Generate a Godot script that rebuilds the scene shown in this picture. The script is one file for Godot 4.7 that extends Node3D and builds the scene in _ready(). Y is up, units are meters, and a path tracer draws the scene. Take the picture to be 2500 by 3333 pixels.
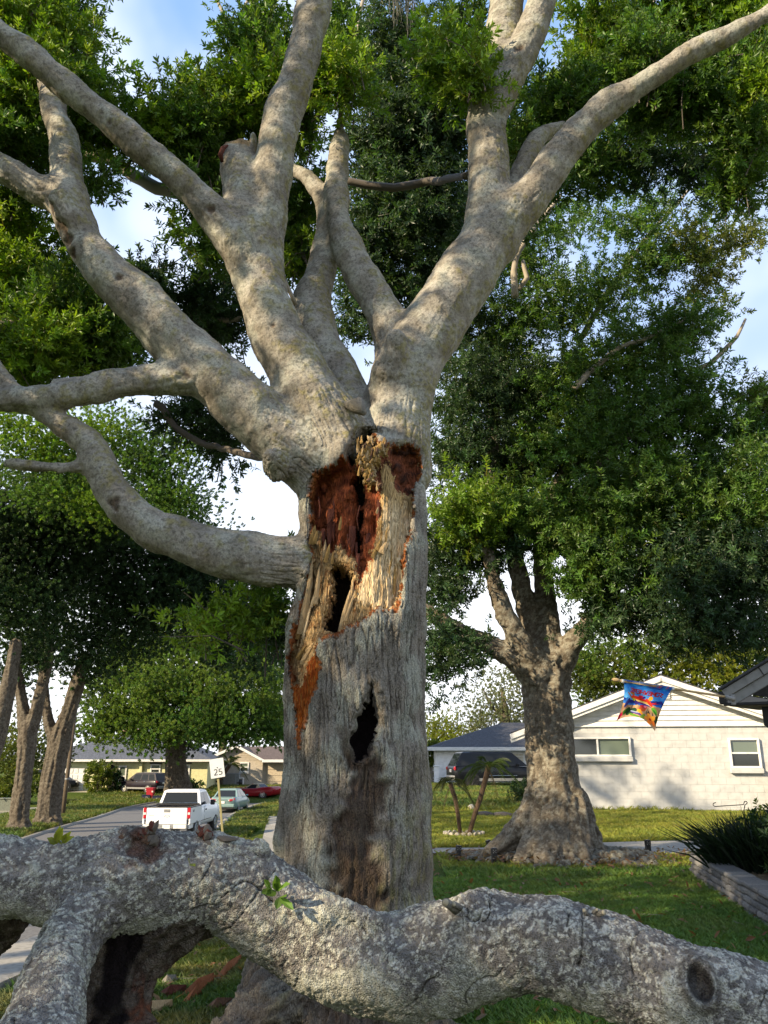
extends Node3D

# The camera stands at the origin of the plan, eye 1.75 m up, looking towards -z and 16.8 degrees up.
const EYE := 1.75
const PITCH := 0.293215
const LENS := 2640.0
const OVER := 1.5069          # the tree notes were taken on a smaller print of the photograph

var rng := RandomNumberGenerator.new()
var nz := FastNoiseLite.new()
var fb := FastNoiseLite.new()
var cell_noise := FastNoiseLite.new()
var cell_edge := FastNoiseLite.new()
var used := {}
var M := {}


# ------------------------------------------------------------------ surveying
func at(x: float, y: float, d: float) -> Vector3:
	var u := (x - 1250.0) / LENS
	var w := (1666.5 - y) / LENS
	var t := d / (cos(PITCH) - w * sin(PITCH))
	return Vector3(u * t, EYE + (w * cos(PITCH) + sin(PITCH)) * t, -d)


func depth_of(y: float, d: float) -> float:
	return d / (cos(PITCH) - (1666.5 - y) / LENS * sin(PITCH))


func op(x: float, y: float, d: float) -> Vector3:
	return at(x * OVER, y * OVER, d)


func opr(y: float, d: float, r: float) -> float:
	return r * OVER * depth_of(y * OVER, d) / LENS


func sm(a: float, b: float, x: float) -> float:
	return smoothstep(a, b, x)


func gh(x: float, z: float) -> float:
	var d := maxf(-z, 0.1)
	var u := x / maxf(d, 2.0)
	var left := 1.0 - sm(-0.14, 0.05, u)
	var h := left * (-1.6 * sm(9.0, 34.0, d) - 0.25 * sm(36.0, 60.0, d) + 0.75 * sm(71.0, 82.0, d))
	h += 0.18 * (1.0 - left) * sm(19.0, 25.0, d)
	return h


func ground_at(x: float, y: float) -> Vector3:
	var d := 2.0
	var last := at(x, y, d)
	while d < 200.0:
		var p := at(x, y, d)
		if p.y <= gh(p.x, p.z):
			break
		last = p
		d += maxf(0.1, d * 0.01)
	var lo := -last.z
	var hi := d
	for i in 20:
		var mid := (lo + hi) / 2.0
		var p := at(x, y, mid)
		if p.y <= gh(p.x, p.z):
			hi = mid
		else:
			lo = mid
	var e := at(x, y, hi)
	return Vector3(e.x, gh(e.x, e.z), e.z)


# ------------------------------------------------------------------ things, parts and meshes
func numbered(called: String) -> String:
	used[called] = used.get(called, 0) + 1
	return called if used[called] == 1 else "%s_%03d" % [called, used[called] - 1]


func tag(o: Node, label: String, category: String, group := "", kind := "") -> Node:
	if label: o.set_meta("label", label)
	if category: o.set_meta("category", category)
	if group: o.set_meta("group", group)
	if kind: o.set_meta("kind", kind)
	return o


func thing(called: String, label: String, category: String, where := Vector3.ZERO, turn := 0.0, group := "") -> Node3D:
	var o := Node3D.new()
	o.name = numbered(called)
	add_child(o, true)
	o.position = where
	o.rotation.y = turn
	tag(o, label, category, group)
	return o


func put(called: String, mesh: Mesh, m: Material, parent: Node = self) -> MeshInstance3D:
	var o := MeshInstance3D.new()
	if parent == self:
		o.name = numbered(called)
	else:
		var n := 0
		var nm := called
		while parent.has_node(NodePath(nm)):
			n += 1
			nm = "%s_%03d" % [called, n]
		o.name = nm
	o.mesh = mesh
	o.material_override = m
	parent.add_child(o, true)
	return o


func mb(smooth := false) -> SurfaceTool:
	var st := SurfaceTool.new()
	st.begin(Mesh.PRIMITIVE_TRIANGLES)
	st.set_smooth_group(0 if smooth else -1)
	return st


func done(st: SurfaceTool) -> ArrayMesh:
	st.generate_normals()
	return st.commit()


func obj(called: String, st: SurfaceTool, m: Material, parent: Node = self) -> MeshInstance3D:
	return put(called, done(st), m, parent)


func tri(st: SurfaceTool, a: Vector3, b: Vector3, c: Vector3) -> void:
	st.add_vertex(a)
	st.add_vertex(b)
	st.add_vertex(c)


func quad(st: SurfaceTool, a: Vector3, b: Vector3, c: Vector3, d: Vector3) -> void:
	tri(st, a, b, c)
	tri(st, a, c, d)


func uvquad(st: SurfaceTool, a: Vector3, b: Vector3, c: Vector3, d: Vector3) -> void:
	var p := [a, b, c, a, c, d]
	var t := [Vector2(0, 0), Vector2(1, 0), Vector2(1, 1), Vector2(0, 0), Vector2(1, 1), Vector2(0, 1)]
	for i in 6:
		st.set_uv(t[i])
		st.add_vertex(p[i])


# a box with its edges cut off by bevel b
func bx(st: SurfaceTool, c: Vector3, s: Vector3, b := 0.0, q := Basis.IDENTITY) -> void:
	var h := s / 2.0
	b = minf(b, minf(h.x, minf(h.y, h.z)) * 0.9)
	for ax in 3:
		var u := (ax + 1) % 3
		var w := (ax + 2) % 3
		for sg in [-1.0, 1.0]:
			var k: Array[Vector3] = []
			for e in [[-1, -1], [1, -1], [1, 1], [-1, 1]]:
				var p := Vector3.ZERO
				p[ax] = sg * h[ax]
				p[u] = e[0] * (h[u] - b)
				p[w] = e[1] * (h[w] - b)
				k.append(c + q * p)
			if sg > 0:
				quad(st, k[0], k[3], k[2], k[1])
			else:
				quad(st, k[0], k[1], k[2], k[3])
	if b <= 0.0:
		return
	for ax in 3:
		var u := (ax + 1) % 3
		var w := (ax + 2) % 3
		for su in [-1.0, 1.0]:
			for sw in [-1.0, 1.0]:
				var k: Array[Vector3] = []
				for e in [[-1, 0], [1, 0], [1, 1], [-1, 1]]:
					var p := Vector3.ZERO
					p[ax] = e[0] * (h[ax] - b)
					p[u] = su * (h[u] if e[1] == 0 else h[u] - b)
					p[w] = sw * (h[w] - b if e[1] == 0 else h[w])
					k.append(c + q * p)
				if su * sw > 0:
					quad(st, k[0], k[3], k[2], k[1])
				else:
					quad(st, k[0], k[1], k[2], k[3])
	for sx in [-1.0, 1.0]:
		for sy in [-1.0, 1.0]:
			for sz in [-1.0, 1.0]:
				var i := c + q * Vector3(sx * h.x, sy * (h.y - b), sz * (h.z - b))
				var j := c + q * Vector3(sx * (h.x - b), sy * h.y, sz * (h.z - b))
				var k := c + q * Vector3(sx * (h.x - b), sy * (h.y - b), sz * h.z)
				if sx * sy * sz > 0:
					tri(st, i, k, j)
				else:
					tri(st, i, j, k)


func tube(st: SurfaceTool, path: Array, radii: Array, sides := 8, capped := true) -> void:
	var rings := []
	var side := Vector3.ZERO
	for i in path.size():
		var fwd: Vector3 = (path[mini(i + 1, path.size() - 1)] - path[maxi(i - 1, 0)]).normalized()
		if i == 0:
			side = fwd.cross(Vector3.UP if absf(fwd.y) < 0.9 else Vector3.RIGHT).normalized()
		else:
			side = (side - fwd * side.dot(fwd)).normalized()
		var up := side.cross(fwd)
		var ring: Array[Vector3] = []
		for k in sides:
			var a := TAU * k / sides
			ring.append(path[i] + (side * cos(a) + up * sin(a)) * float(radii[i]))
		rings.append(ring)
	for i in rings.size() - 1:
		for k in sides:
			var l := (k + 1) % sides
			quad(st, rings[i][k], rings[i][l], rings[i + 1][l], rings[i + 1][k])
	if capped:
		for k in sides:
			var l := (k + 1) % sides
			tri(st, path[0], rings[0][l], rings[0][k])
			tri(st, path[-1], rings[-1][k], rings[-1][l])


func bar(st: SurfaceTool, a: Vector3, b: Vector3, r: float, sides := 8) -> void:
	tube(st, [a, b], [r, r], sides)


func linear(r: float, g: float, b: float) -> Color:
	return Color(r, g, b).linear_to_srgb()


func mat(called: String, c: Color, rough := 0.8, metal := 0.0) -> StandardMaterial3D:
	var m := StandardMaterial3D.new()
	m.resource_name = called
	m.albedo_color = c
	m.roughness = rough
	m.metallic = metal
	M[called] = m
	return m


func noise_tex(kind: int, freq: float, octaves: int, ramp: Array, seed_n: int, size := 512) -> NoiseTexture2D:
	var n := FastNoiseLite.new()
	n.seed = seed_n
	n.noise_type = kind
	n.frequency = freq
	n.fractal_type = FastNoiseLite.FRACTAL_FBM if octaves > 1 else FastNoiseLite.FRACTAL_NONE
	if octaves < 0:
		n.fractal_type = FastNoiseLite.FRACTAL_RIDGED
	n.fractal_octaves = absi(octaves)
	if kind == FastNoiseLite.TYPE_CELLULAR:
		n.cellular_return_type = FastNoiseLite.RETURN_CELL_VALUE
		n.domain_warp_enabled = true
		n.domain_warp_amplitude = 12.0
		n.domain_warp_frequency = 0.03
	var t := NoiseTexture2D.new()
	t.width = size
	t.height = size
	t.seamless = true
	t.seamless_blend_skirt = 0.12
	t.noise = n
	if ramp:
		var g := Gradient.new()
		var offs := PackedFloat32Array()
		var cols := PackedColorArray()
		for e in ramp:
			offs.append(e[0])
			cols.append(e[1])
		g.offsets = offs
		g.colors = cols
		t.color_ramp = g
	return t


func tri_scale(m: StandardMaterial3D, s: float, world := false) -> void:
	m.uv1_triplanar = true
	m.uv1_world_triplanar = world
	m.uv1_scale = Vector3.ONE * s
	m.uv1_triplanar_sharpness = 4.0


func grey(v: float) -> Color:
	return Color(v, v, v)


# ------------------------------------------------------------------ growing a skin round branches
func spline(list: Array, step: float, kind: int) -> Dictionary:
	# list: [position, radius] stations -> a smooth chain
	var P := PackedVector3Array()
	var R := PackedFloat32Array()
	for i in list.size() - 1:
		var a: Vector3 = list[maxi(i - 1, 0)][0]
		var b: Vector3 = list[i][0]
		var c: Vector3 = list[i + 1][0]
		var d: Vector3 = list[mini(i + 2, list.size() - 1)][0]
		var n := maxi(1, roundi(b.distance_to(c) / step))
		for k in n:
			var t := float(k) / n
			P.append(0.5 * (2.0 * b + (c - a) * t + (2.0 * a - 5.0 * b + 4.0 * c - d) * t * t + (3.0 * b - a - 3.0 * c + d) * t * t * t))
			R.append(lerpf(list[i][1], list[i + 1][1], t * t * (3.0 - 2.0 * t)))
	P.append(list[-1][0])
	R.append(list[-1][1])
	return {"p": P, "r": R, "kind": kind}


func chain(kind: int, step: float, list: Array) -> Dictionary:
	var s := []
	for e in list:
		s.append([op(e[0], e[1], e[2]), opr(e[1], e[2], e[3]) * (0.92 if kind == 1 and e[2] < 8.0 and e[2] > 5.0 else 1.0)])
	return spline(s, step, kind)


func skin(chains: Array, cell: float, k: float, carve_box: AABB, carve: Callable) -> Dictionary:
	var A := PackedVector3Array()
	var AX := PackedVector3Array()
	var U := PackedVector3Array()
	var V := PackedVector3Array()
	var S0 := PackedFloat32Array()
	var K := PackedInt32Array()
	var C := PackedInt32Array()
	var margin := maxf(2.3 * cell, 2.5 * k)
	var lo := Vector3.ONE * 1e9
	var hi := -lo
	for c in chains:
		for i in c.p.size():
			lo = lo.min(c.p[i] - Vector3.ONE * (c.r[i] + margin + cell * 2.0))
			hi = hi.max(c.p[i] + Vector3.ONE * (c.r[i] + margin + cell * 2.0))
	var nx := int((hi.x - lo.x) / cell) + 2
	var ny := int((hi.y - lo.y) / cell) + 2
	var nzc := int((hi.z - lo.z) / cell) + 2
	var sy := nx
	var sz := nx * ny
	var total := sz * nzc
	var S := PackedFloat32Array()
	S.resize(total)
	var CUR := PackedFloat32Array()
	CUR.resize(total)
	CUR.fill(1e9)
	var BD := PackedFloat32Array()
	BD.resize(total)
	BD.fill(1e9)
	var BI := PackedInt32Array()
	BI.resize(total)
	var cells := PackedInt32Array()
	var flag := PackedByteArray()
	flag.resize(total)
	for ci in chains.size():
		var c: Dictionary = chains[ci]
		var P: PackedVector3Array = c.p
		var R: PackedFloat32Array = c.r
		var touched := PackedInt32Array()
		var along := 0.0
		var u := Vector3.ZERO
		for i in P.size() - 1:
			var a := P[i]
			var b := P[i + 1]
			var ab := b - a
			var len2 := maxf(ab.length_squared(), 1e-9)
			var ax := ab / sqrt(len2)
			u = ax.cross(Vector3(0.1, 0.2, 1.0)).normalized() if i == 0 else (u - ax * u.dot(ax)).normalized()
			var seg := A.size()
			A.append(a)
			AX.append(ax)
			U.append(u)
			V.append(ax.cross(u))
			S0.append(along)
			K.append(c.kind)
			C.append(ci)
			along += sqrt(len2)
			var ra := R[i]
			var dr := R[i + 1] - ra
			var big := maxf(ra, ra + dr) + margin
			var x0 := int((minf(a.x, b.x) - big - lo.x) / cell)
			var x1 := int((maxf(a.x, b.x) + big - lo.x) / cell) + 1
			var y0 := int((minf(a.y, b.y) - big - lo.y) / cell)
			var y1 := int((maxf(a.y, b.y) + big - lo.y) / cell) + 1
			var z0 := int((minf(a.z, b.z) - big - lo.z) / cell)
			var z1 := int((maxf(a.z, b.z) + big - lo.z) / cell) + 1
			x0 = maxi(x0, 1); y0 = maxi(y0, 1); z0 = maxi(z0, 1)
			x1 = mini(x1, nx - 2); y1 = mini(y1, ny - 2); z1 = mini(z1, nzc - 2)
			for z in range(z0, z1 + 1):
				for y in range(y0, y1 + 1):
					var ap := Vector3(lo.x + x0 * cell, lo.y + y * cell, lo.z + z * cell) - a
					# reject rows that stay too far away
					var row := z * sz + y * sy
					for x in range(x0, x1 + 1):
						var t := clampf(ap.dot(ab) / len2, 0.0, 1.0)
						var d := (ap - ab * t).length() - ra - dr * t
						ap.x += cell
						if d < margin:
							var id := row + x
							var cu := CUR[id]
							if d < cu:
								if cu > 1e8:
									touched.append(id)
								CUR[id] = d
								if d < BD[id]:
									BD[id] = d
									BI[id] = seg
		for id in touched:
			S[id] += exp(-CUR[id] / k)
			CUR[id] = 1e9
			if flag[id] == 0:
				flag[id] = 1
				cells.append(id)
	for id in cells:
		var f := -k * log(S[id])
		CUR[id] = f
	var carving := carve_box.size.x > 0.0
	if carving:
		for id in cells:
			var p := Vector3(lo.x + (id % nx) * cell, lo.y + ((id / nx) % ny) * cell, lo.z + (id / sz) * cell)
			if carve_box.has_point(p):
				CUR[id] = carve.call(p, CUR[id])
	# surface nets
	var VI := BI.duplicate()
	VI.fill(-1)
	var verts := PackedVector3Array()
	var segs := PackedInt32Array()
	var home := PackedInt32Array()
	var off := PackedInt32Array([0, 1, sy, sy + 1, sz, sz + 1, sz + sy, sz + sy + 1])
	var corner: Array[Vector3] = [Vector3(0, 0, 0), Vector3(1, 0, 0), Vector3(0, 1, 0), Vector3(1, 1, 0), Vector3(0, 0, 1), Vector3(1, 0, 1), Vector3(0, 1, 1), Vector3(1, 1, 1)]
	var ea := PackedInt32Array([0, 2, 4, 6, 0, 1, 4, 5, 0, 1, 2, 3])
	var eb := PackedInt32Array([1, 3, 5, 7, 2, 3, 6, 7, 4, 5, 6, 7])
	var v8 := PackedFloat32Array()
	v8.resize(8)
	for id in cells:
		var neg := 0
		for q in 8:
			var f := CUR[id + off[q]]
			v8[q] = f
			if f < 0.0:
				neg += 1
		if neg == 0 or neg == 8:
			continue
		var sum := Vector3.ZERO
		var cnt := 0
		for e in 12:
			var fa := v8[ea[e]]
			var fc := v8[eb[e]]
			if (fa < 0.0) != (fc < 0.0):
				if fa > 1e8: fa = margin
				if fc > 1e8: fc = margin
				sum += corner[ea[e]].lerp(corner[eb[e]], fa / (fa - fc))
				cnt += 1
		VI[id] = verts.size()
		verts.append(Vector3(lo.x + (id % nx) * cell, lo.y + ((id / nx) % ny) * cell, lo.z + (id / sz) * cell) + sum / cnt * cell)
		segs.append(BI[id])
		home.append(id)
	var quads := PackedInt32Array()
	var steps := [[1, sy, sz], [sy, sz, 1], [sz, 1, sy]]
	for id in home:
		var f0 := CUR[id]
		for s in steps:
			var e: int = s[0]
			var p: int = s[1]
			var w: int = s[2]
			var f1 := CUR[id + e]
			if (f0 < 0.0) == (f1 < 0.0):
				continue
			var a := VI[id]
			var b := VI[id - p]
			var c := VI[id - p - w]
			var d := VI[id - w]
			if a < 0 or b < 0 or c < 0 or d < 0:
				continue
			if f0 < 0.0:
				quads.append_array([a, d, c, b])
			else:
				quads.append_array([a, b, c, d])
	return {"v": verts, "q": quads, "seg": segs, "A": A, "AX": AX, "U": U, "V": V, "S0": S0, "K": K, "C": C}


# only where the faces lie inside `box`, if one is given
func subdivide(g: Dictionary, box := AABB()) -> void:
	var v: PackedVector3Array = g.v
	var q: PackedInt32Array = g.q
	var seg: PackedInt32Array = g.seg
	var mids := {}
	var out := PackedInt32Array()
	var n := v.size()
	for i in range(0, q.size(), 4):
		var c := [q[i], q[i + 1], q[i + 2], q[i + 3]]
		if box.size.x > 0.0 and not box.has_point(v[c[0]]):
			out.append_array(c)
			continue
		var m := [0, 0, 0, 0]
		for k in 4:
			var a: int = c[k]
			var b: int = c[(k + 1) % 4]
			var key := mini(a, b) * n + maxi(a, b)
			var id: int = mids.get(key, -1)
			if id < 0:
				id = v.size()
				mids[key] = id
				v.append((v[a] + v[b]) * 0.5)
				seg.append(seg[a])
			m[k] = id
		var f := v.size()
		v.append((v[c[0]] + v[c[1]] + v[c[2]] + v[c[3]]) * 0.25)
		seg.append(seg[c[0]])
		out.append_array([c[0], m[0], f, m[3], m[0], c[1], m[1], f, f, m[1], c[2], m[2], m[3], f, m[2], c[3]])
	g.v = v
	g.q = out
	g.seg = seg


func normals_of(v: PackedVector3Array, q: PackedInt32Array) -> PackedVector3Array:
	var n := PackedVector3Array()
	n.resize(v.size())
	for i in range(0, q.size(), 4):
		var a := q[i]
		var b := q[i + 1]
		var c := q[i + 2]
		var d := q[i + 3]
		var f := (v[d] - v[b]).cross(v[c] - v[a])
		n[a] += f
		n[b] += f
		n[c] += f
		n[d] += f
	for i in n.size():
		n[i] = n[i].normalized()
	return n


func relax(g: Dictionary, times: int) -> void:
	# evens the net out without changing its shape much
	for t in times:
		var v: PackedVector3Array = g.v
		var q: PackedInt32Array = g.q
		var sum := PackedVector3Array()
		sum.resize(v.size())
		var cnt := PackedFloat32Array()
		cnt.resize(v.size())
		for i in range(0, q.size(), 4):
			for k in 4:
				var a := q[i + k]
				var b := q[i + (k + 1) % 4]
				sum[a] += v[b]
				sum[b] += v[a]
				cnt[a] += 1.0
				cnt[b] += 1.0
		for i in v.size():
			if cnt[i] > 0.0:
				v[i] = v[i].lerp(sum[i] / cnt[i], 0.5)
		g.v = v


# faces whose zone is in `want` become one mesh
func net_mesh(g: Dictionary, n: PackedVector3Array, col: PackedColorArray, zone: PackedByteArray, lo_zone: int, hi_zone: int) -> ArrayMesh:
	var v: PackedVector3Array = g.v
	var q: PackedInt32Array = g.q
	var remap := PackedInt32Array()
	remap.resize(v.size())
	remap.fill(-1)
	var vv := PackedVector3Array()
	var nn := PackedVector3Array()
	var cc := PackedColorArray()
	var ii := PackedInt32Array()
	for i in range(0, q.size(), 4):
		if zone:
			var z := zone[q[i]]
			if z < lo_zone or z > hi_zone:
				continue
		for k in 4:
			var a := q[i + k]
			if remap[a] < 0:
				remap[a] = vv.size()
				vv.append(v[a])
				nn.append(n[a])
				cc.append(col[a])
		var a := remap[q[i]]
		var b := remap[q[i + 1]]
		var c := remap[q[i + 2]]
		var d := remap[q[i + 3]]
		ii.append_array([a, b, c, a, c, d])
	var arr := []
	arr.resize(Mesh.ARRAY_MAX)
	arr[Mesh.ARRAY_VERTEX] = vv
	arr[Mesh.ARRAY_NORMAL] = nn
	arr[Mesh.ARRAY_COLOR] = cc
	arr[Mesh.ARRAY_INDEX] = ii
	var m := ArrayMesh.new()
	m.add_surface_from_arrays(Mesh.PRIMITIVE_TRIANGLES, arr)
	return m


func nothing(_p: Vector3, f: float) -> float:
	return f


# ------------------------------------------------------------------ the wound in the big oak
var wx0 := 0.0
var wy0 := 0.0
var wnx := 0
var wny := 0
var wdepth := PackedFloat32Array()
var wzone := PackedByteArray()
var hollow_line := PackedVector2Array()
const WSTEP := 0.009
const TRUNK_Z := -6.4


func patch(list: Array) -> PackedVector2Array:
	# outlines noted on an enlargement of the trunk
	var out := PackedVector2Array()
	for e in list:
		var p := op(597.3 + e[0] * 0.3451, 862.7 + e[1] * 0.3451, 5.95)
		out.append(Vector2(p.x, p.y))
	return out


func wound_map() -> void:
	var outline := patch([[570, 110], [604, 160], [640, 250], [720, 240], [850, 205], [900, 250], [925, 330], [915, 400], [880, 480], [865, 560], [870, 680], [850, 780], [820, 880], [802, 980], [800, 1100], [790, 1200], [755, 1335],
		[715, 1325], [640, 1320], [590, 1360], [520, 1410], [440, 1440], [380, 1490], [300, 1500], [245, 1550], [270, 1640], [275, 1720], [235, 1850], [190, 1980], [150, 2100], [118, 2220], [108, 2100], [98, 1950], [75, 1800], [50, 1680], [25, 1600],
		[60, 1530], [75, 1440], [110, 1350], [150, 1200], [185, 1050], [202, 980], [190, 880], [185, 820], [200, 740], [196, 600], [200, 520], [215, 440], [330, 405], [420, 345], [480, 260], [500, 150]])
	var zones := [
		[3, patch([[350, 1050], [400, 1035], [475, 1120], [462, 1190], [440, 1280], [380, 1455], [280, 1455], [320, 1350], [345, 1180]])],
		[3, patch([[480, 440], [535, 430], [545, 560], [520, 700], [525, 860], [495, 1000], [480, 900], [500, 700]])],
		[3, patch([[500, 130], [580, 100], [560, 200], [500, 330], [470, 420], [455, 330]])],
		[5, patch([[590, 150], [608, 230], [580, 290], [700, 255], [710, 330], [650, 350], [610, 420], [625, 520], [560, 515], [500, 440], [490, 320], [545, 250]])],
		[4, patch([[625, 400], [690, 385], [735, 430], [735, 520], [865, 520], [868, 690], [845, 800], [812, 920], [790, 1100], [770, 1210], [715, 1300], [620, 1300], [500, 1270], [505, 1180], [545, 1080], [600, 960], [650, 850], [660, 680], [650, 520]])],
		[1, patch([[205, 450], [330, 410], [430, 350], [480, 280], [520, 440], [620, 520], [645, 600], [625, 800], [610, 930], [560, 920], [500, 930], [480, 960], [430, 950], [385, 890], [330, 920], [280, 890], [260, 760], [215, 740], [200, 600]])],
		[2, patch([[600, 330], [720, 240], [850, 205], [900, 250], [905, 380], [870, 520], [740, 530], [690, 380], [640, 400], [650, 560], [620, 560], [610, 420]])],
		[1, patch([[500, 930], [560, 920], [600, 960], [540, 1080], [510, 1190], [490, 1150]])],
		[7, patch([[70, 1740], [140, 1800], [170, 1700], [240, 1560], [300, 1640], [290, 1730], [120, 2240], [80, 1950]])],
		[6, patch([[180, 880], [260, 880], [360, 960], [480, 1000], [500, 1300], [380, 1470], [245, 1560], [180, 1700], [140, 1800], [60, 1720], [20, 1600]])],
	]
	hollow_line = patch([[586, 1770], [604, 1795], [622, 1880], [650, 1975], [648, 2060], [612, 2160], [570, 2230], [510, 2250], [478, 2190], [486, 2080], [530, 1940], [572, 1840]])
	var lo := Vector2(1e9, 1e9)
	var hi := -lo
	for list in [outline, hollow_line]:
		for p in list:
			lo = lo.min(p)
			hi = hi.max(p)
	wx0 = lo.x - 0.08
	wy0 = lo.y - 0.08
	wnx = int((hi.x - lo.x + 0.16) / WSTEP) + 1
	wny = int((hi.y - lo.y + 0.16) / WSTEP) + 1
	wdepth.resize(wnx * wny)
	wzone.resize(wnx * wny)
	var deep := [0.0, 0.20, 0.15, 0.46, 0.085, 0.02, 0.11, 0.035, 0.02, 0.26]
	var ring := outline.duplicate()
	ring.append(outline[0])
	for j in wny:
		for i in wnx:
			var p := Vector2(wx0 + i * WSTEP, wy0 + j * WSTEP)
			var jit := Vector2(nz.get_noise_2d(p.x * 22.0, p.y * 6.0), nz.get_noise_2d(p.x * 22.0 + 40.0, p.y * 9.0) * 1.6) * 0.025
			var pj := p + jit * 0.5
			var id := j * wnx + i
			var zn := 0
			if Geometry2D.is_point_in_polygon(pj, outline):
				zn = 6
				var pz := p + jit
				for e in zones:
					if Geometry2D.is_point_in_polygon(pz, e[1]):
						zn = e[0]
						break
				if zn != 5:
					var near := 1.0
					for k in ring.size() - 1:
						near = minf(near, pj.distance_squared_to(Geometry2D.get_closest_point_to_segment(pj, ring[k], ring[k + 1])))
					var lim := 0.017 + 0.010 * nz.get_noise_2d(p.x * 9.0, p.y * 9.0)
					if p.x > 0.12: lim += 0.004
					if near < lim * lim and zn != 3:
						zn = 8
			elif Geometry2D.is_point_in_polygon(pj, hollow_line):
				zn = 9
			wzone[id] = zn
			var d: float = deep[zn]
			if zn == 4:
				d += 0.05 * sm(0.35, 0.0, p.x - wx0 - 0.45) + nz.get_noise_2d(p.x * 60.0, p.y * 2.2) * 0.012
			elif zn == 1 or zn == 2:
				d += nz.get_noise_2d(p.x * 14.0, p.y * 4.0) * 0.06 + nz.get_noise_2d(p.x * 34.0, p.y * 12.0) * 0.03
			elif zn == 6 or zn == 7:
				d += nz.get_noise_2d(p.x * 40.0, p.y * 5.0) * 0.025
			elif zn == 5:
				d += nz.get_noise_2d(p.x * 24.0, p.y * 24.0) * 0.035
			elif zn == 3:
				d += nz.get_noise_2d(p.x * 14.0, p.y * 8.0) * 0.08
			wdepth[id] = maxf(d, 0.0)
	wlip.resize(wnx * wny)
	var hl := hollow_line.duplicate()
	hl.append(hollow_line[0])
	for j in wny:
		for i in wnx:
			var p := Vector2(wx0 + i * WSTEP, wy0 + j * WSTEP)
			if wzone[j * wnx + i] == 0 and p.y < hi.y:
				var near := 1.0
				for k in hl.size() - 1:
					near = minf(near, p.distance_squared_to(Geometry2D.get_closest_point_to_segment(p, hl[k], hl[k + 1])))
				wlip[j * wnx + i] = sm(0.085, 0.015, sqrt(near))
	for pass_n in 2:
		var b := wdepth.duplicate()
		for j in range(1, wny - 1):
			for i in range(1, wnx - 1):
				var id := j * wnx + i
				wdepth[id] = (b[id] * 2.0 + b[id - 1] + b[id + 1] + b[id - wnx] + b[id + wnx]) / 6.0


func wound_at(x: float, y: float) -> int:
	var i := int((x - wx0) / WSTEP)
	var j := int((y - wy0) / WSTEP)
	if i < 0 or j < 0 or i >= wnx or j >= wny:
		return -1
	return j * wnx + i


var stub_top := Vector3.ZERO
var wlip := PackedFloat32Array()


func carve_trunk(p: Vector3, f: float) -> float:
	if p.y > stub_top.y - 0.3 and p.x > stub_top.x - 0.4 and p.x < stub_top.x + 0.12 and absf(p.z - stub_top.z) < 0.35:
		return maxf(f, p.y - stub_top.y - (p.x - stub_top.x) * 0.12 + 0.02 * nz.get_noise_2d(p.x * 20.0, p.z * 20.0))
	if p.z < TRUNK_Z - 0.05:
		return f
	var id := wound_at(p.x, p.y)
	if id < 0:
		return f
	return f + wdepth[id] * sm(TRUNK_Z - 0.05, TRUNK_Z + 0.12, p.z)


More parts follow.
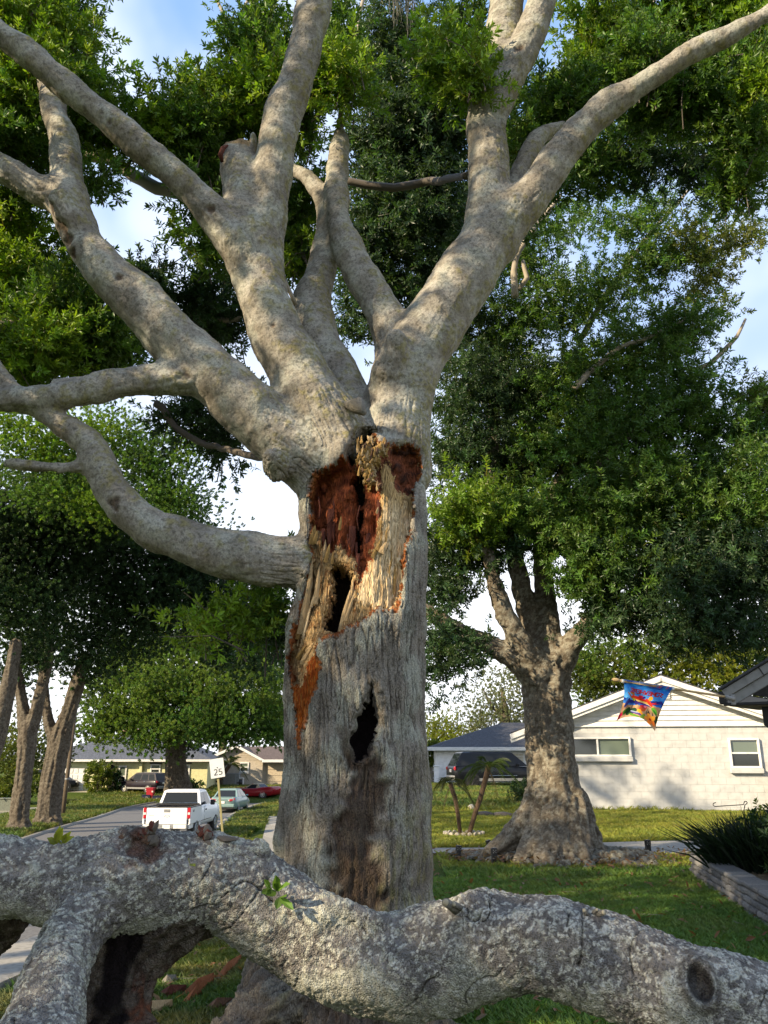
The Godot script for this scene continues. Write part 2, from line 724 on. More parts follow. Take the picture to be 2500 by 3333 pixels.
# ------------------------------------------------------------------ the big oak in the middle
func big_oak_limbs() -> Array:
	return [
		chain(0, 0.35, [[772, 2330, 6.4, 195], [768, 2150, 6.4, 176], [767, 1950, 6.4, 166], [767, 1800, 6.4, 163], [771, 1650, 6.4, 152], [766, 1500, 6.4, 150], [764, 1400, 6.4, 150], [778, 1300, 6.4, 139], [784, 1200, 6.4, 134], [778, 1100, 6.4, 134], [778, 1050, 6.4, 126]]),
		chain(0, 0.25, [[700, 2090, 6.2, 90], [590, 2180, 5.9, 66], [500, 2250, 5.7, 46], [380, 2300, 5.55, 30]]),
		chain(0, 0.25, [[850, 2080, 6.25, 100], [905, 2200, 5.95, 66], [990, 2300, 5.7, 40]]),
		chain(0, 0.25, [[760, 2120, 6.1, 100], [730, 2280, 5.7, 70], [690, 2380, 5.4, 45]]),
		chain(0, 0.25, [[640, 2000, 6.5, 80], [590, 2150, 6.5, 70], [520, 2260, 6.5, 60]]),
		chain(0, 0.25, [[880, 2000, 6.5, 80], [935, 2150, 6.5, 60], [1000, 2220, 6.6, 40]]),
		chain(0, 0.2, [[860, 1160, 6.45, 62], [868, 1120, 6.45, 50]]),
		chain(1, 0.2, [[720, 1215, 6.35, 75], [650, 1215, 6.3, 63], [560, 1207, 6.2, 60], [480, 1195, 6.15, 56], [400, 1170, 6.1, 51], [335, 1145, 6.05, 48], [272, 1102, 6.0, 46], [236, 1058, 5.98, 40], [215, 1000, 5.96, 37], [190, 955, 5.95, 33], [140, 920, 5.9, 26], [88, 893, 5.88, 22], [25, 840, 5.85, 20], [-10, 790, 5.8, 18], [-50, 740, 5.8, 16]]),
		chain(1, 0.2, [[212, 1002, 5.96, 24], [170, 1008, 5.95, 16], [130, 1010, 5.93, 14], [70, 1006, 5.9, 12], [15, 1000, 5.88, 9]]),
		chain(1, 0.2, [[745, 1060, 6.4, 90], [665, 985, 6.3, 80], [590, 930, 6.2, 72], [520, 868, 6.1, 70], [450, 800, 6.05, 66], [370, 725, 6.0, 62], [300, 650, 5.95, 58], [235, 592, 5.9, 52], [185, 530, 5.9, 47], [158, 470, 5.9, 43], [142, 412, 5.9, 42]]),
		chain(1, 0.2, [[150, 440, 5.9, 42], [142, 370, 5.95, 37], [138, 310, 6.0, 34], [120, 250, 6.05, 30], [100, 170, 6.2, 26]]),
		chain(1, 0.2, [[150, 425, 5.9, 38], [90, 412, 5.85, 35], [40, 380, 5.8, 33], [-50, 330, 5.75, 31]]),
		chain(1, 0.2, [[460, 815, 6.05, 46], [390, 814, 6.0, 39], [330, 817, 5.95, 36], [255, 826, 5.9, 36], [150, 852, 5.85, 33], [60, 862, 5.8, 28], [-60, 868, 5.8, 26]]),
		chain(1, 0.12, [[185, 835, 5.88, 13], [150, 818, 5.85, 12], [118, 820, 5.84, 9]]),
		chain(1, 0.2, [[745, 1010, 6.35, 98], [705, 925, 6.3, 86], [655, 830, 6.25, 72], [605, 735, 6.2, 64], [572, 650, 6.15, 60], [552, 575, 6.15, 58], [537, 510, 6.1, 56], [526, 440, 6.1, 46]]),
		chain(1, 0.2, [[532, 500, 6.1, 46], [520, 400, 6.1, 41], [515, 350, 6.1, 41], [514, 300, 6.1, 40]]),
		chain(1, 0.2, [[560, 570, 6.15, 50], [576, 470, 6.1, 45], [585, 400, 6.05, 44], [597, 320, 6.0, 45], [612, 250, 5.95, 44], [640, 170, 5.9, 42], [662, 90, 5.85, 40], [680, 0, 5.8, 40], [692, -70, 5.8, 40]]),
		chain(1, 0.2, [[545, 580, 6.1, 45], [505, 520, 6.0, 43], [465, 465, 5.95, 39], [420, 415, 5.9, 36], [360, 362, 5.8, 35], [290, 300, 5.7, 35], [210, 238, 5.6, 34], [120, 165, 5.5, 33], [50, 105, 5.4, 32], [-70, 35, 5.3, 31]]),
		chain(1, 0.2, [[770, 980, 6.6, 80], [748, 880, 6.7, 64], [715, 800, 6.8, 57], [678, 720, 6.85, 55], [670, 665, 6.9, 50], [690, 600, 6.95, 37], [703, 530, 7.0, 33], [706, 470, 7.0, 26], [690, 415, 7.05, 21], [665, 385, 7.1, 18], [635, 367, 7.15, 15], [600, 362, 7.2, 13]]),
		chain(1, 0.2, [[862, 770, 6.6, 58], [838, 690, 6.65, 46], [800, 630, 6.7, 42], [768, 565, 6.75, 38], [740, 510, 6.8, 34], [728, 450, 6.85, 29], [728, 390, 6.9, 28], [732, 335, 6.95, 25], [735, 310, 6.95, 20], [735, 280, 7.0, 10], [737, 200, 7.0, 8]]),
		chain(1, 0.2, [[845, 1010, 6.45, 95], [858, 900, 6.5, 80], [870, 820, 6.5, 79], [918, 730, 6.5, 74], [978, 640, 6.5, 71], [1030, 560, 6.5, 67], [1058, 500, 6.5, 60], [1060, 440, 6.5, 52]]),
		chain(1, 0.2, [[1060, 450, 6.5, 52], [1055, 380, 6.5, 47], [1052, 310, 6.5, 45], [1053, 240, 6.5, 44], [1068, 170, 6.5, 44], [1080, 110, 6.5, 42], [1090, 50, 6.5, 40], [1095, -50, 6.5, 40]]),
		chain(1, 0.2, [[1066, 240, 6.45, 38], [1098, 170, 6.4, 35], [1128, 115, 6.35, 34], [1155, 55, 6.3, 33], [1185, -40, 6.25, 32]]),
		chain(1, 0.2, [[1070, 520, 6.5, 55], [1110, 462, 6.45, 50], [1160, 405, 6.4, 45], [1205, 345, 6.35, 41], [1250, 285, 6.3, 39], [1310, 230, 6.2, 34], [1380, 185, 6.1, 29], [1450, 140, 6.0, 26], [1540, 90, 5.9, 24], [1640, 40, 5.8, 21], [1730, -5, 5.7, 19]]),
		chain(1, 0.15, [[1085, 460, 6.7, 22], [1112, 400, 6.75, 24], [1135, 350, 6.8, 24], [1158, 305, 6.85, 23], [1185, 283, 6.9, 17], [1216, 270, 6.95, 13]]),
		chain(1, 0.15, [[842, 800, 6.27, 44], [856, 735, 6.14, 24]]),
		chain(1, 0.12, [[150, 470, 5.75, 26], [128, 430, 5.7, 20]]),
		chain(1, 0.12, [[600, 1010, 6.1, 34], [592, 990, 5.95, 22]]),
	]


func mixc(a: Vector3, b: Vector3, t: float) -> Vector3:
	return a.lerp(b, clampf(t, 0.0, 1.0))


func build_big_oak() -> void:
	wound_map()
	stub_top = op(514, 322, 6.1)
	var g := skin(big_oak_limbs(), 0.035, 0.024, AABB(Vector3(-6, 0.5, -8), Vector3(12, 9, 4)), carve_trunk)
	relax(g, 1)
	subdivide(g)
	relax(g, 1)
	subdivide(g, AABB(Vector3(wx0 - 0.1, wy0 - 0.2, TRUNK_Z + 0.03), Vector3(wnx * WSTEP + 0.25, wny * WSTEP + 0.4, 1.2)))
	var v: PackedVector3Array = g.v
	var n := normals_of(v, g.q)
	var col := PackedColorArray()
	col.resize(v.size())
	var zone := PackedByteArray()
	zone.resize(v.size())
	var stain_a := op(790, 1570, 5.9)
	# old scars and sealed knots on the limbs: [place, radius]
	var scars := []
	for e in [[118, 425, 5.72, 0.07], [124, 455, 5.74, 0.06], [136, 490, 5.76, 0.06], [146, 520, 5.78, 0.05], [156, 548, 5.80, 0.04], [232, 262, 5.52, 0.035], [300, 318, 5.55, 0.03], [352, 366, 5.62, 0.035], [386, 388, 5.68, 0.02], [215, 238, 5.48, 0.03], [130, 178, 5.38, 0.03], [60, 112, 5.3, 0.03], [455, 450, 5.82, 0.03], [1120, 105, 6.2, 0.05], [1262, 300, 6.15, 0.03], [1290, 255, 6.1, 0.03], [1236, 372, 6.25, 0.025], [515, 620, 5.9, 0.03], [590, 700, 5.95, 0.02], [395, 812, 5.85, 0.05], [300, 835, 5.8, 0.04], [245, 1090, 5.85, 0.05], [255, 600, 5.75, 0.03], [1010, 615, 6.15, 0.03], [575, 420, 5.85, 0.05], [570, 455, 5.88, 0.04]]:
		scars.append([op(e[0], e[1], e[2]), e[3]])
	var knot_a := op(596, 990, 5.83)
	var knot_b := op(852, 738, 6.02)
	for i in v.size():
		var p := v[i]
		var nn := n[i]
		var s: int = g.seg[i]
		var ax: Vector3 = g.AX[s]
		var ap: Vector3 = p - g.A[s]
		var h := ap.dot(ax)
		var perp := ap - ax * h
		var q := Vector3(perp.dot(g.U[s]), g.S0[s] + h, perp.dot(g.V[s]))
		var kind: int = g.K[s]
		var zn := 0
		var lip := 0.0
		var inner := 0.0
		if p.z > TRUNK_Z + 0.02 and kind <= 1:
			var id := wound_at(p.x + nz.get_noise_2d(p.x * 50.0, p.y * 30.0) * 0.01, p.y + nz.get_noise_2d(p.x * 40.0, p.y * 12.0) * 0.02)
			if id >= 0:
				zn = wzone[id]
				lip = wlip[id]
				inner = wdepth[id]
		zone[i] = zn
		var c: Vector3
		var push := 0.0
		var fine := nz.get_noise_3d(p.x * 45.0, p.y * 45.0, p.z * 45.0)
		var mid := nz.get_noise_3d(p.x * 9.0, p.y * 9.0, p.z * 9.0)
		var large := nz.get_noise_3d(p.x * 2.3, p.y * 2.3, p.z * 2.3)
		if zn == 0 or zn == 9:
			var bark := kind == 0
			var trunkness := (1.0 - 0.6 * sm(3.2, 4.2, p.y)) if bark else maxf(0.22, clampf(1.0 - q.y / 1.4, 0.0, 1.0) * 0.75)
			# upright ridges on the trunk, cross wrinkles on the limbs
			var rid := absf(nz.get_noise_3d(q.x * 19.0, q.y * 1.5, q.z * 19.0))
			var rid2 := absf(nz.get_noise_3d(q.x * 38.0 + 7.0, q.y * 3.5, q.z * 38.0))
			var wr := nz.get_noise_3d(q.x * 5.0, q.y * 19.0, q.z * 5.0)
			var fis := sm(0.16, 0.0, rid) * trunkness
			push = -0.013 * fis + trunkness * (rid * 0.013 + rid2 * 0.009 - 0.004) + (1.0 - trunkness) * (wr * 0.0040 + fine * 0.0012) + mid * 0.006 + large * 0.022
			push += fine * 0.0015
			if bark:
				push += nz.get_noise_3d(q.x * 4.0, q.y * 0.7, q.z * 4.0) * 0.035
			var patchy := nz.get_noise_3d(p.x * 3.1 + 9.0, p.y * 3.1, p.z * 3.1)
			var speck := nz.get_noise_3d(p.x * 24.0, p.y * 24.0 + 5.0, p.z * 24.0)
			var c_dark := Vector3(0.185, 0.160, 0.128)
			var c_mid := Vector3(0.270, 0.244, 0.200)
			var c_pale := Vector3(0.415, 0.392, 0.340)
			var c_lich := Vector3(0.350, 0.358, 0.290)
			if bark:
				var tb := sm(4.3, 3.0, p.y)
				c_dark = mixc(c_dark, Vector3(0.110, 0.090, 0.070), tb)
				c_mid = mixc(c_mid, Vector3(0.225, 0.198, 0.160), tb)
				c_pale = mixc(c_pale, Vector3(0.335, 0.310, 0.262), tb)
			if bark:
				speck = nz.get_noise_3d(q.x * 30.0, q.y * 6.0, q.z * 30.0)
			var band := nz.get_noise_3d(q.x * 3.0, q.y * 8.0, q.z * 3.0)
			c = mixc(c_mid, c_pale, 0.5 + patchy * 0.75 + speck * 0.2 + (0.0 if bark else band * 0.55))
			c = mixc(c, c_lich, sm(0.0, 0.5, patchy + speck * 0.35 + (0.10 if bark else 0.0)) * (0.7 if bark else 0.5))
			c = mixc(c, c_dark, sm(0.15, 0.6, nz.get_noise_3d(p.x * 4.5, p.y * 4.5 + 30.0, p.z * 4.5) + fine * 0.35) * (0.5 if bark else 0.62))
			c = mixc(c, c_dark, fis * 0.75)
			c = mixc(c, c_dark, sm(0.07, 0.0, absf(wr) - fine * 0.02) * (1.0 - trunkness) * 0.30)
			# yellow-green algae down one side of the limbs and the trunk
			var alg := sm(0.35, 0.95, nn.x * 0.8 + nn.z * 0.25 + mid * 0.7 + large * 0.5) * sm(-0.2, 0.4, speck + 0.25)
			c = mixc(c, Vector3(0.235, 0.205, 0.060), alg * (0.62 if not bark else 0.6 * sm(2.2, 0.6, p.y)))
			if bark and p.z > TRUNK_Z:
				# the wet streak under the hollow
				var ctr := 0.03 + nz.get_noise_2d(p.y * 1.7, 3.0) * 0.10
				var wide := 0.10 + 0.13 * sm(2.2, 0.4, p.y)
				var wet := sm(1.15, 0.6, absf(p.x + 0.185 - ctr + (2.1 - p.y) * 0.03) / wide + mid * 0.35) * sm(stain_a.y + 0.12, stain_a.y - 0.25, p.y)
				c = mixc(c, Vector3(0.072, 0.048, 0.033), wet * 0.92)
				push -= wet * 0.035
				push += wet * 0.012 * nz.get_noise_3d(q.x * 40.0, q.y * 4.0, q.z * 40.0)
			if bark:
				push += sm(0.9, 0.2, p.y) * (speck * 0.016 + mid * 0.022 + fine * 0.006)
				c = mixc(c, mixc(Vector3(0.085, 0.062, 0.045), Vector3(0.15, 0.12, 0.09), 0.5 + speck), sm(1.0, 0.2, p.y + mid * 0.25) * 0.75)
			var kn := maxf(sm(0.075, 0.03, p.distance_to(knot_a) + mid * 0.02), sm(0.07, 0.03, p.distance_to(knot_b) + mid * 0.02))
			c = mixc(c, Vector3(0.055, 0.035, 0.025), kn * 0.85)
			push -= kn * 0.03
			if not bark:
				for e in scars:
					var ds := p.distance_squared_to(e[0])
					var r1: float = e[1] * 2.4
					if ds < r1 * r1:
						var w := sm(1.25, 0.7, sqrt(ds) / float(e[1]) + mid * 0.7)
						c = mixc(c, mixc(Vector3(0.115, 0.070, 0.045), Vector3(0.055, 0.038, 0.028), 0.5 + fine), w * 0.8)
						push += sm(0.6, 0.0, absf(sqrt(ds) / float(e[1]) - 1.5)) * 0.006 - w * 0.012 + w * fine * 0.008
			push += lip * (0.014 + 0.012 * mid)
			if p.y > stub_top.y - 0.05 and p.x < stub_top.x + 0.13 and absf(p.x - stub_top.x) < 0.3 and absf(p.z - stub_top.z) < 0.3:
				c = mixc(Vector3(0.34, 0.25, 0.14), Vector3(0.16, 0.10, 0.06), 0.4 + mid + sin((p - stub_top).length() * 160.0) * 0.3)
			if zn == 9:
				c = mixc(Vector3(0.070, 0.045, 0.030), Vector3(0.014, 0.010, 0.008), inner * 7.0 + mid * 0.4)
		else:
			var strand := nz.get_noise_2d(p.x * 70.0 + p.z * 40.0, p.y * 4.0)
			var strand2 := nz.get_noise_2d(p.x * 150.0 + p.z * 90.0, p.y * 9.0)
			match zn:
				1:
					c = mixc(Vector3(0.400, 0.110, 0.045), Vector3(0.135, 0.034, 0.017), 0.38 + mid * 0.9 + strand * 0.5)
					c = mixc(c, Vector3(0.30, 0.11, 0.04), sm(0.35, 0.7, strand + strand2 * 0.6) * 0.35)
					push = strand * 0.009 + strand2 * 0.004 + mid * 0.012
				2:
					c = mixc(Vector3(0.290, 0.095, 0.048), Vector3(0.070, 0.032, 0.024), 0.42 + mid * 1.2 + fine * 0.5)
					push = fine * 0.008 + mid * 0.02
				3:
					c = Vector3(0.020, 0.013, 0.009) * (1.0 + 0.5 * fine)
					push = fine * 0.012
				4:
					var wide := nz.get_noise_2d(p.x * 24.0 + p.z * 12.0, p.y * 0.9)
					c = mixc(Vector3(0.74, 0.565, 0.335), Vector3(0.56, 0.355, 0.155), 0.30 + wide * 1.3 + strand2 * 0.25)
					c = mixc(c, Vector3(0.80, 0.66, 0.44), sm(0.25, 0.45, wide + strand * 0.3) * 0.7)
					var top := op(840, 1095, 5.95).y
					c = mixc(c, Vector3(0.42, 0.27, 0.10), sm(top - 0.02, top + 0.14, p.y) * 0.8)
					var split := absf(nz.get_noise_2d(p.x * 34.0 + p.z * 20.0 + 9.0, p.y * 1.4))
					var cut := sm(0.075, 0.0, split) * sm(-0.1, 0.25, nz.get_noise_2d(p.x * 7.0, p.y * 2.2 + 4.0))
					c = mixc(c, Vector3(0.165, 0.075, 0.028), cut * 0.85)
					c = mixc(c, Vector3(0.36, 0.17, 0.06), sm(0.14, 0.02, p.x - wx0 - 0.42 + mid * 0.12) * 0.35)
					push = strand * 0.006 + strand2 * 0.004 + wide * 0.006 - cut * 0.014
				5:
					c = mixc(Vector3(0.54, 0.36, 0.12), Vector3(0.20, 0.085, 0.022), 0.30 + fine * 0.9 + mid * 0.6)
					c = mixc(c, Vector3(0.62, 0.52, 0.33), sm(0.3, 0.6, fine + mid * 0.4) * 0.7)
					push = fine * 0.022 + mid * 0.02
				6:
					c = mixc(Vector3(0.56, 0.37, 0.17), Vector3(0.27, 0.125, 0.045), 0.42 + mid * 0.8 + strand * 0.9)
					var sp6 := sm(0.06, 0.0, absf(nz.get_noise_2d(p.x * 40.0 + p.z * 26.0, p.y * 2.4)))
					c = mixc(c, Vector3(0.13, 0.055, 0.022), sp6 * 0.7)
					c = mixc(c, Vector3(0.63, 0.47, 0.25), sm(0.1, 0.5, strand) * 0.6)
					push = strand * 0.014 + strand2 * 0.007 + fine * 0.005 - sp6 * 0.014
				7:
					c = mixc(Vector3(0.40, 0.095, 0.012), Vector3(0.25, 0.045, 0.010), 0.4 + strand * 1.0)
					c = mixc(c, Vector3(0.50, 0.22, 0.05), sm(0.15, 0.5, strand2 + strand * 0.5) * 0.6)
					push = strand * 0.008
				8:
					c = mixc(Vector3(0.38, 0.135, 0.045), Vector3(0.20, 0.065, 0.022), 0.4 + mid + fine * 0.6)
					push = fine * 0.008 + 0.006
		col[i] = Color(c.x, c.y, c.z)
		v[i] = p + nn * push
	g.v = v
	n = normals_of(v, g.q)
	var t := thing("oak_tree", "huge pale barked oak in the middle with a torn open trunk", "tree")
	t.position = Vector3.ZERO
	# bark faces and torn wood faces are two parts
	var bark_zone := zone.duplicate()
	for i in bark_zone.size():
		if bark_zone[i] == 9:
			bark_zone[i] = 0
		if bark_zone[i] == 0 and (g.K[g.seg[i]] == 1 or v[i].y > 3.75):
			bark_zone[i] = 10
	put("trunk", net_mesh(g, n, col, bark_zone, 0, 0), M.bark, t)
	put("limbs", net_mesh(g, n, col, bark_zone, 10, 10), M.smooth_bark, t)
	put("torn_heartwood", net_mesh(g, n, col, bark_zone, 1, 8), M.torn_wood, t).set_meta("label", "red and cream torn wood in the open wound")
	oak = t


var oak: Node3D


# ------------------------------------------------------------------ the limb that fell across the foreground
var limb: Node3D
var limb_hollow := PackedVector2Array()


func carve_limb(p: Vector3, f: float) -> float:
	# the black hollow in the torn butt under the limb
	var a := op(272, 2050, 3.56)
	var b := op(236, 2215, 3.44)
	var t := clampf((p - a).dot(b - a) / (b - a).length_squared(), 0.0, 1.0)
	var d := (p - a.lerp(b, t)).length() - lerpf(0.07, 0.10, t)
	var c := op(5, 1990, 3.3)
	d = minf(d, (p - c).length() - 0.10)
	return maxf(f, -d)


func build_fallen_limb() -> void:
	var chains := [
		chain(0, 0.12, [[-140, 1900, 3.5, 88], [-40, 1892, 3.55, 80], [60, 1898, 3.6, 80], [160, 1910, 3.62, 86], [230, 1908, 3.65, 94], [310, 1898, 3.7, 100], [400, 1896, 3.75, 90], [480, 1902, 3.78, 88], [560, 1945, 3.8, 96], [640, 2010, 3.8, 98], [720, 2055, 3.78, 98], [800, 2085, 3.75, 99], [880, 2088, 3.72, 104], [960, 2066, 3.68, 110], [1050, 2040, 3.62, 102], [1150, 2042, 3.56, 97], [1270, 2068, 3.48, 97], [1400, 2116, 3.4, 103], [1520, 2162, 3.32, 108], [1660, 2205, 3.25, 114], [1820, 2250, 3.15, 118]]),
		chain(1, 0.12, [[240, 1905, 3.6, 88], [195, 1965, 3.5, 72], [158, 2025, 3.42, 63], [128, 2095, 3.3, 64], [105, 2170, 3.15, 76], [75, 2270, 2.95, 92]]),
		chain(2, 0.14, [[385, 1950, 3.8, 88], [330, 2020, 3.8, 74], [285, 2090, 3.75, 62], [262, 2180, 3.7, 66], [250, 2290, 3.6, 80]]),
		chain(2, 0.14, [[240, 1980, 3.75, 70], [222, 2080, 3.7, 60], [210, 2230, 3.6, 70]]),
		chain(2, 0.14, [[20, 1930, 3.75, 60], [0, 2000, 3.8, 50], [-40, 2040, 3.85, 40]]),
		chain(3, 0.05, [[270, 1825, 3.62, 22], [286, 1806, 3.6, 15], [296, 1800, 3.58, 10]]),
		chain(3, 0.05, [[330, 1830, 3.68, 20], [345, 1808, 3.68, 12]]),
		chain(3, 0.05, [[425, 1822, 3.76, 18], [445, 1808, 3.76, 12], [460, 1812, 3.76, 10]]),
		chain(0, 0.05, [[545, 1850, 3.74, 34], [560, 1838, 3.74, 22]]),
		chain(0, 0.05, [[700, 1970, 3.66, 22], [735, 1962, 3.66, 17], [790, 1980, 3.64, 16], [835, 1995, 3.64, 10]]),
		chain(0, 0.05, [[1000, 1975, 3.55, 26], [1040, 1955, 3.54, 20]]),
	]
	var g := skin(chains, 0.022, 0.02, AABB(Vector3(-3, -1, -4.5), Vector3(6, 4, 3)), carve_limb)
	relax(g, 1)
	subdivide(g)
	relax(g, 1)
	subdivide(g)
	var v: PackedVector3Array = g.v
	var n := normals_of(v, g.q)
	var col := PackedColorArray()
	col.resize(v.size())
	var knot := op(1530, 2140, 3.10)
	var slot_a := op(272, 2050, 3.56)
	var slot_b := op(236, 2215, 3.44)
	var red_a := op(315, 1815, 3.55)
	var red_b := op(85, 1850, 3.3)
	for i in v.size():
		var p := v[i]
		var nn := n[i]
		var s: int = g.seg[i]
		var ax: Vector3 = g.AX[s]
		var ap: Vector3 = p - g.A[s]
		var h := ap.dot(ax)
		var perp := ap - ax * h
		var q := Vector3(perp.dot(g.U[s]), g.S0[s] + h, perp.dot(g.V[s]))
		var kind: int = g.K[s]
		var fine := nz.get_noise_3d(p.x * 60.0, p.y * 60.0, p.z * 60.0)
		var mid := nz.get_noise_3d(p.x * 14.0, p.y * 14.0, p.z * 14.0)
		var large := nz.get_noise_3d(p.x * 3.6, p.y * 3.6, p.z * 3.6)
		var w := Vector3(p.x + fine * 0.006 + mid * 0.012, p.y + mid * 0.012, p.z - fine * 0.006)
		var flake := cell_noise.get_noise_3d(w.x * 56.0, w.y * 56.0, w.z * 56.0)
		var big_flake := cell_noise.get_noise_3d(w.x * 21.0 + 7.0, w.y * 21.0, w.z * 21.0)
		var edge := cell_edge.get_noise_3d(w.x * 56.0, w.y * 56.0, w.z * 56.0)
		var cover := large * 0.45 + mid * 0.15
		var right := sm(-0.4, 0.6, p.x)
		var c := mixc(Vector3(0.265, 0.245, 0.220), Vector3(0.165, 0.150, 0.135), 0.5 + mid)
		c = mixc(c, Vector3(0.150, 0.138, 0.130), right * 0.6 * sm(-0.3, 0.4, nz.get_noise_3d(p.x * 5.0, p.y * 5.0, p.z * 5.0)))
		var gap := sm(0.05, 0.24, edge + 1.0)
		var on := sm(0.0, 0.12, flake * 0.95 + cover * 0.9 + 0.12) * gap
		var on2 := sm(0.40, 0.48, big_flake * 0.7 + cover * 0.9 - 0.08) * 0.9
		var lich := mixc(Vector3(0.47, 0.47, 0.37), Vector3(0.67, 0.65, 0.56), clampf(0.2 + right * 0.5 + flake * 0.6, 0.0, 1.0))
		if kind == 2:
			on *= 0.12
			on2 *= 0.1
			c = mixc(Vector3(0.068, 0.052, 0.040), Vector3(0.125, 0.098, 0.075), 0.4 + mid + nz.get_noise_3d(q.x * 20.0, q.y * 4.0, q.z * 20.0) * 0.7)
		c = mixc(c, lich, maxf(on, on2) * (0.80 + fine * 0.25))
		# smooth grey-green growth low on the near side
		var smooth_g := sm(0.05, 0.55, large * 0.8 - nn.y * 0.7 + nz.get_noise_3d(p.x * 2.0 + 4.0, p.y * 2.0, p.z * 2.0) * 0.6)
		if kind < 2:
			c = mixc(c, Vector3(0.43, 0.43, 0.35) * (1.0 + 0.25 * mid), smooth_g * 0.55)
		var push := large * 0.020 + mid * 0.005 + (on * 0.0016 + on2 * 0.0008) * (1.0 - smooth_g * 0.6) + fine * 0.0014
		push += (absf(nz.get_noise_3d(q.x * 16.0, q.y * 26.0, q.z * 16.0)) - 0.3) * 0.009
		if kind == 2:
			c = mixc(c, mixc(Vector3(0.20, 0.062, 0.026), Vector3(0.10, 0.035, 0.018), 0.5 + mid), sm(0.1, 0.5, nn.x + mid * 0.6) * sm(0.95, 0.60, p.y + mid * 0.15) * 0.9)
			push += nz.get_noise_3d(q.x * 18.0, q.y * 4.0, q.z * 18.0) * 0.02
			var st := clampf((p - slot_a).dot(slot_b - slot_a) / (slot_b - slot_a).length_squared(), 0.0, 1.0)
			c = mixc(c, Vector3(0.012, 0.009, 0.008), sm(0.125, 0.095, (p - slot_a.lerp(slot_b, st)).length() + mid * 0.015))
		# cracks
		var crack := sm(0.030, 0.006, absf(nz.get_noise_3d(q.x * 3.0, q.y * 5.0 + 20.0, q.z * 3.0))) * sm(0.15, 0.3, nz.get_noise_3d(p.x * 2.5, p.y * 2.5 + 8.0, p.z * 2.5))
		push -= crack * 0.012
		c = mixc(c, Vector3(0.022, 0.018, 0.015), crack * 0.8)
		# torn patches and the knot
		var ra := sm(0.13, 0.05, p.distance_to(red_a) + mid * 0.04)
		ra = maxf(ra, sm(0.05, 0.02, p.distance_to(red_b) + mid * 0.04))
		if kind == 3: ra = maxf(ra, 0.6)
		c = mixc(c, mixc(Vector3(0.145, 0.075, 0.052), Vector3(0.055, 0.034, 0.026), 0.5 + mid), ra * 0.9)
		push -= ra * (0.014 if kind != 3 else -0.004) + ra * fine * 0.010
		var dk := Vector2(p.x - knot.x, (p.y - knot.y) * 0.8).length()
		if p.z > knot.z - 0.2 and dk < 0.10:
			push += sm(0.03, 0.0, absf(dk - 0.048)) * 0.014 - sm(0.042, 0.028, dk) * 0.035
			c = mixc(c, Vector3(0.045, 0.038, 0.035), sm(0.045, 0.036, dk) * 0.9)
			c = mixc(c, Vector3(0.12, 0.105, 0.09), sm(0.02, 0.0, absf(dk - 0.055)) * 0.7)
		col[i] = Color(c.x, c.y, c.z)
		v[i] = p + nn * push
	g.v = v
	n = normals_of(v, g.q)
	limb = thing("fallen_limb", "thick lichen crusted grey limb lying across the whole foreground", "fallen limb")
	put("bark", net_mesh(g, n, col, PackedByteArray(), 0, 0), M.limb_bark, limb)


# ------------------------------------------------------------------ foliage
func leaf(st: SurfaceTool, b: Vector3, dir: Vector3, up: Vector3, length: float, width: float, c: Color) -> void:
	var side := dir.cross(up).normalized()
	var nrm := side.cross(dir).normalized()
	var m := b + dir * length * 0.5 - nrm * width * 0.16
	var tip := b + dir * length - nrm * length * 0.10
	var l1 := b + dir * length * 0.30 - side * width * 0.44
	var l2 := b + dir * length * 0.68 - side * width * 0.46
	var r1 := b + dir * length * 0.30 + side * width * 0.44
	var r2 := b + dir * length * 0.68 + side * width * 0.46
	st.set_color(c)
	for t in [[b, l1, m], [l1, l2, m], [l2, tip, m], [b, m, r1], [r1, m, r2], [r2, m, tip]]:
		tri(st, t[0], t[1], t[2])


func sprig_mesh(seed_n: int, leaves: int, stem: float, llen: float, lwid: float, spread: float) -> ArrayMesh:
	var r := RandomNumberGenerator.new()
	r.seed = seed_n
	var st := mb()
	var bend := Vector3(r.randf_range(-0.2, 0.2), 0, r.randf_range(-0.2, 0.2))
	st.set_color(Color(1.0, 0.62, 0.45))
	var path := []
	var rad := []
	for i in 4:
		var t := i / 3.0
		path.append(Vector3(0, stem * t, 0) + bend * stem * t * t)
		rad.append(lerpf(0.0035, 0.0015, t) * (llen / 0.07))
	tube(st, path, rad, 3, false)
	for i in leaves:
		var t := lerpf(0.12, 1.0, sqrt(float(i) / leaves))
		var p := Vector3(0, stem * t, 0) + bend * stem * t * t
		var a := i * 2.4 + r.randf_range(-0.5, 0.5)
		var lift := lerpf(0.15, 0.95, t * t) + r.randf_range(-0.35, 0.35)
		var d := Vector3(cos(a) * cos(lift), sin(lift), sin(a) * cos(lift)).normalized()
		var up := (Vector3.UP + Vector3(r.randf_range(-1, 1), 0, r.randf_range(-1, 1)) * spread).normalized()
		if absf(d.dot(up)) > 0.93:
			up = d.cross(Vector3.RIGHT).normalized()
		var k := r.randf_range(0.75, 1.15)
		var shade := r.randf_range(0.78, 1.1)
		leaf(st, p, d, up, llen * k, lwid * k, Color(shade, shade, shade * r.randf_range(0.8, 1.1)))
	return done(st)


